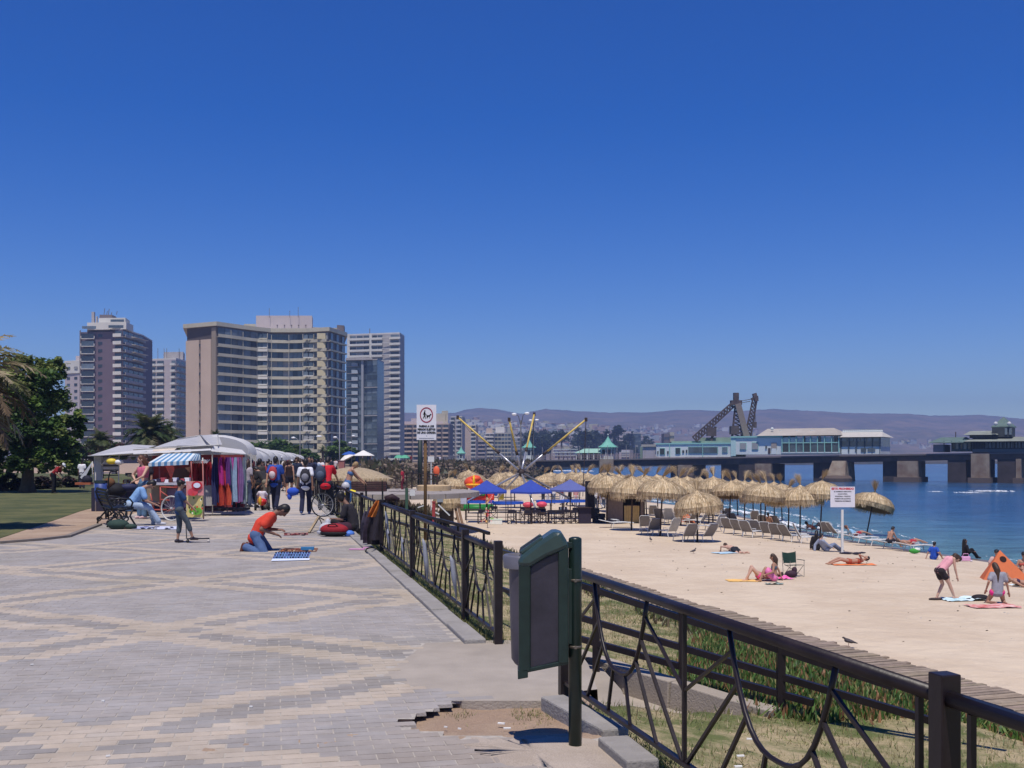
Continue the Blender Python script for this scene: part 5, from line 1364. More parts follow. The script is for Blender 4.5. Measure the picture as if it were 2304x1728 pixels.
def ik(a,b,l1,l2,hint):
 a,b,hint=Vector(a),Vector(b),Vector(hint);d=b-a;L=d.length
 if L>(l1+l2)*.995:b=a+d*((l1+l2)*.995/L);d=b-a;L=d.length
 x=(l1*l1-l2*l2+L*L)/(2*L);h=math.sqrt(max(0,l1*l1-x*x));dn=d.normalized()
 p=hint-dn*hint.dot(dn)
 p=p.normalized()if p.length>1e-4 else dn.orthogonal().normalized()
 return a+dn*x+p*h,b
STAND=dict(pel=(0,0,.93),chest=(0,.02,1.40),head=(0,.05,1.605),hl=(-.23,.05,.80),hr=(.23,.05,.80),fl=(-.10,0,.08),fr=(.10,.02,.08))
WALK=dict(STAND,fl=(-.09,.26,.08),fr=(.09,-.26,.13),hl=(-.24,-.16,.84),hr=(.24,.22,.88),pel=(0,0,.905),chest=(0,.03,1.38),head=(0,.07,1.585))
WALK2=dict(STAND,fl=(-.09,-.2,.12),fr=(.09,.22,.08),hl=(-.24,.18,.86),hr=(.24,-.12,.82),pel=(0,0,.91))
SITG=dict(pel=(0,0,.12),chest=(0,.06,.58),head=(0,.12,.79),hl=(-.2,.34,.32),hr=(.2,.34,.32),fl=(-.14,.62,.07),fr=(.14,.62,.07),kh=(0,.2,1))
def person(label,loc,yaw,pose=STAND,top=None,tc='#888888',bot='trousers',bc='#333333',skin='m',hair='k',hs='short',shoe='#222222',sc=1.0,vox=.022,group=None,face=None,extras=None,hat=None,flat=False,name='person',cat='person'):
 P_=dict(STAND);P_.update(pose);V3={k:Vector(v)for k,v in P_.items()if isinstance(v,tuple)}
 T=thing(name,label,cat,loc,math.radians(yaw),group)
 if sc!=1:T.scale=(sc,)*3
 pel,ch,hd=V3['pel'],V3['chest'],V3['head']
 rt=V3.get('rt',Vector((1,0,0))).normalized();rs=V3.get('rs',rt).normalized()
 tv=(ch-pel).normalized();fw=rt.cross(tv)*-1
 fw=tv.cross(rt)*-1 if False else Vector(rt.cross(tv))*-1
 hipL,hipR=pel-rt*.09,pel+rt*.09
 shL,shR=ch-rs*.165,ch+rs*.165
 eh=V3.get('eh',Vector((0,-.6,-.5)))
 elL,hl=ik(shL,V3['hl'],.28,.25,V3.get('ehl',eh+Vector((-.4,0,0))));elR,hr=ik(shR,V3['hr'],.28,.25,V3.get('ehr',eh+Vector((.4,0,0))))
 kh=V3.get('kh',Vector((0,1,0)))
 knL,fl=ik(hipL,V3['fl'],.43,.42,V3.get('khl',kh));knR,fr=ik(hipR,V3['fr'],.43,.42,V3.get('khr',kh))
 mid=pel.lerp(ch,.5)
 if 'mid' in V3:mid=V3['mid']
 g=.0
 def torso(e):
  o=rt*.055;c2=rs*.07
  return[capsule(hipL,hipR,.10+e,.10+e),capsule(pel-o,mid-o,.098+e,.09+e),capsule(pel+o,mid+o,.098+e,.09+e),capsule(mid-o,ch-c2-tv*.06,.092+e,.098+e),capsule(mid+o,ch+c2-tv*.06,.092+e,.098+e),capsule(shL,shR,.052+e,.052+e)]
 def arms(e,f,s0=0):
  r=[]
  for s,l,h in((shL,elL,hl),(shR,elR,hr)):
   if f<=.5:q=s.lerp(l,f*2);r.append(capsule(s,q,.05+e,.047+e+.008))
   else:r+=[capsule(s,l,.05+e,.038+e),capsule(l,l.lerp(h,(f-.5)*2),.038+e,.034+e)]
  return r
 def legs(e,f,fl_=0):
  r=[]
  for s,l,h in((hipL,knL,fl),(hipR,knR,fr)):
   if f<=.5:r.append(capsule(s,s.lerp(l,f*2),.088+e,.07+e+fl_))
   else:r+=[capsule(s,l,.086+e,.058+e),capsule(l,l.lerp(h,(f-.5)*2),.058+e,.045+e+fl_)]
  return r
 fine=vox<=.014
 nk=ch+tv*.04;hup=(hd-nk).normalized();fd=V3.get('face',fw*1.0)
 fd=(fd-hup*fd.dot(hup)).normalized();hx=fd.cross(hup)
 HM=Matrix((hx,fd,hup)).transposed()
 body=torso(0)+[capsule(nk,hd-hup*.03,.052,.05),ell(hd,(.074,.092,.112),HM),ell(hd+fd*.03-hup*.055,(.05,.055,.055),HM),ell(hd+fd*.097-hup*.015,(.013,.02,.022),HM),ell(hd-hx*.076,(.012,.02,.03),HM),ell(hd+hx*.076,(.012,.02,.03),HM)]
 for s,l,h in((shL,elL,hl),(shR,elR,hr)):
  body+=[capsule(s,l,.048,.036),capsule(l,h,.037,.026)]
  d=(h-l).normalized();sd=d.cross(Vector((0,0,1)));sd=sd.normalized()if sd.length>.1 else rt.copy();dn=sd.cross(d)
  cur=V3.get('curl',Vector((0,0,-.35)))
  sgn=-1 if s is shL else 1
  if fine:
   body.append(capsule(h+d*.03-sd*.018,h+d*.075-sd*.02,.022,.02));body.append(capsule(h+d*.03+sd*.018,h+d*.075+sd*.02,.022,.02))
   for i in range(4):
    o=sd*(-.031+.0205*i);b0=h+d*.085+o;ln=(.036,.042,.039,.03)[i]
    b1=b0+(d+cur*.4).normalized()*ln;b2=b1+(d+cur*1.6).normalized()*ln*.8
    body+=[capsule(b0-d*.02,b1,.0105,.010,6,2),capsule(b1,b2,.010,.0085,6,2)]
   t0=h+d*.035+sd*(-.03*sgn);body+=[capsule(t0,t0+(d*.5-sd*sgn*.8).normalized()*.045,.013,.011,6,2),capsule(t0+(d*.5-sd*sgn*.8).normalized()*.045,t0+(d*.5-sd*sgn*.8).normalized()*.045+d*.028,.011,.009,6,2)]
  else:
   body+=[capsule(h,h+d*.08,.028,.03),capsule(h+d*.08,h+d*.15+cur*.03,.027,.016),capsule(h+d*.03,h+d*.08-sd*sgn*.04,.015,.012)]
 toe={}
 for nm,l,h in(('l',knL,fl),('r',knR,fr)):
  body+=[capsule(hipL if nm=='l' else hipR,l,.085,.055),capsule(l,l.lerp(h,.35),.054,.053),capsule(l.lerp(h,.35),h,.053,.033)]
  td=V3.get('t'+nm,V3.get('toe',Vector((0,1,0))));td=td.normalized();toe[nm]=(h,td)
  sole=Vector((0,0,-.045))if 'sole' not in V3 else V3['sole']
  body.append(capsule(h+sole*.6-td*.03,h+sole+td*.13,.034,.026))
 me=fuse(body,'body',SK[skin],vox*(1 if fine else .9));inst('body',me,T)
 mb=MB()
 for s in(-1,1):mb.sphere(hd+fd*.086+hx*s*.03+hup*.012,.011,6,4)
 mb.build('eyes',M_eye,T)
 if hs:
  hp=[ell(hd-fd*.016+hup*.022,(.085,.094,.108),HM)]
  if hs=='short':hp.append(ell(hd-fd*.04-hup*.02,(.07,.065,.09),HM))
  if hs in('long','vlong','pony'):
   L_=.2 if hs=='long' else .42
   b0=hd-fd*.05;b1=hd-fd*.085-hup*.1;dn_=Vector((0,0,-1));b2=b1+(dn_*.8-tv*.6).normalized()*L_-fd*.02
   w=(.075,.07)if hs!='pony' else(.04,.03)
   hp+=[capsule(b0,b1,.08,w[0]),capsule(b1,b2,w[0],w[1]*.55),capsule(hd+hx*.045-fd*.02,hd+hx*.06-fd*.04-hup*.16,.04,.03),capsule(hd-hx*.045-fd*.02,hd-hx*.06-fd*.04-hup*.16,.04,.03)]
  if hs=='messy':hp+=[ell(hd-fd*.03+hup*.05,(.10,.10,.09),HM),ell(hd+fd*.05+hup*.08+hx*.02,(.06,.05,.04),HM),ell(hd-hx*.05,(.05,.07,.1),HM)]
  if hs=='bun':hp.append(ell(hd-fd*.09+hup*.07,(.045,.045,.045)))
  inst('hair',fuse(hp,'hair',HR[hair],.014,2),T)
 if hat:
  mb=MB();mb.sphere((0,0,0),(.092,.1,.075),12,7,M=HM);mb.v=[tuple(Vector(v)+hd+hup*.06-fd*.005)for v in mb.v]
  mb.build('hat',cm(hat),T,True)
  mb=MB();q=hd+hup*.07+fd*.09;mb.sphere((0,0,0),(.07,.07,.012),10,5,M=HM);mb.v=[tuple(Vector(v)+q)for v in mb.v];mb.build('brim',cm(hat),T,True)
 e=.016
 if top:
  parts=torso(e)[1:]if top!='crop' else torso(e)[3:5]
  sl={'tee':.32,'long':.97,'tank':.02,'jacket':.97,'crop':0,'bikini':0}[top]
  if top=='bikini':parts=[capsule(ch-rs*.08-tv*.12,ch+rs*.08-tv*.12,.105,.105)]
  elif top in('tank','crop'):parts=parts[:-1]if top=='tank' else parts
  elif top in('tee','long','jacket'):parts+=arms(e+(.012 if top=='jacket' else .004),sl)+[capsule(pel-rt*.05-tv*.06,pel+rt*.05-tv*.06,.115,.115)]
  inst('top',fuse(parts,'top',cm(tc,.85,var=.12,bump=.3,bscale=18),vox),T)
 if bot:
  parts=[capsule(hipL,hipR,.10+e*.9,.10+e*.9)]
  if bot=='briefs':parts=[capsule(hipL+(knL-hipL)*.1,hipR+(knR-hipR)*.1,.10+e,.10+e)]
  elif bot=='skirt':parts+=[capsule(hipL,hipL.lerp(knL,.7),.11,.125),capsule(hipR,hipR.lerp(knR,.7),.11,.125),capsule(hipL.lerp(knL,.6),hipR.lerp(knR,.6),.11,.11)]
  else:parts+=legs(e,{'trousers':.97,'shorts':.42,'capri':.72,'short':.25}[bot],.012 if bot=='trousers' else .01)+[capsule(pel,pel+tv*.08,.115,.11)]
  inst('bottom',fuse(parts,'bottom',cm(bc,.9,var=.18,bump=.3,bscale=18),vox),T)
 if shoe:
  for nm in('l','r'):
   h,td=toe[nm];sole=Vector((0,0,-.045))if 'sole' not in V3 else V3['sole']
   inst('shoe',fuse([capsule(h+sole*.75-td*.045,h+sole+td*.14,.044,.034),capsule(h,h+sole*.6,.045,.045)],'shoe',cm(shoe,.6),.016,2),T)
 T['_']=0;del T['_']
 return T
def at_sand(u,v,dz=0.):
 """point on the beach under a pixel: iterate on the real ground height"""
 z=SAND
 for _ in range(12):p=P(u,v,z);z=ground_z(p.x,p.y)
 p.z=z+dz;return p
def backpack(T,c,col,col2,w=.3,h=.42,d=.16,name='backpack'):
 m=MB();m.sphere(c,(w/2,d/2,h/2),12,9);m.build(name,cm(col,.8),T,True)
 m=MB();m.sphere((c[0],c[1]-d*.36,c[2]-h*.1),(w*.36,d*.32,h*.27),10,7);m.build('pocket',cm(col2,.8),T,True)
 for s in(-1,1):MB().tube([(c[0]+s*w*.3,c[1]+.04,c[2]+h*.4),(c[0]+s*w*.33,c[1]+.2,c[2]+h*.46),(c[0]+s*w*.36,c[1]+.26,c[2]+h*.05)],.016,6).build('strap',cm(col,.8),T,True)
# --- thatched parasols
M_straw=mat('thatch_straw',(.95,.95,.95),.85,var=.12,scale=9,attr='tint',trans=.12)
SCOL=[(.62,.46,.27),(.74,.58,.36),(.50,.36,.20),(.66,.51,.31),(.32,.22,.12),(.82,.68,.46)]
TPROF=[(0,.0),(.10,-.07),(.33,-.14),(.64,-.23),(.90,-.38),(1.08,-.58),(1.17,-.80),(1.15,-1.02)]
def thatch(seed,n=3000,rs=1.0,zs=1.0,tuft=190,droop=0.):
 r=random.Random(seed);mb=MB();N=40
 pr=[(a*rs,b*zs)for a,b in TPROF]
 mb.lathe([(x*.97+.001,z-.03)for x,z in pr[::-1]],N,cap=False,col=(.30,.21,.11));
 lob=[r.uniform(-.07,.07)for _ in range(12)]
 for k in range(n):
  a=r.uniform(0,2*math.pi);i0=r.choice([0,1,2,3,4,4,5,5]);L=len(pr);c=r.choice(SCOL);v=r.uniform(.75,1.25);c=(c[0]*v,c[1]*v,c[2]*v)
  lb=lob[int(a/6.2832*12)%12];pts=[];aa=a
  n2=r.choice([2,3,3])if i0<5 else 3
  for j in range(n2+1):
   i=min(L-1,i0+j);rr,zz=pr[i];ex=r.uniform(-.02,.05)
   if i0+j>=L-1:rr+=(i0+j-L+1)*-.02;zz-=(i0+j-L+1)*.2*r.random()-lb*1.6
   pts.append(Vector((math.cos(aa)*(rr+.02+ex),math.sin(aa)*(rr+.02+ex),zz+r.uniform(0,.035))));aa+=r.gauss(0,.02)
  w=Vector((-math.sin(a),math.cos(a),0))*r.uniform(.007,.016)
  vs=[]
  for j,p in enumerate(pts):f=1-.7*j/len(pts);vs+=[p-w*f,p+w*f]
  mb._add(vs,[(2*j,2*j+1,2*j+3,2*j+2)for j in range(len(pts)-1)],c)
 lean=Vector((r.choice([-1,1,-1])*r.uniform(.15,.5),r.uniform(-.25,.25),.1))
 for k in range(tuft):
  a=r.uniform(0,6.283);c=r.choice(SCOL[:5]);v=r.uniform(.6,1.15);q=r.uniform(0,.06)
  p0=Vector((math.cos(a)*q,math.sin(a)*q,-.1));p1=Vector((math.cos(a)*q*.7,math.sin(a)*q*.7,.1));sp=r.uniform(.04,.24);p2=p1+Vector((math.cos(a)*sp,math.sin(a)*sp,r.uniform(.2,.48)))+lean*.75;p3=p2+Vector((math.cos(a)*sp*.5,math.sin(a)*sp*.5,r.uniform(-.06,.1)))+lean*.6
  w=Vector((-math.sin(a),math.cos(a),0))*.006
  mb._add([p0-w,p0+w,p1+w,p1-w,p2+w*.7,p2-w*.7,p3],[(0,1,2,3),(3,2,4,5),(5,4,6)],(c[0]*v,c[1]*v,c[2]*v))
 return mb.mesh('thatch',M_straw)
THM=[thatch(1),thatch(2,rs=1.06,zs=.92),thatch(3,rs=.96,zs=1.08),thatch(4,rs=1.1,zs=1.0,tuft=210)]
M_pole=mat('parasol_pole',(.065,.042,.03),.8,var=.3,scale=14,bump=.3)
_pole={}
UMB=[(1569,1219.6,1104,'nearest in the middle, with two grey loungers at its foot'),(1485,1206,1076,'with a curled tuft, second from the left in the front line'),(1420.6,1193.6,1072,'on a thin pole left, just before the wooden hut'),(1366,1178,1066,'at the left end, beside the pale blue canopy'),(1604,1179.5,1072,'behind and right of the nearest one, with a windblown tuft'),(1675,1176,1082,'broad double one in the middle, on two poles'),(1742,1173,1084,'behind the one with the row of grey loungers'),(1774,1194,1099,'with a spiky tuft, over the row of grey loungers'),(1845,1206,1080,'directly behind the white beach sign'),]
gU='thatched beach parasols'
def umbrella(base,topz,lb,k,tilt=None,sc=1.0,lab_pre='straw thatched parasol '):
 T=thing('thatched_parasol',lab_pre+lb,'parasol',base,rnd.uniform(0,6),gU)
 h=topz-base[2]
 key=round(h,1)
 MB().tube([(0,0,-.2),(.01,0,h*.5),(0,0,h-.08)],[.05,.042,.038],8).build('pole',M_pole,T,True)
 o=inst('thatch',THM[k%4],T,(0,0,h-.02));o.scale=(sc,sc,sc);o.rotation_euler=(rnd.gauss(0,.045),rnd.gauss(0,.045),rnd.uniform(0,6));T.rotation_euler=(rnd.gauss(0,.02),rnd.gauss(0,.03),0)
 if tilt:o.rotation_euler=(tilt[0],tilt[1],0);T.rotation_euler.z=0
 return T
for i,(u,v,vt,lb)in enumerate(UMB):
 b=at_sand(u,v);umbrella(b,Zv(vt,b.y),lb,i,sc=1.12 if i==5 else(1.06 if i in(1,2,4)else 1.0))
b=at_sand(1948,1213)
T=thing('thatched_parasol','straw thatched parasol leaning right, at the far right of the group','parasol',b,0,gU);T.rotation_euler=(0,.19,0)
h=2.9
MB().tube([(0,0,-.2),(0,0,h-.05)],.042,8).build('pole',M_pole,T,True);o=inst('thatch',THM[3],T,(0,0,h));o.rotation_euler=(.0,.12,1.0)
FARU=[(1532,1076,68),(1640,1082,69),(1712,1090,67),(1800,1092,66),(1450,1074,70),(1398,1070,72),(1595,1080,74),(1760,1080,80),(1660,1072,90),(1480,1064,92),(1303,1060,95),(1322,1058,90),(1345,1056,86),(1393,1054,84),(1418,1064,78),(1455,1066,80),(1520,1072,76),(1545,1066,84),(1572,1074,82),(1627,1074,78),(1695,1077,80),(1720,1085,66),(1240,1062,118),(1262,1063,112),(1285,1061,116),(1224,1067,108),(1052,1057,118),(1065,1064,112),(1022,1073,100),(1131,1060,116),(1150,1062,108),(1300,1068,104),(1365,1058,100),(1012,1075,106),(1122,1066,98),(1158,1068,92)]
FARU.sort();nF=[sum(1 for f in FARU if f[0]>1290),0];oF=[0,0]
ORD='first second third fourth fifth sixth seventh eighth ninth tenth eleventh twelfth 13th 14th 15th 16th 17th 18th 19th 20th 21st 22nd 23rd 24th 25th 26th 27th 28th'.split()
for i,(u,vt,D)in enumerate(FARU):
 x,y=XY(u,D);z=ground_z(x,y);hh=max(2.3,min(3.0,Zv(vt,D)-z))
 umbrella((x,y,z),z+hh,(ORD[oF[u>1290]]+(' from the left of the straw parasols crowded behind the front line' if u>1290 else ' from the left of the far straw parasols behind the trampolines')),i,lab_pre='',sc=1.05)
 oF[u>1290]+=1
# --- sun loungers
M_plas=mat('white_plastic',(.66,.66,.64),.4,var=.06,scale=5)
M_sling=mat('grey_sling',(.20,.185,.18),.8,var=.15,scale=12)
def make_lounger(name,lb,ang=50,sling=M_sling,frame=M_plas,face_down=False):
 T=thing(name,lb,'sun lounger',(0,0,0),0,'sun loungers under the parasols')
 a=math.radians(ang);L=1.25;B=.80;z=.30
 MB().box((0,L/2,z),(.58,L,.03)).build('seat',sling,T)
 m=MB()
 for s in(-1,1):m.tube([(s*.31,-.02,z),(s*.31,L*.5,z+.03),(s*.31,L,z-.02)],.022,6)
 for i in range(7):m.box((0,.1+i*.17,z+.018),(.56,.05,.012))
 m.build('seat_frame',frame,T)
 m=MB();e=Vector((0,-B*math.cos(a),z+B*math.sin(a)))
 rows=[]
 for j in range(6):
  f=j/5.0;w=.29*(1-.25*max(0,f-.6)/.4*(f>.6));c=Vector((0,0,z)).lerp(e,f)+Vector((0,-.03*math.sin(f*3.1),0))
  rows.append([(-w,c.y,c.z),(w,c.y,c.z)])
 m.grid(rows);rows2=[[(p[0],p[1]-.025,p[2])for p in r_]for r_ in rows];m.grid([r_[::-1]for r_ in rows2]);m.build('backrest',sling,T)
 m=MB()
 for s in(-1,1):m.tube([(s*.31,0,z)]+[(s*(.31-(.07 if j==5 else 0)),rows[j][0][1]-.012,rows[j][0][2])for j in range(6)],.02,6)
 m.tube([rows[5][0],rows[5][1]],.02,6);m.build('back_frame',frame,T)
 for s in(-1,1):
  for y in(.05,L-.15):MB().tube([(s*.30,y,z-.01),(s*.31,y+(.1 if y>.5 else-.1),0)],.022,6).build('leg',frame,T)
 MB().tube([(-.31,.35,z+.16),(-.31,-.05,z+.18)],.018,6).tube([(.31,.35,z+.16),(.31,-.05,z+.18)],.018,6).tube([(-.31,.33,z),(-.31,.35,z+.16)],.016,5).tube([(.31,.33,z),(.31,.35,z+.16)],.016,5).build('armrest',frame,T)
 return T
LG_=[(1452,1196,10),(1470,1204,-10),(1512,1208,-35),(1549,1220,-15),(1592,1220,-30),(1614,1196,-40),(1506,1180,20),(1525,1176,-15),(1486,1176,30),(1470,1166,10),(1560,1178,-20),(1580,1182,-60),(1640,1201,40),(1662,1205,45),(1682,1209,40),(1705,1207,42),(1728,1212,38),(1748,1216,35),(1772,1219,55),(1718,1190,25),(1745,1192,30),(1650,1186,30),(1820,1203,75),(1862,1208,30),(1880,1211,80),(1926,1221,75),(1955,1228,80),(1998,1235,70),(2045,1241,70),(1802,1222,95),(1378,1187,85),(1600,1170,30),(1630,1172,-20),(1700,1178,20)]
wl2=['left of the pale blue tent opening','beside the pole of the second parasol','right of the second parasol pole','left of the nearest parasol pole','right of the nearest parasol pole','with a rounded white back, behind the right grey pair','white framed, just left of the small orange tent','turned towards the small orange tent','behind the second parasol pole','farthest left near the water','right of the small orange tent','low, between the orange tent and the rounded one','first on the left of the slanted row','second in the slanted row','third in the slanted row','fourth in the slanted row','fifth in the slanted row','sixth in the slanted row, near the spiky parasol','last in the slanted row with its back folded forward','behind the middle of the slanted row, holding a sunbather','behind the right end of the slanted row','behind the left end of the slanted row','under the parasol behind the beach sign','raised high, left of the beach sign','reclined, behind the beach sign','carrying a reclining sunbather, right of the sign','at the foot of the leaning parasol','under the seated shirtless man','rightmost, with a green bag hung on its end','empty with a dark rounded back, before the sign','low white, lying flat beside the dark bar','partly hidden by the middle parasols','half hidden near the breaking wave','far back near the water behind the broad parasol']
lp=make_lounger('sun_lounger','grey sun lounger '+wl2[0])
lp2=make_lounger('sun_lounger','white sun lounger '+wl2[5],ang=62,sling=mat('pale_sling',(.40,.39,.37),.7));lp3=make_lounger('sun_lounger','flat sun lounger '+wl2[30],ang=12,sling=M_plas)
protos={0:lp,5:lp2,30:lp3}
for i,(u,v,yaw)in enumerate(LG_):
 k=5 if i in(5,6,7,2,29,11)else(30 if i in(30,25,26,27,28,22)else 0)
 b=at_sand(u,v);b.z+=.01;pro=protos[k]
 lab=('white ' if k==5 else('flat ' if k==30 else 'grey '))+'sun lounger '+wl2[i]
 if i in protos:pro.location=b;pro.rotation_euler.z=math.radians(-yaw);pro['label']=lab
 else:dup(pro,b,math.radians(-yaw),lab)
# --- beach people and their things
def towel(label,c,w,l,rz,col,col2=None,name='towel',cat='towel',wr=.03):
 r=random.Random(int(c.x*100));rows=[];n=14
 for j in range(n+1):
  row=[]
  for i in range(n+1):
   x,y=(i/n-.5)*w,(j/n-.5)*l
   row.append((x+r.gauss(0,.01),y+r.gauss(0,.01),.015+wr*abs(noise.noise((x*4,y*4,c.x)))))
  rows.append(row)
 m=mat('towel_'+col.strip('#')+(col2 or '').strip('#'),col,.95,scale=3,color2=col2,bump=.4,bscale=30)
 o=MB().grid(rows).build(name,m,smooth=True);o.location=c;o.rotation_euler.z=rz
 return tag(o,label,cat)
b=at_sand(2118,1350)
person('woman in pink tank top and dark shorts bending forward on the sand',b,-78,dict(pel=(0,-.05,.86),chest=(0,.30,1.22),head=(.02,.52,1.20),face=(0,.6,-1),hl=(-.16,.36,.62),hr=(.2,.40,.62),fl=(-.10,-.08,.08),fr=(.13,.34,.10),ehl=(-.8,-.2,.4)),'tank','#e0a0a8','short','#2a2326','l','b','long',shoe=None,vox=.013)
towel('crumpled light blue and white towel beside the bending woman',at_sand(2166,1350),1.3,.7,.2,'#9cc6d0','#e4eef0',wr=.12)
o=MB().sphere((0,0,.07),(.26,.17,.1),12,7).sphere((-.3,0,.03),(.12,.05,.03),8,5).build('bag',cm('#1c161c',.8),smooth=True);o.location=at_sand(2205,1350);tag(o,'black rounded bag lying between the blue towel and the red towel','bag')
o=MB().sphere((0,0,.03),(.2,.09,.04),10,6).build('sandals',cm('#3b2e2c',.8),smooth=True);o.location=at_sand(2104,1350);tag(o,'dark bundle of sandals left of the bending woman','sandals')
b=at_sand(2244,1358)
person('woman in grey top and pink briefs kneeling with her back to the camera',b,-6,dict(pel=(0,0,.36),chest=(.03,.06,.84),head=(-.02,.12,1.05),hl=(-.30,.02,.40),hr=(.34,.06,.30),fl=(-.14,-.22,.06),fr=(.14,-.22,.06),kh=(0,1,-.1),tl=(0,-1,0),tr=(0,-1,0),sole=(0,0,.0),khl=(-.3,1,-.3),khr=(.3,1,-.3)),'tee','#8d8d96','briefs','#e2388a','m','b','vlong',shoe=None,vox=.013)
towel('crumpled red and white towel under the kneeling woman',at_sand(2242,1368)+Vector((0,.25,0)),1.35,.75,.1,'#b82020','#e8c8c0',wr=.07)
g0=at_sand(1742,1308)
person('young woman in a bikini sitting upright beside the green folding chair',g0,72,dict(pel=(0,0,.12),chest=(0,.0,.60),head=(0,.05,.82),hl=(-.22,.25,.25),hr=(.26,-.22,.12),fl=(-.25,.45,.07),fr=(.2,.5,.07),kh=(0,.2,.6)),'bikini','#4c5a6a','skirt','#d878a8','m','b','long',shoe=None,vox=.013)
g1=at_sand(1700,1306)
person('woman in pink swimsuit lying on her back with knees raised',g1+Vector((.15,0,0)),96,dict(pel=(0,0,.13),chest=(0,-.45,.17),head=(0,-.70,.22),face=(0,.2,1),hl=(-.25,-.15,.18),hr=(.2,.05,.30),fl=(-.10,.52,.07),fr=(.12,.40,.07),kh=(0,0,1),eh=(0,0,-.2)),'crop','#e06a98','briefs','#d85a8e','l','b','short',shoe=None,vox=.013)
towel('yellow towel under the woman lying with raised knees',at_sand(1672,1307),1.1,.7,.0,'#e0a850','#f0c880')
towel('bright pink towel beside the sitting young woman',at_sand(1766,1303),.55,.4,.3,'#e03a90','#f090c0',wr=.16)
towel('dark green and white bag and cloth in front of the sitting young woman',at_sand(1742,1315),.6,.3,.1,'#20302c','#a0b0a8',name='cloth_bundle',cat='bundle',wr=.1)
T=thing('folding_chair','dark green canvas folding chair standing empty on the sand','chair',at_sand(1786,1297),math.radians(200))
MB().box((0,.0,.40),(.46,.42,.02),rx=.08).build('seat',cm('#1d3a30',.85),T)
MB().grid([[(-.26,-.24,.46),(0,-.28,.44),(.26,-.24,.46)],[(-.28,-.30,.84),(0,-.36,.80),(.28,-.30,.84)]]).build('backrest',cm('#1d3a30',.85),T)
for s in(-1,1):
 MB().tube([(s*.27,-.24,0),(s*.28,-.30,.86)],.011,6).build('rear_leg',mat('chair_steel',(.25,.24,.2),.5),T)
 MB().tube([(s*.27,.24,0),(-s*.24,-.22,.42)],.010,6).build('cross_leg',mat('chair_steel',(.25,.24,.2)),T)
 MB().tube([(s*.27,-.24,.02),(s*.26,.22,.42)],.010,6).build('cross_leg',mat('chair_steel',(.25,.24,.2)),T)
 MB().box((s*.29,.0,.58),(.06,.44,.015)).build('armrest',cm('#1d3a30',.85),T);MB().tube([(s*.29,.2,.0),(s*.29,.2,.58)],.010,6).build('front_leg',mat('chair_steel',(.25,.24,.2)),T)
o=MB().sphere((0,0,.12),(.22,.16,.13),10,7).sphere((.12,.03,.25),(.1,.08,.12),8,6).build('bag',cm('#3a2430',.8),smooth=True);o.location=at_sand(1780,1299);tag(o,'dark maroon bag under the green folding chair','bag')
b=at_sand(1642,1241)
person('shirtless man lying face down on a blue towel',b,205,dict(pel=(0,.35,.14),chest=(0,-.08,.20),head=(0,-.32,.26),face=(0,-.6,-.5),hl=(-.35,-.2,.06),hr=(.35,-.2,.06),fl=(-.12,1.15,.07),fr=(.12,1.15,.07),kh=(0,0,-1),toe=(0,1,0),eh=(1,0,0)),None,'','short','#22242c','l','b','short',shoe=None,vox=.014)
towel('light blue patterned towel under the man lying face down',at_sand(1640,1244),1.5,.8,.5,'#8fb4cc','#c8dce4')
b=at_sand(1836,1238)
person('person in black top with long dark hair sitting by the sign post',b,-30,dict(SITG,hl=(-.2,-.15,.1)),'long','#1a1416','trousers','#1c1a20','m','k','vlong',vox=.015)
b=at_sand(1858,1241)
person('person in grey hooded top leaning back on one arm by the sign post',b,-75,dict(pel=(0,0,.12),chest=(0,-.25,.5),head=(0,-.22,.72),hl=(-.2,-.45,.04),hr=(.2,.2,.2),fl=(-.12,.75,.08),fr=(.14,.7,.08),kh=(0,.1,1)),'jacket','#8c93a6','trousers','#6e7890','l','k','short',vox=.015)
o=MB().sphere((0,0,.05),(.35,.1,.05),10,6).sphere((.4,-.15,.05),(.2,.12,.06),10,6).sphere((.75,.2,.05),(.18,.07,.04),8,5).build('shoes_and_clothes',cm('#2c2836',.9),smooth=True);o.location=at_sand(1905,1247);tag(o,'dark heap of shoes and clothes right of the sign post','clothes')
b=at_sand(1912,1270)
person('sunbathing woman lying on her back on an orange towel',b,97,dict(pel=(0,0,.12),chest=(0,-.45,.15),head=(0,-.70,.24),face=(0,.5,1),hl=(-.36,-.45,.32),hr=(.25,.02,.08),fl=(-.12,.82,.08),fr=(.12,.80,.08),kh=(0,0,.3),ehl=(-.5,.3,1)),'bikini','#a05038','briefs','#a05038','m','k','short',shoe=None,vox=.015)
towel('orange towel under the sunbathing woman',at_sand(1920,1271),1.7,.6,.05,'#e06a3a','#f09a60')
person('shirtless man sitting on a lounger with his hand to his face',at_sand(2000,1236)+Vector((0,0,.30)),-60,dict(pel=(0,0,.12),chest=(0,.16,.55),head=(0,.30,.74),face=(0,1,-.5),hl=(-.1,.34,.5),hr=(.16,.5,.2),fl=(-.14,.75,.06),fr=(.16,.7,-.15),kh=(0,.2,1)),None,'','short','#20202a','m','k','short',shoe=None,vox=.016)
person('reclining sunbather with red shorts and blue top on a lounger right of the sign',at_sand(1918,1219)+Vector((0,0,.34)),-80,dict(pel=(0,.2,.1),chest=(0,-.18,.30),head=(0,-.38,.5),hl=(-.2,.1,.2),hr=(.2,.15,.2),fl=(-.1,1.0,.1),fr=(.1,1.02,.1),kh=(0,0,.4)),'tee','#8fb6d0','short','#a02838','m','r','short',shoe=None,vox=.017)
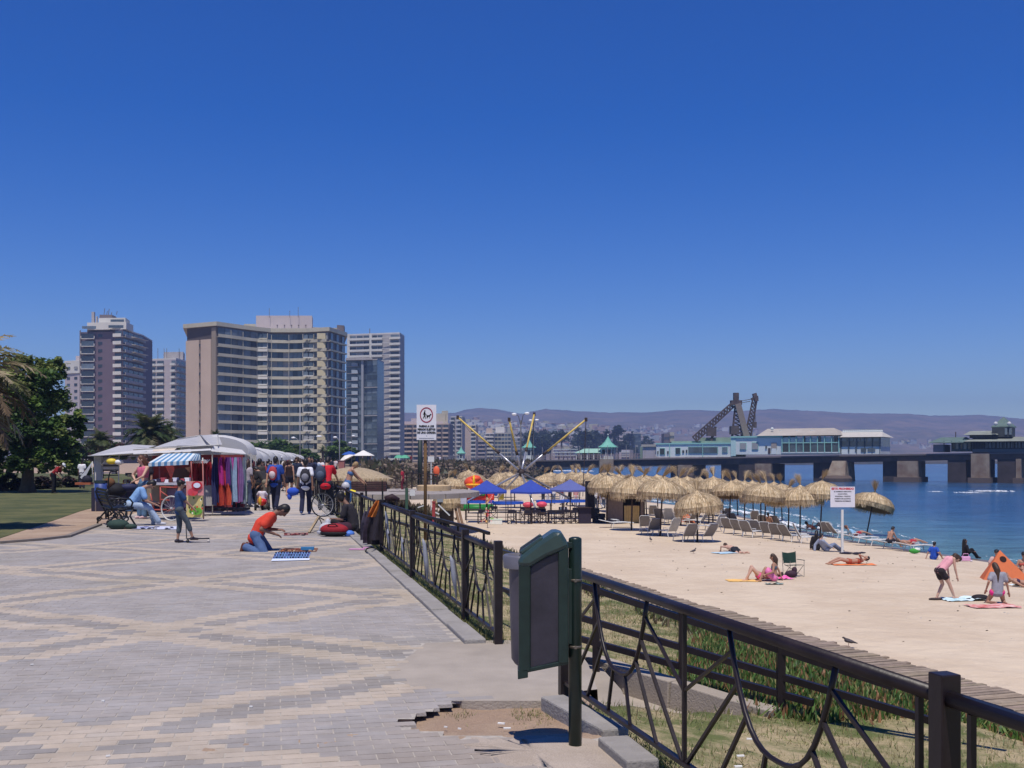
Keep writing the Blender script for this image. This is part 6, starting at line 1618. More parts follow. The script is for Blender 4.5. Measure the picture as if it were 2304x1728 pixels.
person('sunbather lying on the rightmost lounger',at_sand(2040,1240)+Vector((0,0,.34)),-75,dict(pel=(0,.2,.1),chest=(0,-.25,.14),head=(0,-.48,.2),face=(0,0,1),hl=(-.25,.1,.1),hr=(.25,.15,.1),fl=(-.1,1.0,.1),fr=(.1,1.02,.1),kh=(0,0,.4)),None,'','short','#a8303a','m','b','short',shoe=None,vox=.017)
person('reclining sunbather with a turquoise cloth under the parasol behind the sign',at_sand(1826,1204)+Vector((0,0,.34)),-60,dict(pel=(0,.2,.1),chest=(0,-.2,.25),head=(0,-.42,.42),hl=(-.2,.1,.2),hr=(.4,-.3,.4),fl=(-.1,1.0,.1),fr=(.1,.8,.1),kh=(0,0,.6)),'bikini','#b83040','briefs','#50a8b0','m','k','short',shoe=None,vox=.018)
person('dark haired person lying on a lounger behind the slanted row',at_sand(1730,1192)+Vector((0,0,.34)),-30,dict(pel=(0,.2,.1),chest=(0,-.1,.45),head=(0,-.15,.66),hl=(-.2,.1,.2),hr=(.2,.15,.2),fl=(-.1,.95,.1),fr=(.1,.95,.1),kh=(0,0,.4)),None,'','short','#5a4060','m','k','short',shoe=None,vox=.018)
T=thing('green_bag','bright green and white bag at the end of the rightmost lounger','bag',at_sand(2058,1246))
MB().sphere((0,0,.14),(.28,.14,.13),10,7).build('bag_body',cm('#3f9a3c',.8),T,True);MB().sphere((.1,0,.2),(.18,.12,.1),10,7).build('bag_cloth',cm('#d4d8cc',.8),T,True)
person('boy in blue shirt sitting on the sand near the water',at_sand(2100,1259),-50,dict(SITG,hl=(-.3,-.2,.05),hr=(.3,.2,.25)),'tee','#1f4aa8','short','#1e3f94','m','k','short',shoe=None,sc=.88,vox=.016)
person('woman all in black with a headscarf of long dark hair sitting near the water',at_sand(2170,1256),-95,dict(SITG,fl=(-.1,.6,.08),fr=(.12,.55,.08),head=(.02,.02,.80)),'long','#120d12','trousers','#120d12','d','k','vlong',shoe='#120d12',vox=.016)
T=thing('handbag','pale pink handbag in front of the woman in black','bag',at_sand(2173,1264))
MB().box((0,0,.14),(.38,.16,.2)).build('bag_body',cm('#dca4c8',.6),T,bevel=.03);MB().tube([(-.15,0,.22),(-.1,0,.36),(.1,0,.36),(.15,0,.22)],.012,6).build('handle',cm('#dca4c8',.6),T);MB().sphere((-.24,0,.04),(.07,.05,.04),8,5).sphere((.24,0,.04),(.07,.05,.04),8,5).build('bag_feet',cm('#c8c0cc',.6),T)
def shade(lb,u,v,w,h,dpt,yaw,hole=True):
 T=thing('shade_tent',lb,'tent',at_sand(u,v),math.radians(yaw));Or=mat('orange_nylon',(.74,.20,.07),.7,var=.06,trans=.3)
 MB()._add([(-w/2,0,0),(w/2,0,-.02),(0,dpt*.55,h)],[(0,1,2)]).build('front_panel',Or,T)
 MB()._add([(-w/2,0,0),(0,dpt*.55,h),(-w*.3,dpt,0)],[(0,1,2)])._add([(w/2,0,-.02),(w*.3,dpt,0),(0,dpt*.55,h)],[(0,1,2)]).build('side_panel',Or,T)
 if hole:
  m=MB();n=Vector((0,-h,dpt*.55)).normalized();c=Vector((.03,dpt*.55*.70,h*.70))+n*.012;up=Vector((0,dpt*.55,h)).normalized()
  m.face([c+(Vector((1,0,0))*math.cos(a)+up*math.sin(a))*.12 for a in[2*math.pi*k/16 for k in range(16)]]).build('round_vent',cm('#2a1410',.9),T)
 return T
shade('bright orange pyramid shade tent with a round hole, at the right picture edge',2267,1308,1.75,1.05,1.1,0)
shade('small orange shade tent glimpsed between the loungers',1544,1176,1.3,.95,1.0,10,False)
person('dark haired person sitting behind the orange tent, left side',at_sand(2242,1290),160,SITG,'tee','#c8a8a0','short','#333333','m','k','messy',shoe=None,vox=.018)
person('dark haired person sitting right of the orange tent at the picture edge',at_sand(2302,1296),170,SITG,'bikini','#c86050','short','#333333','m','k','messy',shoe=None,vox=.016)
person('person lying on the sand right of the kneeling woman, cut by the picture edge',at_sand(2312,1322),-100,dict(pel=(0,0,.12),chest=(0,-.45,.22),head=(0,-.70,.4),face=(0,.5,1),hl=(-.2,-.7,.04),hr=(.25,.02,.08),fl=(-.12,.82,.08),fr=(.12,.80,.08),kh=(0,0,.5)),'bikini','#3a2040','short','#28283a','m','k','short',shoe=None,vox=.016)
o=towel('pale blue and white towel right of the kneeling woman',at_sand(2300,1318),.7,.5,.2,'#9cc4d8','#e8f0f4',wr=.12)
def pigeon(lb,p,yaw,pose=0):
 T=thing('pigeon',lb,'pigeon',p,math.radians(yaw))
 inst('body',fuse([capsule((0,-.05,.12),(0,.06,.15),.04,.05),capsule((0,-.05,.12),(0,-.17,.09),.03,.012),capsule((0,.07,.17),(0,.11,.235 if not pose else .2),.03,.02),ell((0,.125,.245 if not pose else .205),(.02,.026,.022)),capsule((0,.145,.243 if not pose else .2),(0,.17,.238 if not pose else .195),.006,.003),capsule((-.045,-.1,.12),(-.035,.04,.14),.015,.022),capsule((.045,-.1,.12),(.035,.04,.14),.015,.022)],'body',mat('pigeon_grey',(.06,.05,.055),.7,var=.4,scale=20),.008,2),T)
 for s in(-1,1):MB().tube([(s*.018,.01,.11),(s*.02,.02,.005),(s*.02,.05,.003)],.004,5).build('leg',mat('pigeon_leg',(.3,.1,.08),.7),T)
pigeon('dark pigeon standing on the sand below the second parasol',at_sand(1464,1219),10);pigeon('dark pigeon walking left on open sand',at_sand(1560,1246),-70)
pigeon('dark pigeon crouched at the edge of the boardwalk',at_sand(1911,1458,.02),80,1)
# --- beach sign
T=thing('beach_sign','white beach rules sign with red heading on a white post','sign',at_sand(1895,1244))
b=at_sand(1895,1244);Ds=b.y;pxm=Ds/F
MB().box((0,0,2.02*.5-.1),(.10,.07,2.1)).build('post',M_plas,T)
bw_,bh_=55*pxm,46*pxm;zc=Zv(1118,Ds)-b.z
MB().box((0,-.06,zc),(bw_,.025,bh_)).build('board',mat('sign_white',(.72,.70,.74),.5,var=.04),T)
redm=mat('sign_red',(.55,.04,.06),.6);blk=mat('sign_black',(.02,.02,.025),.6)
for i,(t,s,m_)in enumerate([('ESTÁ PROHIBIDO',.13,redm),('EL COMERCIO AMBULANTE',.062,blk),('JUGAR FUTBOL',.062,blk),('VOLEYBALL - PALETAS',.07,blk),('INGESTA DE ALCOHOL',.07,blk),('TENENCIA DE PERROS',.072,blk)]):
 text_mesh(t,s,m_,(0,-.075,zc+bh_/2-(.135 if i==0 else .135+i*.108)),parent=T,bold=.007 if i==0 else .003)
p=P(957,1214,-.28);D=p.y
T=thing('dog_sign','white sign with red ring, walker and dog on a rusty brown pole','sign',p)
MB().tube([(0,0,-.2),(0,0,Zv(940,D)-p.z)],.038,8).build('pole',mat('rusty_pole',(.085,.045,.03),.8,var=.5,scale=5,color2=(.20,.11,.03)),T,True)
bwd,bht=44*D/F,79*D/F;zc=Zv(950.5,D)-p.z;xo=(960-957)*D/F
MB().box((xo,-.055,zc),(bwd,.02,bht)).build('board',mat('sign_white',(.72,.70,.74)),T)
zr=Zv(934,D)-p.z;R_=.152
m=MB();n=40
m._add([(xo+q*math.cos(2*math.pi*k/n),-.07,zr+q*1.18*math.sin(2*math.pi*k/n))for q in(R_-.022,R_)for k in range(n)],[(k,(k+1)%n,n+(k+1)%n,n+k)for k in range(n)]);m.build('red_ring',mat('sign_dark_red',(.30,.02,.05),.6),T)
def cap2(m,a,b,ra,rb):m._add(*[([(v.x,-.07,v.z)for v in capsule((xo+a[0],0,zr+a[1]),(xo+b[0],0,zr+b[1]),ra,rb,8,3)[0]]),capsule((0,0,0),(1,0,0),ra,rb,8,3)[1]])
m=MB()
for a,b2,ra,rb in(((-.035,.095),(-.036,.097),.014,.014),((-.045,.06),(-.04,.0),.018,.014),((-.04,.05),(-.015,.02),.007,.006),((-.05,.05),(-.075,.01),.007,.006),((-.04,0),(-.075,-.075),.011,.007),((-.035,0),(-.025,-.08),.011,.007),((.02,-.025),(.075,-.02),.016,.014),((.02,-.03),(.005,-.075),.007,.005),((.03,-.03),(.03,-.07),.006,.005),((.07,-.03),(.075,-.075),.006,.005),((.08,-.01),(.095,.015),.010,.012),((.095,.015),(.115,.012),.009,.005),((.01,-.015),(-.005,.005),.005,.003)):
 cap2(m,a,b2,ra,rb)
m.build('pictogram',blk,T)
MB().tube([(xo-.015,-.072,zr+.02),(xo+.03,-.072,zr-.01),(xo+.08,-.072,zr+.0)],.003,4).build('leash',blk,T)
for i,t in enumerate(('PASEAR A LOS','PERROS SUJETOS','DE UNA CORREA')):text_mesh(t,.062,blk,(xo,-.07,Zv(961+i*7.2,D)-p.z),parent=T,bold=.0035,sx=.88)
text_mesh('V',.035,mat('sign_grey',(.3,.3,.33),.6),(xo,-.07,Zv(981.5,D)-p.z),parent=T)
MB().box((xo,-.068,Zv(986,D)-p.z),(bwd*.75,.004,.010)).build('fine_print',mat('sign_grey',(.3,.3,.33)),T)
# --- cafe with blue canopies
def at_z(u,v,z):p=P(u,v,z);return p
M_blu=mat('canopy_blue',(.035,.075,.42),.75,var=.06,scale=3,trans=.25)
M_blu2=mat('canopy_faded_blue',(.13,.16,.42),.75,var=.06,scale=3,trans=.3)
M_dkw=mat('dark_wood',(.045,.028,.022),.7,var=.3,scale=9)
M_wood=mat('brown_wood',(.20,.12,.07),.75,var=.25,scale=9)
M_ylw=mat('yellow_wood',(.52,.35,.13),.75,var=.12,scale=6)
def gazebo(lb,u0,u1,vap,vev,vb,D,m,rz=0.):
 x0,y0=XY(u0,D);x1,_=XY(u1,D);w=(x1-x0);cx=(x0+x1)/2;zb=ground_z(cx,D)
 T=thing('blue_canopy',lb,'canopy',(cx,D,zb),rz);he=Zv(vev,D)-zb;ha=Zv(vap,D)-zb;h=w/2*.96
 mb=MB();c=[(-h,-h*.8,he),(h,-h*.8,he),(h,h*.8,he+.02),(-h,h*.8,he+.02)]
 for i in range(4):
  a,b=Vector(c[i]),Vector(c[(i+1)%4]);ap=Vector((0,0,ha));rows=[]
  for j in range(6):
   f=j/5;s=-.06*math.sin(math.pi*f);rows.append([a.lerp(ap,f)+Vector((0,0,s)),a.lerp(b,.5).lerp(ap,f)+Vector((0,0,s-.05*(1-f))),b.lerp(ap,f)+Vector((0,0,s))])
  mb.grid(rows)
 mb.build('canopy_top',m,T)
 for i in range(4):
  a,b=Vector(c[i]),Vector(c[(i+1)%4]);MB().grid([[a,a.lerp(b,.5)-Vector((0,0,.05)),b],[a-Vector((0,0,.12)),a.lerp(b,.5)-Vector((0,0,.16)),b-Vector((0,0,.12))]]).build('valance',m,T)
 MB().tube([(0,0,-.1),(0,0,ha)],.04,8).build('centre_pole',M_dkw,T)
 for q in c[:2]:MB().tube([(q[0]*.96,q[1]*.96,-.1),(q[0]*.96,q[1]*.96,q[2])],.02,6).build('leg',M_dkw,T)
 return T
gazebo('deep blue pyramid canopy of the beach cafe, left one',1048,1142,1080,1105,1177,71,M_blu)
gazebo('deep blue pyramid canopy of the beach cafe, middle one',1146,1243,1079,1105,1177,70.5,M_blu)
gazebo('faded blue canopy of the beach cafe, right one beside the thatch',1236,1330,1078,1101,1172,75,M_blu2)
T=thing('director_chair','dark folding director chair at the left end of the cafe row','chair',(0,0,0),0,'director chairs of the beach cafe')
for s in(-1,1):
 MB().bar((s*.27,-.22,0),(s*.27,-.22,.88),.035).build('back_post',M_dkw,T);MB().bar((s*.27,.22,0),(s*.27,.22,.62),.035).build('front_post',M_dkw,T)
 MB().bar((s*.27,-.25,.62),(s*.27,.25,.62),.05,.025).build('armrest',M_dkw,T);MB().bar((s*.27,-.25,.03),(s*.27,.25,.03),.035).build('foot_rail',M_dkw,T)
 MB().bar((s*.25,-.2,.05),(-s*.25,-.2,.45),.03).build('cross_brace',M_dkw,T)
MB().box((0,0,.46),(.5,.42,.02)).build('seat',cm('#231f2b',.9),T);MB().box((0,-.22,.78),(.54,.02,.2)).build('backrest',cm('#231f2b',.9),T)
dc=T
CH=[(1085,1178,8),(1152,1179,4),(1184,1179,30),(1209,1178,-20),(1222,1175,200),(1240,1178,10),(1258,1179,160),(1275,1177,-15),(1290,1178,25),(1200,1172,170),(1170,1170,120),(1110,1168,180),(1268,1170,190),(1300,1172,200)]
cl_=['at the left end of the row, behind the flower stand','alone between the white crate and the table group, seen from behind','with crossed legs left of the long table','second from the left at the long table','behind the left part of the long table','third from the left at the long table','turned sideways at the long table','in front of the right part of the long table','rightmost in front of the long table','facing the camera behind the left table','turned right beside the middle canopy pole','facing the camera under the left canopy','behind the right part of the long table','behind, nearest the dark bar']
for i,(u,v,yw)in enumerate(CH):
 b=at_sand(u,v)
 if i==0:dc.location=b;dc.rotation_euler.z=math.radians(yw);dc['label']='dark folding director chair '+cl_[0]
 else:dup(dc,b,math.radians(yw),'dark folding director chair '+cl_[i])
for i,(u,v,w,lb)in enumerate([(1128,1172,1.8,'long dark wooden table under the left blue canopy'),(1215,1176,1.2,'dark wooden table left of the middle canopy pole'),(1265,1174,1.9,'dark wooden table with glasses under the right blue canopy'),(1065,1170,1.2,'low dark wooden table behind the flower stand')]):
 T=thing('cafe_table',lb,'table',at_sand(u,v));MB().box((0,0,.72),(w,.8,.04)).build('table_top',M_dkw,T)
 for sx in(-1,1):
  for sy in(-1,1):MB().box((sx*(w/2-.08),sy*.32,.35),(.06,.06,.7)).build('leg',M_dkw,T)
 MB().bar((-w/2+.1,0,.25),(w/2-.1,0,.25),.04).build('stretcher',M_dkw,T)
for i,(u,v,c)in enumerate(((1262,1151,'#8fa0b0'),(1270,1152,'#c8c0cc'),(1277,1151,'#e2d8dc'),(1204,1149,'#b0a8b8'),(1210,1150,'#9a5030'))):
 p=Q(u,v+6,at_sand(1265,1174).y);p.z=ground_z(p.x,p.y)+.745
 tag(MB().lathe([(.035,0),(.04,.12),(.02,.16),(.018,.22)],8).build('bottle',cm(c,.2),smooth=True),['pale grey blue','light lilac, second','whitish rightmost','mauve','orange brown'][i]+' bottle on a dark cafe table','bottle','bottles on the cafe tables').location=p
T=thing('bar_counter','dark purple bar counter at the right end of the cafe','counter',at_sand(1316,1178))
MB().box((0,.3,.5),(.78,.9,1.0)).build('counter_body',cm('#2c2433',.8),T);MB().box((0,.25,1.03),(.9,1.1,.05)).build('counter_top',M_dkw,T);MB().box((.35,.5,1.5),(.55,.7,2.4)).build('dark_cabinet',cm('#191521',.85),T)
b=at_sand(1406,1177)
T=thing('beach_hut','timber beach hut with yellow counter boards beneath the left parasols','hut',b)
MB().box((-.62,.6,1.0),(1.0,1.2,2.0)).build('wall_panel',mat('hut_brown',(.22,.16,.13),.85,var=.15),T)
for i in range(7):MB().box((.02+i*.14,.0,.56),(.13,.05,1.12+.01*(i%2))).build('board',M_ylw,T)
MB().box((.45,.0,1.13),(.62,.1,.05)).build('counter_top',M_wood,T)
MB().box((1.15,.6,1.0),(.28,1.2,2.0)).build('wall_panel',mat('hut_brown',(.22,.16,.13)),T);MB().box((.45,1.15,1.0),(1.4,.06,2.0)).build('rear_wall',M_dkw,T)
o=inst('thatch',THM[1],T,(-.1,.5,2.55));o.scale=(1.15,1.0,.9)
T=thing('crate_pile','pile of dark blue grey crates between the bar and the timber hut','crates',at_sand(1348,1177)+Vector((0,.5,0)))
for i in range(5):MB().box(((i%2)*.4-.2,0,.15+(i//2)*.3),(.38,.4,.28),rz=.1*i).build('crate',cm('#2c3040',.8),T)
T=thing('windmill_stand','thin stand crowded with red, pink and yellow toy windmills','toy stand',at_sand(1097,1188));r=random.Random(4)
MB().tube([(0,0,0),(0,0,1.95)],.015,6).build('pole',M_dkw,T)
for k in range(46):
 z=r.uniform(.35,1.95);c=r.choice(['#d02a30','#e86a70','#f0d8a0','#e8c048','#f0a8a0','#e8e0d8']);z=z if not 1.28<z<1.5 else z+.3
 p=Vector((r.gauss(0,.11),r.gauss(0,.08)-.03,z));m=MB()
 for q in range(4):
  a=q*math.pi/2+k;a2=a+.7;m._add([p,p+Vector((math.cos(a)*.08,-.015,math.sin(a)*.08)),p+Vector((math.cos(a2)*.07,.01,math.sin(a2)*.07))],[(0,1,2)])
 m.build('windmill',cm(c,.6),T)
T=thing('white_crate','white and pale green polystyrene cool box beside the windmill stand','cool box',at_sand(1116,1180))
MB().box((0,0,.15),(.78,.45,.28)).build('box_body',cm('#e4e6dc',.7),T,bevel=.02);MB().box((0,0,.32),(.82,.48,.05)).build('box_lid',cm('#d2e2cc',.7),T,bevel=.01);MB().box((-.25,-.1,.38),(.2,.2,.08)).build('packet',cm('#90b860',.7),T)
b=at_sand(1073,1152)
T=thing('green_pool','long green inflatable ring behind the windmill stand','inflatable',at_sand(1072,1149))
MB().tube([(-1.1,0,.22),(1.15,0,.22)],.24,12).build('front_tube',cm('#1f7a2e',.5),T,True);MB().tube([(-1.1,1.6,.22),(1.15,1.6,.22)],.24,12).build('rear_tube',cm('#1f7a2e',.5),T,True)
for s in(-1.1,1.15):MB().tube([(s,0,.22),(s,1.6,.22)],.24,12).build('side_tube',cm('#1f7a2e',.5),T,True)
T=thing('bouncy_castle','orange and yellow bouncy castle with red walls behind the left blue canopy','bouncy castle',(*XY(1076,92),ground_z(*XY(1076,92))))
D=92;k=D/F
def e_(u,v):return Vector(((u-1076)*k,0,Zv(v,D)-T.location.z))
for i,(u,v,ru,rv,c)in enumerate([(1066,1086,22,15,'#e0502a'),(1070,1077,13,8,'#e8572c'),(1067,1083,3.5,15,'#f0c020'),(1066,1090,18,2.6,'#f2b01e')]):
 q=e_(u,v);MB().sphere((q.x,-.05*i-(.55 if i>1 else 0),q.z),(ru*k,.9 if i<2 else .5,rv*k),14,9).build('dome' if i<2 else 'stripe',cm(c,.5),T,True)
for i,(u0,u1,v0,v1,c)in enumerate([(1050,1112,1103,1126,'#c83020'),(1078,1092,1104,1116,'#2e8a38'),(1112,1120,1098,1116,'#2050b0'),(1122,1134,1100,1124,'#d0b83a'),(1096,1112,1106,1124,'#e03818')]):
 a,b2=e_(u0,v1),e_(u1,v0);MB().box(((a.x+b2.x)/2,.3-i*.12,(a.z+b2.z)/2),(b2.x-a.x,.5,b2.z-a.z)).build('wall',cm(c,.5),T,bevel=.1)
hub=Q(1172.7,1063,86);
T=thing('bungee_frame','star of long yellow tipped poles rising over the bungee trampolines','bungee frame',(hub.x,hub.y,ground_z(hub.x,hub.y)))
M_yp=mat('pole_yellow',(.58,.42,.10),.5,var=.15,scale=3);M_al=mat('pole_aluminium',(.42,.42,.45),.35,metal=.6)
tips=[(1030,939,1.5,1),(1145.6,944,-2,1),(1202,932,4.5,1),(1318.5,944,-1,1),(1049.5,1129,-3.5,0),(1206,1148,-4,0),(1283,1122,-2.5,0),(1120,1120,4,0)]
for i,(u,v,dy,yel)in enumerate(tips):
 e=Q(u,v,86+dy)
 if yel:
  m1=hub.lerp(e,.38);m2=hub.lerp(e,.34)
  MB().tube([hub,m1],.085,8).build('inner_pole',M_al,T,True,world=True);MB().tube([m2,e],.075,8).build('outer_pole',M_yp,T,True,world=True)
  MB().tube([m2,hub.lerp(e,.41)],.11,8).build('sleeve',M_dkw,T,True,world=True)
  if i in(2,3):g=Vector((e.x-.25,e.y,ground_z(e.x,e.y)+(1.2 if i==3 else 3.5)));MB().tube([e,g],.03,5).build('bungee_cord',M_dkw,T,world=True)
  MB().box(tuple(e),(.22,.2,.3)).build('pulley',M_dkw,T,world=True)
  if i==0:MB().tube([e,hub+Vector((-.5,0,-1))],.015,4).build('stay',M_dkw,T,world=True)
 else:MB().tube([hub,e],.08,8).build('support_leg',M_al if i!=6 else mat('pole_dark',(.1,.1,.12),.5),T,True,world=True)
MB().sphere(tuple(hub),.3,10,7).build('hub',M_dkw,T,True,world=True)
def tramp(lb,u0,u1,v,D,rim='#2458c0'):
 x0,y=XY(u0,D);x1,_=XY(u1,D);cx=(x0+x1)/2;z=ground_z(cx,y);T=thing('trampoline',lb,'trampoline',(cx,y,z),0,'bungee trampolines');w=(x1-x0)/2;h=Zv(v,D)-z
 MB().prism([(w*.86*math.cos(a),w*.8*math.sin(a))for a in[math.pi*k/12 for k in range(24)]],h-.03,h).build('mat',cm('#15161c',.8),T)
 pr=MB();n=28;pr._add([(q*w*math.cos(2*math.pi*k/n),q*w*.95*math.sin(2*math.pi*k/n),h+z_)for q,z_ in((.84,.05),(1,.05),(1.0,-.12),(.84,-.1))for k in range(n)],[(i*n+k,i*n+(k+1)%n,((i+1)%4)*n+(k+1)%n,((i+1)%4)*n+k)for i in range(4)for k in range(n)])
 pr.build('rim_pad',cm(rim,.6),T)
 for k in range(6):a=2*math.pi*(k+.5)/6;MB().tube([(w*.92*math.cos(a),w*.88*math.sin(a),h),(w*.92*math.cos(a),w*.88*math.sin(a),0)],.03,6).build('leg',M_dkw,T)
tramp('blue rimmed trampoline left, below the left blue canopy',1048,1112,1128,83);tramp('blue rimmed trampoline below the hub of the poles',1108,1178,1130,84);tramp('blue rimmed trampoline right of the hub below the middle canopy',1206,1272,1127,82);tramp('blue rimmed trampoline at the right, beside the bar',1262,1328,1126,85)
for u,v,c,lb in((1188,1136,'#d04a58','left red and pink inflatable cushion behind the cafe chairs'),(1219,1135,'#d84a60','right red inflatable cushion behind the cafe chairs')):
 p=Q(u,v,80);T=thing('inflatable_cushion',lb,'cushion',(p.x,p.y,ground_z(p.x,p.y)));MB().sphere((0,0,p.z-T.location.z),(.4,.3,.22),12,7).build('cushion',cm(c,.5),T,True);MB().box((0,0,(p.z-T.location.z)/2-.1),(.5,.4,p.z-T.location.z-.2)).build('stand',M_dkw,T)
CB=['#c8c0b8','#d8d8dc','#a03040','#302838','#c89090','#50607a','#e0d8d0','#7a4a38']
for i,(u,v,D)in enumerate([(1232,1118,96),(1246,1118,100),(1262,1116,98),(1281,1116,96),(1296,1118,94),(1340,1117,92),(1350,1118,90),(1358,1118,91),(1222,1116,104),(1268,1114,106)]):
 x,y=XY(u,D);z=ground_z(x,y)
 person(['woman in white standing behind the right trampoline','standing person in pale clothes behind the trampolines','person in dark red behind the right trampoline','person in dark clothes behind the trampoline legs','person in pink behind the faded canopy pole','person in white between bar and hut, left one','person in white between bar and hut, middle one','person in white between bar and hut, right one','person in black among the trampoline legs','brown shirted person far behind the trampolines'][i],(x,y,z),rnd.uniform(0,360),rnd.choice([STAND,WALK,WALK2]),'tee',['#e0dcd8','#d8d8dc','#8a3040','#302838','#c89090','#e6e6ea','#e6e6ea','#e0e0e6','#252028','#7a4a38'][i],'trousers',rnd.choice(['#c8c8cc','#303440','#4a5468']),'m','k','short',vox=.04,group='people around the trampolines')
# --- terrace: bench, round deck, cabin, rails
T=thing('park_bench','long dark brown plank bench with a high back, beside the far fence','bench',(*XY(823,53),ground_z(*XY(823,53))),.06)
w=2.0
for i in range(4):MB().box((0,.0-i*.02,.50+i*.115),(w*1.0,.03,.108)).build('back_plank',mat('bench_maroon',(.075,.033,.03),.6,var=.25,scale=5),T)
for i in range(3):MB().box((0,.14+i*.13,.42),(w*.98,.12,.035)).build('seat_plank',mat('bench_maroon',(.075,.033,.03)),T)
for s in(-.8,0,.8):MB().bar((s,0,0),(s,.05,.5),.06).bar((s,.45,0),(s,.4,.4),.06).build('leg',mat('bench_iron',(.012,.012,.012),.5),T);MB().bar((s,-.02,.4),(s,-.08,.95),.05).build('back_support',mat('bench_iron',(.012,.012,.012)),T)
for s in(-1,1):MB().tube([(s*.98,0,.62),(s*.98,.3,.66),(s*.98,.42,.6),(s*.98,.40,.4)],.025,6).build('armrest',mat('bench_iron',(.012,.012,.012)),T)
T=thing('garden_bench','low curved dark seat just right of the plank bench','bench',(*XY(882,55),ground_z(*XY(882,55))))
MB().tube([(-.35,0,.45),(0,0,.55),(.35,.1,.42)],[.16,.2,.1],8).build('seat',cm('#2a1218',.7),T,True);
for s in(-.25,.25):MB().box((s,0,.2),(.08,.3,.4)).build('leg',cm('#1a1014',.7),T)
dc_=Vector((*XY(905,62),0));zdk=-.28
T=thing('round_deck','grey round paved deck with radial joints and a brick edge on the terrace','deck',(dc_.x,dc_.y,zdk))
Mdk=mat('deck_stone',(.34,.30,.27),.9,var=.12,scale=3,grime=.15)
for k in range(28):
 a0,a1=2*math.pi*(k+.03)/28,2*math.pi*(k+.97)/28
 for(r0,r1)in((.8,2.2),(2.25,4.4)):
  MB().prism([(r0*math.cos(a0),1.3*r0*math.sin(a0)),(r1*math.cos(a0),1.3*r1*math.sin(a0)),(r1*math.cos(a1),1.3*r1*math.sin(a1)),(r0*math.cos(a1),1.3*r0*math.sin(a1))],-.25,.02).build('paving_slab',Mdk,T)
MB().lathe([(1.0,.02),(1.0,.3),(.9,.34),(.01,.34)],24,(1.7,1.6,0)).build('raised_ring',mat('ring_tan',(.50,.36,.2),.85),T)
T=thing('timber_railing','dark timber railing on a sandy ramp beyond the round deck','railing',Vector((*XY(940,68),-.4)))
a,b2=Q(915,1064,72),Q(984,1068,66);z_=-.4
for f in(0,.18,.45,.7,.88,1):q=a.lerp(b2,f);MB().bar(q,(q.x,q.y,q.z-1.05),.09).build('post',M_dkw,T,world=True)
MB().bar(a,b2,.07).build('rail',M_dkw,T,world=True);MB().bar(a-Vector((0,0,.3)),b2-Vector((0,0,.3)),.05).build('rail',M_dkw,T,world=True)
MB().bar(Q(866,1075,74),Q(915,1075,73),.06).build('rail',M_dkw,T,world=True)
for u in(868,880,890,902):MB().bar(Q(u,1075,74),Q(u,1092,74),.06).build('post',M_dkw,T,world=True)
person('person in red standing by the timber railing beyond the deck',(*XY(906,66),-.45),80,STAND,'tee','#a8283a','trousers','#6a2430','m','k','short',sc=.88,vox=.035)
T=thing('orange_float','orange life saving float hung on a post near the scrub','float',(*XY(982,90),-1.2));k=90/F
MB().sphere((0,0,Zv(1060,90)+1.2),(.27,.14,.42),12,8).build('float',cm('#e8663a',.6),T,True);MB().tube([(0,0,0),(0,0,1.4)],.04,6).build('post',M_dkw,T)
T=thing('small_sign','small blank white square sign on a thin white post','sign',(*XY(970,84),ground_z(*XY(970,84))));D=84;zb=T.location.z
MB().tube([(0,0,0),(0,0,Zv(1036,D)-zb)],.04,6).build('post',M_plas,T);MB().box((0,-.05,Zv(1033,D)-zb),(.48,.03,.42)).build('board',M_plas,T)
T=thing('green_post','short green post with a small white notice on the terrace grass','post',Q(915,1141,50));T.location.z=-.75
MB().tube([(0,0,0),(0,0,1.0)],.07,8).build('post',cm('#3c5a48',.7),T);MB().box((.27,-.08,.78),(.24,.02,.26)).build('notice',M_plas,T)
T=thing('red_post','faded red wooden post on the grass beside the dog sign','post',(*XY(976,44),ground_z(*XY(976,44))))
MB().box((0,0,.45),(.12,.12,.95)).build('post',cm('#a04040',.8),T);MB().box((0,0,.95),(.15,.15,.05)).build('cap',cm('#a04040',.8),T)
b=at_sand(1004,1180);D=b.y
T=thing('beach_cabin','small brown board cabin with a shaggy thatch roof and leaning planks','cabin',b)
for i in range(8):MB().box((-.36+i*.105,0,.72),(.1,.05,1.45)).build('board',mat('cabin_board',(.13,.105,.09),.85,var=.3),T)
MB().box((0,.5,.7),(.86,.9,1.4)).build('wall',M_dkw,T)
for dx in(.55,.75):MB().bar((dx+.35,-.8,-.1),(dx-.15,.1,1.75),.16,.05).build('leaning_plank',M_wood,T)
o=inst('thatch',THM[2],T,(.1,.3,2.2));o.scale=(.85,.8,1.0)
for u,v,c in((990,1120,'#9aa4b0'),(1043,1124,'#c4c6d4')):
 q=Q(u,v,D-.6);o=MB().box((0,0,0),(.38,.03,.55)).build('board_panel',cm(c,.6),T);o.location=q-b
T=thing('white_boards','white curved plastic boards lying on the grass by the cabin','boards',Q(995,1165,60));T.location.z=ground_z(T.location.x,T.location.y)
for i,(a_,b_)in enumerate((((986,1135),(1012,1160)),((978,1152),(988,1157)),((940,1142),(955,1137)))):MB().bar(Q(*a_,52),Q(*b_,52),.14,.05).build('board',M_plas,T,world=True)
T=thing('thatched_hut','broad low thatched roof beyond the plank bench','hut',(*XY(800,68),-.3));D=68;k=D/F
rows=[]
for j in range(9):
 t=j/8.0;rows.append([((-66+(146)*s)*k,-1.6+3.2*t,Zv(1078-27*math.sin(math.pi*min(1,max(0,s*.9+.12)))**.7*(math.sin(math.pi*t)**.5 if 0<t<1 else 0),D)+.3)for s in[q/14.0 for q in range(15)]])
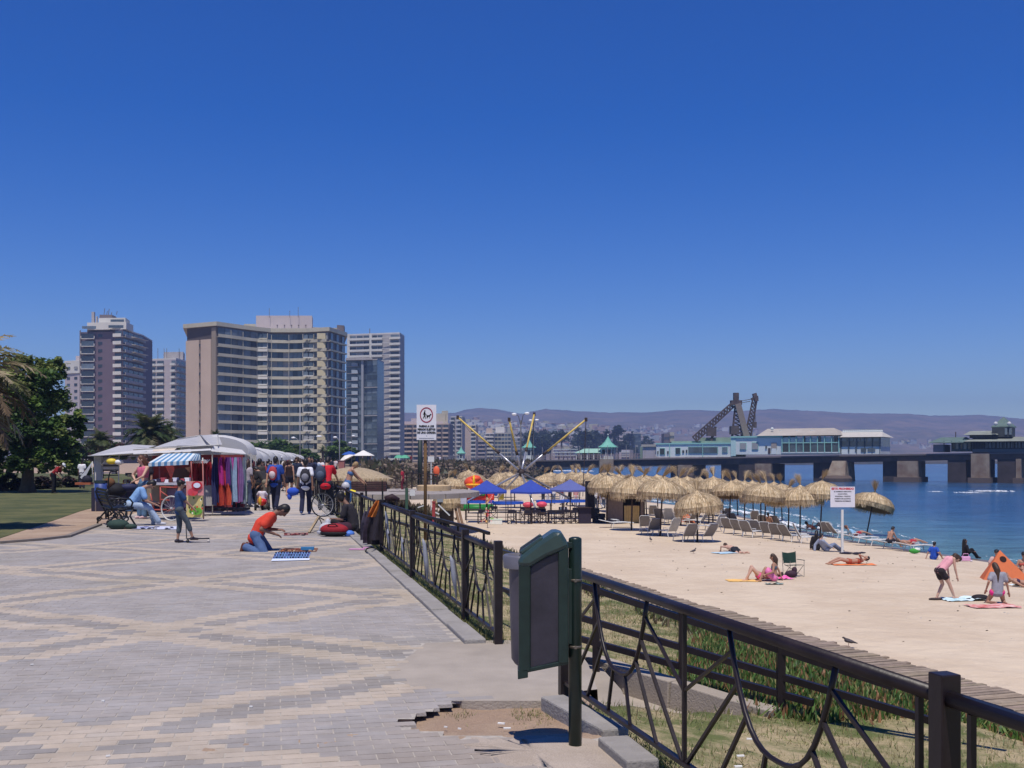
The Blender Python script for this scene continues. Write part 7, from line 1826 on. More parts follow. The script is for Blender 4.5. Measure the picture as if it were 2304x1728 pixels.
MB().grid(rows).build('roof',mat('thatch_plain',(.36,.28,.18),.9,var=.25,scale=8,bump=.8,bscale=25),T,True)
m=MB();r=random.Random(9)
for q in range(700):
 s=r.random();x=(-66+146*s)*k;z=Zv(1077,D)+.3;y=-1.62+r.uniform(-.05,.05);c=r.choice(SCOL);m._add([(x,y,z+.05),(x+.03,y,z+.05),(x+r.gauss(0,.03),y,z-r.uniform(.1,.32))],[(0,1,2)],c)
m.build('fringe',M_straw,T)
for s in(-60,10,74):MB().tube([(s*k,-1.2,-1),(s*k,-1.2,Zv(1078,D)+.3)],.06,6).build('post',M_dkw,T)
D=190;x,y=XY(818,D);T=thing('blue_kiosk','blue kiosk with a white pointed roof and open windows','kiosk',(x,y,.2));w=17*D/F
MB().lathe([(w,0),(w,1.0)],8).build('lower_wall',cm('#24407a',.7),T);MB().lathe([(w*.93,1.0),(w*.93,1.9)],8).build('window_band',GLS[2],T)
for kx in range(8):a=math.pi*2*kx/8;MB().bar((w*math.cos(a),w*math.sin(a),0),(w*math.cos(a),w*math.sin(a),1.95),.16).build('post',cm('#24407a' if kx%3 else '#d0b0b0',.7),T)
MB().lathe([(w*1.45,1.9),(w*1.4,2.0),(w*.7,2.45),(.1,2.85)],8).build('roof',M_wht_:=cm('#e0dcd4',.7),T)
x,y=XY(786,195);T=thing('blue_umbrella','small blue market umbrella left of the kiosk','umbrella',(x,y,0));MB().lathe([(1.4,2.3),(.8,2.7),(.02,2.95)],8).build('canopy',cm('#2452a0',.7),T);MB().tube([(0,0,0),(0,0,2.9)],.04,5).build('pole',M_dkw,T)
x,y=XY(793,150);T=thing('white_umbrella','tilted white umbrella over a stall left of the kiosk','umbrella',(x,y,0));T.rotation_euler.y=-.5;MB().lathe([(1.3,1.7),(.7,2.1),(.02,2.3)],8).build('canopy',cm('#e2dccf',.7),T);MB().tube([(0,0,0),(0,0,2.2)],.04,5).build('pole',M_dkw,T)
x,y=XY(769,140);T=thing('pink_booth','small pink square booth at the end of the promenade','booth',(x,y,0));MB().box((0,0,.65),(.75,.75,1.3)).build('wall',cm('#a06860',.8),T);MB().box((0,0,1.34),(.85,.85,.08)).build('roof',cm('#8a5a54',.8),T)
M_lp=mat('lamp_pole_grey',(.36,.36,.38),.6,var=.1);M_lh=mat('lamp_head_white',(.75,.75,.76),.35);M_lpd=mat('lamp_pole_dark',(.08,.08,.085),.6)
def lamp(lb,u,vt,D,heads,m=M_lp,vb=None,r_=.07):
 x,y=XY(u,D);z=ground_z(x,y)if x>fence_x(y)else 0;z=min(z,0)
 T=thing('street_lamp',lb,'street lamp',(x,y,z));h=Zv(vt,D)-z
 MB().tube([(0,0,0),(0,0,h)],[r_*1.3,r_*.8],8).build('pole',m,T,True)
 for(du,v)in heads:
  dx=du*D/F;hz=Zv(v,D)-z;st=min(h,hz)-.8
  MB().tube([(0,0,st),(dx*.35,0,hz-.25),(dx*.8,0,hz+.02)],r_*.5,6).build('arm',m,T,True);MB().sphere((dx,0,hz),(max(.35,abs(dx)*.16),.22,.17),10,6).build('lamp_head',M_lh,T,True)
lamp('tall grey double street lamp over the far end of the white tents',675,900,175,[(-15,985),(43,982)])
lamp('tall grey street lamp right of the crowd with one white head',764,918,175,[(-10,984)])
lamp('slim dark street lamp with two heads before the glass building',791,960,200,[(4,981),(-3,996)],M_lpd)
lamp('tall curved double street lamp behind the trampoline poles',1172,945,140,[(-15,932),(14,930)],M_lpd,r_=.09)
lamp('lower street lamp head among the trampoline poles',1200,948,175,[(-6,946),(8,945)],M_lpd)
x,y=XY(945,90);T=thing('dark_pole','plain dark green pole standing behind the dog sign','pole',(x,y,-1));MB().tube([(0,0,0),(0,0,Zv(985,90)+1)],[.22,.17],8).build('pole',cm('#24302c',.6),T,True);MB().lathe([(.3,0),(.3,.3),(.2,.4)],8).build('base',cm('#24302c',.6),T)
for i,(u,D)in enumerate(((897,200),(911,200))):
 x,y=XY(u,D);T=thing('green_umbrella','green umbrella of a stall before the terraced block, '+('left one' if i==0 else 'right one'),'umbrella',(x,y,.3));MB().lathe([(.9,1.4),(.5,1.9),(.02,2.0)],8).build('canopy',cm('#5aa884',.6),T);MB().tube([(0,0,0),(0,0,2)],.05,5).build('pole',M_dkw,T);MB().box((0,.3,.5),(1.0,.8,1.0)).build('stall_box',cm('#1d3a3a',.8),T)
# --- market stalls along the left of the promenade
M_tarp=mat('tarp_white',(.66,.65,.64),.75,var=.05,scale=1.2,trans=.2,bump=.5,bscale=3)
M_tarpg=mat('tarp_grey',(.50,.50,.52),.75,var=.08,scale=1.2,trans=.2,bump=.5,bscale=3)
M_tube=mat('stall_tube',(.5,.48,.45),.5,var=.2)
M_cbord=mat('tarp_cream',(.62,.53,.42),.8,var=.08)
def tarp(pts,m,name,root,sag=.06,n=7):
 """cloth patch between four world corners with a slight sag"""
 a,b,c,d=[Vector(p)for p in pts];rows=[]
 for j in range(n+1):
  t=j/n;l,r_=a.lerp(d,t),b.lerp(c,t)
  rows.append([l.lerp(r_,i/n)-Vector((0,0,sag*math.sin(math.pi*i/n)*math.sin(math.pi*t)))for i in range(n+1)])
 return MB().grid(rows).build(name,m,root,True,world=True)
def tubes(root,segs,r=.018,name='frame_tube',m=None):
 for a,b in segs:MB().tube([a,b],r,6).build(name,m or M_tube,root,True,world=True)
T=thing('market_stall','leftmost open market stall with sagging white and grey canopies on thin poles','market stall',Q(300,1150,34));T.location.z=0
A=[Q(198,1026,33),Q(322,1019,31.5),Q(345,1008,36),Q(268,1003,38)]
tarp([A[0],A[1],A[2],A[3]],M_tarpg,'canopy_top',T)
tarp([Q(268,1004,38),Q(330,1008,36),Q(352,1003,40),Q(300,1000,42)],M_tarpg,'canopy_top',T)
tarp([Q(200,1026,32.9),Q(380,1014,31.4),Q(396,1007,32.5),Q(320,1011,34)],M_tarp,'front_flap',T)
tarp([Q(285,1029,32),Q(420,1018,31),Q(430,1010,31.4),Q(300,1021,32.6)],M_tarpg,'front_flap',T)
tarp([Q(340,1018,31.2),Q(386,1020,30.6),Q(399,1006,31.8),Q(350,1007,32.4)],M_cbord,'cream_patch',T)
tubes(T,[(Q(198,1026,32.9),Q(430,1017,30.9)),(Q(215,1027,33),Q(215,1152,33)),(Q(230,1027,33.1),Q(230,1152,33.1)),(Q(268,1024,32.6),Q(266,1150,32.6)),(Q(214,1030,33),Q(232,1048,33)),(Q(248,1026,33),Q(228,1046,33)),(Q(345,1008,36),Q(345,1140,36))])
MB().box((Q(220,1060,33.2).x,33.2,Zv(1062,33.2)),(.22,.05,Zv(1030,33.2)-Zv(1100,33.2))).build('side_cloth',M_tarpg,T,world=True)
tarp([Q(231,1029,33.3),Q(268,1029,33.3),Q(268,1060,33.3),Q(231,1060,33.3)],mat('slat_cloth',(.35,.34,.38),.8),'back_cloth',T,.02)
for k in range(6):MB().box((Q(250,1060,33).x,33.0,Zv(1042+k*5.5,33)),(.48,.03,.028)).build('shelf_slat',cm('#26262c' if k%2 else '#c4c0c8',.8),T,world=True)
MB().sphere(tuple(Q(251,1038,32.3)),(.16,.12,.09),10,6).build('yellow_toy',cm('#d8c040',.5),T,True,world=True);MB().sphere(tuple(Q(268,1040,32.3)),(.14,.1,.08),10,6).build('white_toy',cm('#dcdce0',.5),T,True,world=True)
MB().box(tuple(Q(300,1130,33.5)),(2.2,1.0,.9)).build('table_cloth',cm('#2e2a3c',.9),T,world=True)
for k in range(26):
 r_=rnd;q=Q(r_.uniform(262,340),r_.uniform(1062,1098),33.0+r_.random()*.4);MB().box(tuple(q),(r_.uniform(.08,.2),.1,r_.uniform(.06,.16)),rz=r_.uniform(0,1)).build('trinket',cm(r_.choice(['#8a4638','#3a3550','#a06038','#5c3a2c','#b0a494','#243048']),.8),T,world=True)
T=thing('white_tent','small white sloping tent flap behind the left stall','tent',Q(190,1087,52));T.location.z=0
tarp([Q(180,1074,50),Q(188,1081,50),Q(209,1040,50),Q(208,1038,50)],M_tarp,'flap',T,.0);tubes(T,[(Q(208,1038,50),Q(208,1088,50))],.02)
MB().sphere(tuple(Q(196,1080,49)),(.25,.2,.22),10,6).build('dark_bag',cm('#1a1a28',.8),T,True,world=True);MB().box(tuple(Q(190,1088,49)),(.7,.4,.1)).build('orange_mat',cm('#a05838',.8),T,world=True)
T=thing('clothes_stall','market stall hung with red, purple and orange garments under a white canopy','market stall',Q(500,1155,31));T.location.z=0
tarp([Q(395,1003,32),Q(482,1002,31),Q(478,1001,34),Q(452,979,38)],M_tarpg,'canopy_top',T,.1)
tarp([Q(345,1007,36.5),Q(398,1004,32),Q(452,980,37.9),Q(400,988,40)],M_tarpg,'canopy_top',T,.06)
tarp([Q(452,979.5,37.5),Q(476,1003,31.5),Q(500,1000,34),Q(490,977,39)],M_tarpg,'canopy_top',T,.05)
tarp([Q(300,1022,31),Q(476,1013,30),Q(474,1009,30.3),Q(300,1018,31.4)],M_tarp,'front_edge',T,.0)
tarp([Q(474,1015,30),Q(556,1024,31),Q(545,1012,33),Q(480,1003,32)],M_tarp,'canopy_flap',T,.08)
tubes(T,[(Q(452,979,37.4),Q(476,1003,31.4)),(Q(300,1012,31),Q(495,1001,31)),(Q(490,978,38.4),Q(491,1002,31.8)),(Q(400,988,39.5),Q(452,979.5,37.4)),(Q(474,1015,30.2),Q(556,1023,31)),(Q(456,1030,29.9),Q(459,1160,29.9)),(Q(429,1040,30.2),Q(433,1085,30.2)),(Q(478,1015,30.5),Q(478,1156,30.5)),(Q(553,1024,31.2),Q(553,1152,31.2))],m=M_tube)
r=random.Random(15)
def garment(root,u,v0,v1,w,col,D,fold=True):
 a=Q(u,v0,D);z1=Zv(v1,D);m=MB();n=6;rows=[]
 ph=r.uniform(0,6)
 for j in range(8):
  t=j/7.0;z=lerp(a.z,z1,t);ww=w*(.5+.5*min(1,t*2.5));rows.append([(a.x+(i/n-.5)*ww+.015*math.sin(ph+t*5),D+.045*math.sin(i*2.1+ph+t*1.2),z)for i in range(n+1)])
 m.grid(rows).build('garment',cm(col,.8,var=.2,bump=.3,bscale=14),root,True,world=True)
MB().prism([(Q(345,0,33.4).x,33.3),(Q(545,0,33.2).x,33.3),(Q(545,0,33.2).x,33.5),(Q(345,0,33.4).x,33.5)],0,1.72).build('back_wall',mat('red_goods_wall',(.30,.03,.03),.9,scale=4,color2=(.10,.03,.04)),T,world=True)
cols=['#9e1c26','#8a1824','#b02030','#7a1420','#a82430','#8e2a2e','#b83a34','#701820']
for i in range(16):garment(T,432+i*3.0,1039+r.uniform(0,2),1092+r.uniform(-3,6),.17,r.choice(cols),30.6+r.uniform(-.1,.3))
for i,(u,c,c2)in enumerate([(482,'#2b2f5a',0),(487,'#3a3a6a',0),(493,'#c85048',1),(498,'#a82a80',1),(503,'#b03050',1),(509,'#b03aa0',1),(514,'#5a2a70',1),(519,'#6a7a9a',0),(524,'#c060b0',0),(529,'#8aa0b8',0),(534,'#a85a98',0),(538,'#d03a70',0),(542,'#7a5a8a',0),(547,'#707a88',0),(551,'#9aa8a8',0)]):
 D=30.4+(i%3)*.1
 if c2:garment(T,u,1029,1092,.13,c,D);garment(T,u+1,1088,1137+r.uniform(-2,1),.14,r.choice(['#b84a30','#a83a2c','#90282a']),D-.02)
 else:garment(T,u,1029,1133+r.uniform(-8,4),.13,c,D)
MB().box(tuple(Q(473,1105,30.7)),(.3,.25,.82)).build('grey_panel',cm('#a8a4a4',.8),T,world=True)
for i in range(9):q=Q(440+i*4,1034,30.2);MB().bar(q,q+Vector((-.1,0,-.1)),.02).build('hanger',cm('#c8c8cc',.5),T,world=True)
MB().box(tuple(Q(508,1145,30.9)),(1.2,.8,.06)).build('floor_pallet',cm('#1c1620',.9),T,world=True)
tarp([Q(393,1055,30.9),Q(432,1050,30.9),Q(432,1078,30.9),Q(386,1078,30.9)],cm('#6a4a40',.9),'back_cloth',T,.0)
T=thing('food_cart','street food cart with blue and white striped awning, painted poster panel and bicycle wheel','food cart',Q(400,1165,29));T.location.z=0
a,b,c,d=Q(334,1041,28.2),Q(424,1037,28.9),Q(440,1019,30.4),Q(368,1021,29.8)
e2=Q(452,1036,30.2)
for i in range(8):MB().face([b.lerp(e2,i/8),b.lerp(e2,(i+1)/8),c.lerp(e2+Vector((0,0,.2)),(i+1)/8),c.lerp(e2+Vector((0,0,.2)),i/8)]).build('awning_side',cm('#5a86a8' if i%2 else '#c2ccd2',.8),T,world=True)
n=13
for i in range(n):
 f0,f1=i/n,(i+1)/n;col=cm('#5a8ab0' if i%2 else '#cfd6d8',.8)
 MB().face([a.lerp(b,f0),a.lerp(b,f1),d.lerp(c,f1),d.lerp(c,f0)]).face([a.lerp(b,f0)-Vector((0,.0,.10)),a.lerp(b,f1)-Vector((0,0,.10)),a.lerp(b,f1),a.lerp(b,f0)]).build('awning_stripe',col,T,world=True)
tubes(T,[(a,Q(336,1040,28.5)),(Q(358,1038,28.5),Q(361,1150,28.5)),(Q(430,1038,28.5),Q(432,1084,28.5)),(Q(456,1037,28.4),Q(458,1168,28.4))],.018,'awning_pole',mat('pole_red',(.35,.1,.08),.5))
p0,p1=Q(419,1083,27.9),Q(459,1164,27.9)
MB().prism([(Q(419,0,27.9).x,27.9),(Q(459,0,27.9).x,27.75),(Q(459,0,27.9).x,27.85),(Q(419,0,27.9).x,28.0)],.10,1.02).build('poster_panel',mat('poster_yellow',(.62,.50,.16),.7,scale=5,color2=(.70,.60,.30)),T,world=True)
MB().box(tuple(Q(439,1099,27.76)),(.44,.02,.36)).build('poster_heading',mat('poster_pink',(.62,.13,.14),.7,scale=6,color2=(.66,.34,.32)),T,world=True)
def spot(u,v,rx_,rz_,col,y=27.72):q=Q(u,v,y);MB().face([(q.x+rx_*math.cos(t),y+.0,q.z+rz_*math.sin(t))for t in[2*math.pi*k/14 for k in range(14)]][::1]).build('print',cm(col,.7),T,world=True)
spot(443,1093,.14,.12,'#c02a38');spot(443,1092,.09,.065,'#d8dce8',27.70);spot(434,1107,.13,.1,'#d04450',27.73);spot(440,1150,.17,.1,'#6aa83c',27.74)
for q in range(14):spot(rnd.uniform(426,456),rnd.uniform(1112,1155),.02,.03,rnd.choice(['#3a2a24','#c83a2a','#f0e8d0','#2e5a30']),27.69)
MB().box(tuple(Q(390,1088,28.6)),(1.1,.8,.06)).build('cart_top',cm('#b8b4bc',.5),T,world=True)
MB().box(tuple(Q(360,1108,28.8)),(.5,.6,.55)).build('cart_box',cm('#8a7a68',.8),T,world=True);MB().box(tuple(Q(400,1120,28.9)),(.5,.6,.5)).build('cart_box',cm('#7c6a84',.8),T,world=True)
for i in range(9):MB().box(tuple(Q(350+i*9,1083-(i%3)*2,28.5)),(.12,.15,.10)).build('item',cm(['#c8c4d0','#2a2440','#a84850','#e0dce0','#5a2a24'][i%5],.7),T,world=True)
RedM=mat('cart_red_frame',(.38,.07,.05),.5)
tubes(T,[(Q(361,1096,28.2),Q(398,1097,28.2)),(Q(361,1096,28.2),Q(361,1146,28.2)),(Q(361,1124,28.2),Q(382,1126,28.2)),(Q(338,1110,28.2),Q(347,1148,28.2)),(Q(336,1147,28.2),Q(375,1147,28.2)),(Q(376,1150,28.2),Q(398,1142,28.2)),(Q(361,1105,28.2),Q(382,1120,28.2))],.02,'frame_tube',RedM)
def wheel(root,c,R,ax,name='wheel',tyre='#2a2a2c',spokes=14,w=.018,rimc='#b8b8bc'):
 ax=Vector(ax).normalized();u=Vector((0,0,1)).cross(ax).normalized();v=Vector((0,0,1))
 c=Vector(c)
 pts=[c+(u*math.cos(t)+v*math.sin(t))*R for t in[2*math.pi*k/28 for k in range(29)]]
 o=MB().tube(pts,w,6,cap=False).build(name,cm(tyre,.7),root,True,world=True)
 m=MB().tube([c+(p-c)*.95 for p in pts],.008,5,cap=False)
 for k in range(spokes):t=2*math.pi*k/spokes;m.tube([c,c+(u*math.cos(t)+v*math.sin(t))*R*.94],.003,3,cap=False)
 m.tube([c-ax*.04,c+ax*.04],.025,8);
 q=m.build('rim',cm(rimc,.4),root,True,world=True);return o
wheel(T,Q(386,1144,27.8),.31,(.35,1,0),tyre='#c4c4c0')
TN=[]
for i,D in enumerate([37.5,42,47,52,58,65,73,82,92,103,116,130,145]):
 ur=interp([(37,535),(42,556),(50,582),(60,606),(75,624),(95,640),(120,652),(145,661),(160,668)],D)
 L=[4.4,4.8,4.9,5.8,6.8,7.8,8.8,9.8,10.8,12.8,13.5,14.5,14][i];xr,y=XY(ur,D);w=2.5;hz=2.42 if i==0 else 2.12+.06*math.sin(i*2.3);ev=1.75 if i==0 else 1.5
 nm=['first, tallest arched white tent behind the clothes stall','second arched white tent in the receding row','third arched white tent in the receding row','fourth arched white tent, above the people with backpacks','fifth arched white tent of the receding row','sixth arched white tent of the receding row','seventh arched white tent of the receding row'][i]if i<7 else 'small arched white tent, %s of the receding market row'%ORD[i]
 T=thing('arched_tent',nm,'tent',(xr-w/2,y+L/2,0),math.atan2(.2,1),'arched white tents of the market row');sd=i*7.3
 rows=[]
 for j in range(9):
  yy=(j/8.0-.5)*L;bul=.90+.13*abs(math.sin(j*math.pi/4))**.6+.02*noise.noise((j*1.3,sd,0))
  rows.append([((w/2)*math.cos(math.pi*(1-k/14.0))*bul,yy,ev+(hz-ev)*math.sin(math.pi*k/14.0)**.8*bul+.03*noise.noise((k*.7,j*.6,sd)))for k in range(15)])
 MB().grid(rows).build('canopy',M_tarp,T,True)
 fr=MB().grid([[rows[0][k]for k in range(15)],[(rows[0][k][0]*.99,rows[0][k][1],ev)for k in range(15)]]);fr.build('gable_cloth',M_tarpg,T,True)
 for sx in(-1,1):
  for yy in(-L/2,L/2):MB().tube([(sx*w*.48,yy,0),(sx*w*.48,yy,ev+.05)],.025,6).build('pole',M_tube,T)
 MB().box((-.2,0,.5),(w*.7,L*.8,.8)).build('table',cm(['#3a2430','#5a2a2a','#2c3048','#6a3a2c'][i%4],.9),T)
 r=random.Random(50+i)
 for k in range(14 if i<6 else 7):
  yy=r.uniform(-.48,.48)*L;z=r.uniform(.9,1.6);m=MB();wd=r.uniform(.2,.45);ht=r.uniform(.3,.6)
  xs=r.choice([w*.46,w*.38]);m.grid([[(xs,yy-wd/2,z),(xs+.03,yy,z),(xs,yy+wd/2,z)],[(xs,yy-wd/2,z-ht),(xs+.05,yy,z-ht),(xs,yy+wd/2,z-ht)]]);m.grid([[(wd*.5-k%5*.5,-L/2-.02,z),(wd*1.4-k%5*.5,-L/2-.05,z)],[(wd*.5-k%5*.5,-L/2-.02,z-ht),(wd*1.4-k%5*.5,-L/2-.02,z-ht)]])
  m.build('garment',cm(r.choice(['#8a2028','#a84a30','#303a70','#702a5a','#c0a090','#1c1c24','#b03a50','#4a2018','#d0c8c8']),.85),T)
# --- left foreground group: bench, bin, people
b=P(258,1183,0)
Iron=mat('cast_iron',(.010,.010,.012),.45,var=.3)
T=thing('iron_bench','ornate black cast iron bench seen from its end at the left','bench',b,math.radians(-62))
def scroll(m,c,R,turns,x,rr=.018,s=1):
 m.tube([(x,c[0]+s*R*(1-t*.75)*math.cos(t*turns*6.283),c[1]+R*(1-t*.75)*math.sin(t*turns*6.283))for t in[k/18.0 for k in range(19)]],rr,5)
for x in(-.85,.85):
 m=MB();m.tube([(x,-.28,.02),(x,-.26,.12),(x,-.10,.30),(x,-.16,.44),(x,-.26,.62),(x,-.32,.80),(x,-.26,.9)],.024,6);m.tube([(x,.36,.02),(x,.30,.12),(x,.22,.26),(x,.28,.42)],.024,6)
 m.tube([(x,-.16,.44),(x,.05,.42),(x,.3,.44)],.024,6);m.tube([(x,-.22,.64),(x,.0,.68),(x,.22,.66),(x,.28,.58),(x,.24,.46)],.022,6)
 scroll(m,(-.02,.27),.11,1.4,x);scroll(m,(.12,.2),.09,1.3,x,s=-1);scroll(m,(-.12,.56),.07,1.3,x);scroll(m,(.08,.56),.07,1.3,x,s=-1);scroll(m,(-.24,.12),.07,1.2,x)
 m.build('end_frame',Iron,T,True)
for i in range(6):MB().box((0,-.2+i*.09+.02,.45+.004*i),(1.74,.07,.022)).build('seat_slat',Iron,T)
for i in range(5):MB().box((0,-.19-i*.028,.55+i*.08),(1.74,.022,.06),rx=.3).build('back_slat',Iron,T)
person('man in light blue shirt and pale jeans sitting bent forward on the iron bench',b+Vector((.38,.1,0)),-68,dict(pel=(0,-.05,.50),chest=(.02,.22,.86),head=(.04,.44,.98),face=(0,.7,-.8),hl=(-.12,.5,.55),hr=(.18,.52,.5),fl=(-.12,.52,.08),fr=(.12,.60,.08),kh=(0,.4,1)),'tee','#7fa4cf','trousers','#9fb0c4','m','k','short','#c8c8cc',vox=.013)
T=thing('blue_litter_bin','blue and green litter basket on a curved black stand left of the bench','litter bin',(*XY(227,28.5),0));k=28.5/F
MB().lathe([(.13,.48),(.155,.6),(.16,1.0)],14).build('basket',mat('bin_blue',(.03,.06,.22),.5,var=.2),T,True);MB().lathe([(.165,.96),(.17,1.03)],14,cap=False).build('rim',cm('#2a3a3c',.6),T,True)
MB().tube([(.2,0,0),(.2,0,1.1),(.24,0,1.25),(.36,0,1.3),(.42,0,1.2)],.02,6).build('stand',Iron,T,True);MB().tube([(.17,0,.9),(.2,0,.9)],.02,6).tube([(.17,0,.55),(.2,0,.55)],.02,6).build('bracket',Iron,T)
T=thing('baby_stroller','dark stroller loaded with bags behind the iron bench','stroller',(*XY(262,29.5),0),.3)
MB().sphere((0,0,.75),(.28,.3,.2),10,7).build('hood',cm('#15151c',.8),T,True);MB().sphere((-.18,-.1,.95),(.16,.14,.14),10,7).build('brown_bag',cm('#6a4a30',.9),T,True);MB().sphere((.32,-.1,.82),(.26,.12,.11),10,7).build('blue_bag',cm('#20264a',.7),T,True)
for x in(-.25,.25):MB().tube([(x,-.3,.1),(x,.1,.55),(x,.35,1.0)],.015,6).build('frame_tube',Iron,T,True)
for x in(-.25,.25):
 for y in(-.3,.3):MB().tube([(x-.02,y,.1),(x+.02,y,.1)],.1,12).build('wheel',Iron,T,True)
MB().box((0,0,.42),(.46,.5,.06)).build('seat',cm('#2c2c34',.9),T)
person('woman in pink tube top and blue jeans standing with hand at hip',(*XY(322,29.0),0),150,dict(face=(.5,1,-.4),chest=(.0,.0,1.36),head=(.02,.05,1.57),hr=(.16,.12,1.02),ehr=(1,-.2,.1),hl=(.02,.26,1.02),ehl=(-.8,.1,-.2),fl=(-.1,.05,.08)),'crop','#c4607c','trousers','#5a7896','l','r','long','#ccaaaa',vox=.014)
person('dark haired person standing just behind the woman in the pink top',(*XY(330,30.3),0),150,STAND,'tee','#2c2430','trousers','#26242c','m','b','long',vox=.02)
b=P(403,1222,0)
person('small boy in dark blue T-shirt and grey shorts standing with one foot on a scooter',b,-62,dict(fr=(.12,.34,.15),fl=(-.12,-.02,.08),hl=(-.10,.36,.98),hr=(.16,.34,.96),chest=(0,.0,1.38),head=(.0,.05,1.6),kh=(.2,1,.2)),'tee','#26406a','capri','#4a5258','m','k','messy','#28202c',sc=.69,vox=.016)
T=thing('scooter','small kick scooter under the boy, with a thin upright bar','scooter',b+Vector((.27,.13,0)),math.radians(-75))
MB().box((0,.05,.075),(.10,.42,.02)).build('board',Iron,T,bevel=.004);MB().tube([(0,-.16,.08),(-.02,-.18,.55),(-.02,-.16,.66)],.011,6).build('upright',mat('chair_steel',(.25,.24,.2)),T,True)
for y in(-.14,.24):
 for x in(-.04,.04):MB().tube([(x-.012,y,.03),(x+.012,y,.03)],.03,10).build('wheel',cm('#c8c0b8' if y>0 else '#202024',.5),T,True)
for(u0,u1,v0,v1,lb,nm,c)in((297,345,1184,1190,'white printed ground cloth with papers, left part by the bench','ground_cloth','#aab0cc'),(346,400,1184,1191,'pale ground cloth ending at the feet of the boy','ground_cloth','#c4c8dc')):
 a,b_,c_,d_=P(u0,v1,.01),P(u1,v1,.01),P(u1+2,v0,.01),P(u0+4,v0,.01)
 T=thing(nm,lb,'cloth',a);MB().face([a,b_,c_,d_]).build('cloth',cm(c,.9),T,world=True)
 for q in range(9):f,g=rnd.random()*.9,rnd.random()*.8;p=a.lerp(b_,f).lerp(d_.lerp(c_,f),g);MB().box((p.x,p.y,.018),(rnd.uniform(.04,.12),.08,.012),rz=rnd.random()).build('trinket',cm(rnd.choice(['#3a3a6a','#e8e8f0','#7070a0','#2c2c40']),.8),T,world=True)
o=MB().sphere((0,0,.1),(.26,.2,.12),10,7).sphere((.3,-.05,.06),(.15,.1,.06),8,6).build('backpack',cm('#2c4038',.85),smooth=True);o.location=P(266,1190,0);tag(o,'dark green backpack lying on the paving before the bench','backpack')
T=thing('pink_bag_strap','brown and pink cloth bundle between the green backpack and the white cloth','bundle',P(287,1190,0));MB().sphere((0,0,.05),(.16,.1,.05),10,6).build('cloth',cm('#8a5a54',.9),T,True);MB().sphere((.12,0,.03),(.1,.08,.03),8,5).build('fold',cm('#70484a',.9),T,True)
b=P(585,1239,0)
person('man in orange red T-shirt and jeans kneeling over goods on the paving',b,-84,dict(pel=(0,-.06,.27),mid=(0,.02,.47),chest=(0,.21,.61),head=(.0,.40,.70),face=(0,.55,-.9),hl=(-.08,.30,.36),hr=(.12,.26,.30),ehl=(-.5,-.9,-.4),ehr=(.4,-.9,-.3),curl=(0,0,-.8),fl=(-.12,-.22,.07),fr=(.12,-.24,.08),khl=(-.3,1,-.35),khr=(.3,1,-.35),tl=(0,-.3,-1),tr=(0,-.3,-1),sole=(0,-.04,-.01)),'tee','#d2422c','trousers','#4c6288','d','k','short','#5a3024',vox=.011)
T=thing('goods_mat','mat with rows of sunglasses and trinkets laid out before the kneeling man','mat',P(650,1250,0))
a,b_,c_,d_=P(612,1259,.006),P(692,1259,.006),P(700,1242,.006),P(620,1242,.006)
MB().face([a,b_,c_,d_]).build('mat',cm('#6a86b8',.9),T,world=True);MB().face([P(610,1262,.011),P(696,1260,.011),P(697,1256,.011),P(613,1257,.011)]).build('white_cloth',cm('#d4dcec',.9),T,world=True)
for i in range(13):
 for j in range(3):
  f,g=(i+.5)/13,(j+.5)/3.3;p=a.lerp(b_,f).lerp(d_.lerp(c_,f),g);MB().box((p.x,p.y,.024),(.022,.05,.02),rz=rnd.uniform(-.3,.3)).build('trinket',cm(rnd.choice(['#10141c','#1c2c50','#2c5a70','#0c0c10','#402868']),.3),T,world=True)
T=thing('goods_mat','brown mat with necklaces and a blue box behind the sunglasses','mat',P(665,1236,0))
MB().face([P(626,1241,.006),P(712,1241,.006),P(716,1233,.006),P(640,1233,.006)]).build('mat',cm('#7a5440',.9),T,world=True);MB().box(tuple(P(692,1234,.04)),(.22,.14,.05),rz=.1).build('blue_box',cm('#3a7aa8',.5),T,world=True)
for i in range(24):p=P(rnd.uniform(632,710),rnd.uniform(1234,1240),.015);MB().box(tuple(p),(.05,.03,.012),rz=rnd.random()*3).build('trinket',cm(rnd.choice(['#c07a50','#8a3a2c','#e0c8a0','#3a2018']),.6),T,world=True)
T=thing('goods_mat','narrow reddish mat of small goods near the hand roller pole','mat',P(665,1203,0));MB().face([P(638,1205,.006),P(693,1203,.006),P(694,1198,.006),P(641,1199,.006)]).build('mat',cm('#7a4844',.9),T,world=True)
for i in range(26):p=P(rnd.uniform(642,690),rnd.uniform(1199.5,1203.5),.015);MB().box(tuple(p),(.06,.05,.02),rz=rnd.random()*3).build('trinket',cm(rnd.choice(['#a04a44','#3a2830','#c8a898','#6a3a3a']),.7),T,world=True)
T=thing('wooden_easel','leaning wooden stick with splayed thin legs on the paving','easel',P(705,1195,0))
MB().bar(Q(695,1199,23.3),Q(717,1163,24.3),.045).build('stick',mat('stick_tan',(.32,.24,.14),.8,var=.3),T,world=True)
for u,v in((724,1178),(729,1170),(712,1176)):MB().bar(Q(717,1163,24.3),Q(u,v,25 if u>715 else 24),.018).build('leg',cm('#3a3a34',.6),T,world=True)
MB().bar(Q(695,1200,23.4),Q(714,1201,23.4),.05,.03).build('foot',M_dkw,T,world=True)
b=P(795,1199,0)
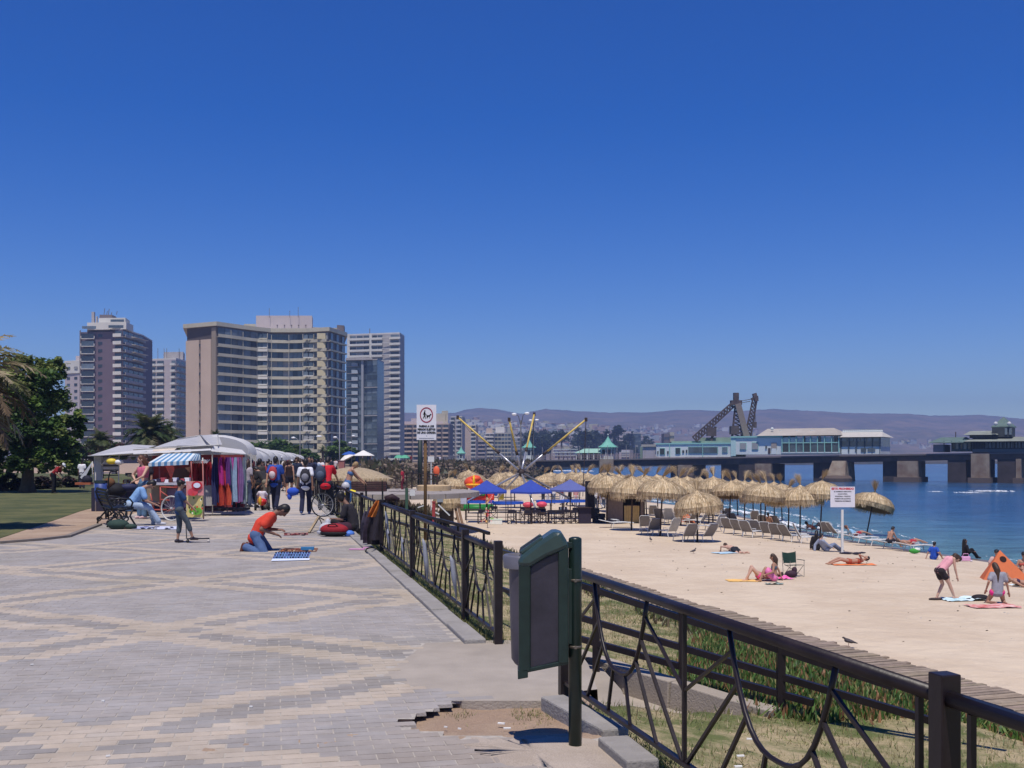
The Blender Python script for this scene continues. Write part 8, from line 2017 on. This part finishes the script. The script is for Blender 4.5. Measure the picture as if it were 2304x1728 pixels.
person('man in black T-shirt sitting on the ground against the fence, looking down',b,78,dict(pel=(0,-.02,.13),mid=(0,.03,.34),chest=(0,.12,.56),head=(0,.28,.76),face=(0,1,-.7),hl=(-.10,.40,.30),hr=(.14,.42,.26),fl=(.22,.42,.10),fr=(-.2,.46,.12),khl=(-1,.2,.4),khr=(1,.2,.4)),'tee','#28242a','trousers','#1c181c','d','k','messy','#24201f',vox=.012)
T=thing('duffel_bag','red and black duffel bag on the paving before the seated man','bag',P(752,1207,.0),-.1)
MB().sphere((0,0,.14),(.30,.17,.13),14,9).build('bag_body',cm('#8e1824',.8),T,True);MB().sphere((0,0,.07),(.31,.18,.07),14,6).build('bag_base',cm('#141416',.8),T,True);MB().tube([(-.12,-.1,.2),(-.06,-.16,.26),(.06,-.16,.26),(.12,-.1,.2)],.012,6).build('handle',cm('#141416',.8),T,True)
o=MB().sphere((0,0,.13),(.17,.14,.14),9,7).sphere((.02,.02,.26),(.06,.05,.09),7,5).sphere((-.06,.02,.06),(.16,.13,.06),8,5).build('white_plastic_bag',mat('plastic_bag_white',(.68,.68,.72),.4,var=.08,trans=.3,bump=.8,bscale=14),smooth=True);o.location=P(722,1205,0)+Vector((.1,.12,0));tag(o,'crumpled white plastic bag behind the red duffel bag','plastic bag')
o=MB().sphere((0,0,.06),(.12,.1,.07),9,6).build('blue_plastic_bag',mat('plastic_bag_blue',(.08,.2,.6),.4,bump=.8,bscale=16),smooth=True);o.location=P(785,1207,0);tag(o,'small blue plastic bag right of the duffel bag','plastic bag')
T=thing('purple_cloth','dark purple cloth draped from the duffel bag to the seated man','cloth',P(776,1200,0));MB().sphere((0,0,.12),(.2,.14,.13),10,6).build('cloth',cm('#3a2030',.9),T,True);MB().sphere((-.12,-.02,.16),(.12,.1,.08),8,5).build('fold',cm('#4a2434',.9),T,True)
hp_=FC+FD*(1.6+4.08*2.85)
T=thing('hung_clothes','orange brown scarf and dark jackets hanging over the fence','clothes',(hp_.x,hp_.y,0))
D0=19.9
def drape(u,v0,v1,w,col,D,lean=0.,nm='jacket'):
 a,b_=Q(u,v0,D),Q(u+lean,v1,D);rows=[]
 for j in range(8):
  t=j/7.0;c=a.lerp(b_,t);ww=w*(.35+.65*math.sin(min(1,t*1.4+.15)*1.57));rows.append([(c.x+(i/6-.5)*ww,c.y+.05*math.sin(i*1.7+t*3+u)-.03,c.z)for i in range(7)])
 MB().grid(rows).build(nm,cm(col,.9,var=.25,bump=.4,bscale=12),T,True,world=True)
drape(850,1126,1163,.13,'#b8682c',18.6,-14,'scarf');drape(852,1128,1215,.24,'#2c2630',19.0,-6);drape(838,1140,1222,.26,'#3a3040',19.3,-4);drape(826,1150,1215,.2,'#4a4454',19.8,-2);drape(845,1160,1225,.28,'#1f1b22',19.1,0)
T=thing('grey_umbrellas','furled pale grey umbrellas leaning against the fence bars','umbrella',(*(FC+FD*7),0))
for(u,v0,v1,D,l_)in((867,1150,1240,18.2,8),(872,1190,1245,17.9,6),(904,1208,1262,16.0,5),(951,1212,1310,13.0,12),(1013,1250,1345,11.0,14)):
 MB().tube([Q(u,v0,D),Q(u+l_*.3,v0+12,D),Q(u+l_*.6,(v0+v1)/2,D),Q(u+l_,v1,D)],[.008,.022,.028,.006],7).build('furled_umbrella',mat('umbrella_grey',(.28,.29,.33),.55,var=.1),T,True,world=True)
o=MB().box((0,0,.012),(.34,.16,.012)).box((.12,.02,.03),(.1,.08,.03)).build('pink_cloth',cm('#c890b4',.9));o.location=P(808,1237,0);tag(o,'scrap of pink cloth beside the kerb','cloth')
MB().tube([P(822,1240,.01),P(826,1234,.09),P(836,1232,.1),P(846,1234,.05)],.012,6).build('black_strap',Iron,smooth=True);bpy.data.objects['black_strap']['label']='black strap looped over the kerb stone';bpy.data.objects['black_strap']['category']='strap'
b=P(726,1163,0);by_=b.y
T=thing('bicycle','dark bicycle seen from behind and aslant, standing beside the fence','bicycle',b)
ax=(.62,.78,0)
dv=Vector((.78,-.62,0)).normalized();ax=Vector((.62,.78,0)).normalized();dv=Vector((ax.y,-ax.x,0))
c1=b+Vector((0,0,.33));c2=c1-dv*.0+Vector((.55,.85,0))
fwd=Vector((.12,.99,0)).normalized()
wheel(T,c1,.32,Vector((.52,-.85,0)).normalized(),tyre='#1a1a1c',spokes=16);c2=c1+Vector((.28,.98,0));wheel(T,c2,.32,Vector((.96,-.28,0)).normalized(),tyre='#1a1a1c',spokes=16)
bb=c1.lerp(c2,.42)-Vector((0,0,.05));st=bb+Vector((-.06,-.18,.52));hd_=c2+Vector((-.06,-.22,.48))
tubes(T,[(c1,bb),(c1,st-Vector((0,0,.08))),(bb,st),(st-Vector((0,0,.08)),hd_),(bb,hd_-Vector((0,0,.12))),(hd_,c2),(hd_,hd_+Vector((-.02,-.04,.14)))],.018,'frame_tube',cm('#20242c',.4))
hb_=hd_+Vector((-.02,-.04,.14));tubes(T,[(hb_-Vector((.27,-.05,0)),hb_+Vector((.27,-.05,0)))],.013,'handlebar',Iron)
MB().sphere(tuple(st+Vector((0,0,.04))),(.07,.13,.035),8,5).build('saddle',Iron,T,True,world=True);MB().tube([bb-Vector((.08,0,.12)),bb,bb+Vector((.08,0,.12))],.012,5).build('crank',Iron,T,world=True)
MB().tube([c1+Vector((0,0,.02)),c1+Vector((-.1,-.15,.30))],.01,5).build('mudguard',cm('#b0b8a0',.5),T,world=True)
rp=person('cyclist in bright red T-shirt and dark trousers with a blue backpack',(st.x-.02,st.y+.05,0),4,dict(pel=(0,-.02,.93),chest=(0,.16,1.38),head=(.03,.28,1.58),hl=(-.2,.55,1.0),hr=(.3,.55,.98),fl=(-.17,.10,.24),fr=(.17,.05,.12),kh=(0,1,.3)),'tee','#c0182a','trousers','#22242e','m','k','short','#18181c',sc=.98,vox=.014)
backpack(rp,(-.14,-.08,1.22),'#3a4254','#4a5468',w=.32,h=.46,d=.2)
T=thing('shopping_bag','white and pink plastic bag hanging from the bicycle handlebar','plastic bag',tuple(hb_+Vector((.32,.0,-.02))));MB().sphere((0,0,-.1),(.12,.1,.12),10,7).build('bag_body',mat('plastic_bag_white',(.68,.68,.72)),T,True);MB().sphere((.03,-.03,-.2),(.08,.07,.06),8,5).build('bag_bottom',cm('#d0909c',.6),T,True)
q=person('teenager in white T-shirt and navy trousers with a grey black backpack, walking away',P(687,1158,0),3,dict(WALK2,hl=(-.25,.05,.84)),'tee','#dcdce2','trousers','#1c1f3c','d','k','short','#3a4a78',sc=.93,vox=.014)
backpack(q,(.02,-.17,1.2),'#2a2830','#7c7c86',w=.32,h=.46,d=.18)
o=MB().sphere((0,0,0),(.18,.1,.12),10,7).sphere((-.1,0,-.14),(.07,.06,.1),8,6).build('blue_jacket',cm('#2a50b8',.85),smooth=True);o.location=P(687,1158,0)+Vector((-.36,.05,.66));tag(o,'bright blue jacket held in the left hand of the white shirted teenager','jacket')
q=person('man in blue T-shirt with red backpack walking away behind the kneeling vendor',P(619,1150,0),-3,WALK,'tee','#264a9c','trousers','#161a34','m','k','short','#3c3c48',sc=.98,vox=.014)
backpack(q,(-.03,-.17,1.18),'#a83a40','#c8b8b8',w=.28,h=.44,d=.18)
person('man in dark grey T-shirt standing behind the toddler on a trike',P(583,1143,0),-20,STAND,'tee','#35322f','trousers','#1e2230','m','k','short','#222222',sc=.93,vox=.018)
person('person in beige trousers bending behind the toddler on a trike',P(600,1146,0),60,dict(STAND,chest=(0,.3,1.25),head=(0,.5,1.36),hl=(-.15,.5,.8),hr=(.15,.5,.8)),'tee','#2c2a2c','trousers','#7c7464','m','k','short','#2a2a2a',sc=.92,vox=.018)
T=thing('toy_trike','red and yellow toy trike with black wheels','trike',P(590,1148,0),.2)
MB().sphere((0,0,.26),(.15,.24,.12),12,8).build('body',cm('#c0281e',.4),T,True);MB().sphere((-.06,-.18,.3),(.06,.08,.14),10,7).build('yellow_flash',cm('#e0a830',.4),T,True)
for x,y in((-.2,-.12),(.2,-.12),(0,.28)):MB().tube([(x-.035,y,.12),(x+.035,y,.12)],.12,14).build('wheel',cm('#141416',.7),T,True)
MB().tube([(-.15,.2,.5),(0,.26,.46),(.15,.2,.5)],.014,6).tube([(0,.26,.46),(0,.28,.2)],.016,6).build('handlebar',cm('#b8a8a8',.5),T,True)
person('toddler in white sitting on the toy trike',tuple(P(590,1148,0)+Vector((0,-.02,.0))),10,dict(pel=(0,0,.62),chest=(0,.0,1.02),head=(0,.02,1.24),hl=(-.2,.3,.9),hr=(.2,.3,.9),fl=(-.28,.3,.35),fr=(.28,.3,.35),kh=(0,.5,1)),'tee','#d8d0da','short','#a8a0b0','m','b','short','#cccccc',sc=.55,vox=.03)
person('small person in dark red top standing in the shade before the hanging garments',P(532,1151,0),175,dict(STAND,hl=(-.26,.1,.95),hr=(.26,.1,.95)),'tee','#6a1420','trousers','#1c1822','d','k','short','#161218',sc=.72,vox=.02)
person('woman with bare tanned back, dark skirt and bare legs walking away',P(651,1117,0),0,WALK2,'tank','#2a1818','short','#1c1c2c','m','b','short','#aa8877',sc=.90,vox=.022)
b=P(789,1110,.0);b=Vector((*XY(782,33.5),0))
person('sunburnt woman in blue leaning over the fence with a yellow cloth',b,-70,dict(STAND,chest=(0,.14,1.36),head=(.0,.27,1.52),face=(0,.8,-.8),hl=(-.1,.50,.96),hr=(.16,.54,.94)),'bikini','#4a6a9a','capri','#3f6aa0','m','y','short','#888888',sc=.92,vox=.018)
T=thing('yellow_cloth','bright yellow cloth with stripes hung over the far fence','cloth',b+Vector((.35,0,.85)))
fy=XY(790,32);a_=Q(770,1117,32);b_=Q(800,1101,32.4)
MB().grid([[Q(776,1108,32.6),Q(790,1101,32.6),Q(801,1104,32.6)],[Q(774,1115,32.2),Q(788,1108,32.2),Q(798,1111,32.2)]]).build('cloth',mat('cloth_yellow',(.72,.58,.03),.8),T,True,world=True)
for i in range(5):MB().grid([[Q(765+i*3.6,1108,32.3),Q(767.2+i*3.6,1109,32.3)],[Q(765+i*3.6,1117,32.3),Q(767.2+i*3.6,1118,32.3)]]).build('stripe',mat('cloth_yellow',(.72,.58,.03)),T,world=True)
r=random.Random(99)
crowd=[(566,39,'#26242c','tank','person in black beside the arched tents, left of the man in grey'),(573,44,'#7a2c30','tee','person in dark red before the second arched tent'),(556,36,'#a8a0a8','tee','person in pale grey at the right edge of the clothes stall'),(602,50,'#30303c','tee','person in charcoal behind the blue shirted man'),(611,58,'#6a3a34','tee','person in brown near the fourth tent'),(632,62,'#d0c8c0','tee','person in a cream top left of the bare backed woman'),(640,52,'#1e2238','tee','person in dark navy left of the bare backed woman'),(656,60,'#3a2c34','tee','person with white cap behind the bare backed woman'),(664,66,'#58c0c8','tee','person in turquoise behind the crowd'),(670,48,'#202840','tee','person in navy left of the white shirted teenager'),(675,72,'#c8a890','tee','person in beige far down the promenade'),(697,44,'#24263c','tee','person in dark blue right of the white shirted teenager'),(703,52,'#2c3a5c','tee','person in denim blue before the lamp pole'),(712,58,'#8090a8','tee','person in pale blue left of the cyclist'),(722,66,'#d8d0d0','tee','person in white far behind the cyclist'),(645,80,'#5a2a2c','tee','person in maroon far under the tents'),(652,90,'#c8c0c4','tee','person in pale pink far under the tents'),(660,100,'#303440','tee','person in slate far down the market row'),(668,95,'#a04038','tee','person in brick red far down the market row'),(680,100,'#1c1c24','tee','person in black far down the promenade'),(690,85,'#4a5a8a','tee','person in blue far down the promenade'),(700,92,'#c8c8cc','tee','person in white far down the promenade'),(592,46,'#8a3438','tee','person in wine red under the third tent'),(585,52,'#282630','tee','person in black under the third tent'),(620,70,'#2c2428','tee','person in dark brown under the fifth tent'),(628,78,'#b86a50','tee','person in orange brown under the sixth tent'),(745,95,'#2a2c3c','tee','person in dark clothes near the pink booth'),(755,110,'#c8b8b8','tee','person in pale clothes near the pink booth'),(870,196,'#28262e','tee','tiny person before the terraced block, left'),(925,200,'#7a2028','tee','tiny person in red right of the dog sign pole'),(950,205,'#20222c','tee','tiny person in black right of the dog sign pole'),(990,210,'#c8c4cc','tee','tiny person in white by the approach bridge')]
for i,(u,D,c,tp,lb)in enumerate(crowd):
 x,y=XY(u,D)
 person(lb,(x,y,0 if u<800 else .55),r.choice([0,8,-8,180,20,-30,160]),r.choice([WALK,WALK2,STAND]),tp,c,r.choice(['trousers','trousers','shorts','capri']),r.choice(['#1c2034','#2c2c34','#46506a','#6a6458','#181820']),r.choice('lmmd'),r.choice('kkb'),r.choice(['short','long','short','messy']),'#2a2a30',sc=r.uniform(.88,1.0),vox=.026 if D<60 else .045,group='people walking on the promenade',hat='#e6e6e6' if i in(7,5)else None)
person('person in a red top and white cap bending beside the big tree',(*XY(120,50),0),-90,dict(STAND,chest=(0,.28,1.24),head=(0,.46,1.36),hl=(-.2,.4,.8),hr=(.2,.4,.8)),'tee','#8e1c20','trousers','#161418','m','k','short','#141414',sc=.95,vox=.025,hat='#e8e8e8')
person('person in white far behind near the small white tent',(*XY(184,58),0),0,STAND,'tee','#e0e0e6','trousers','#303040','d','k','short',sc=.9,vox=.035)
bpy.data.scenes.remove(SC2)
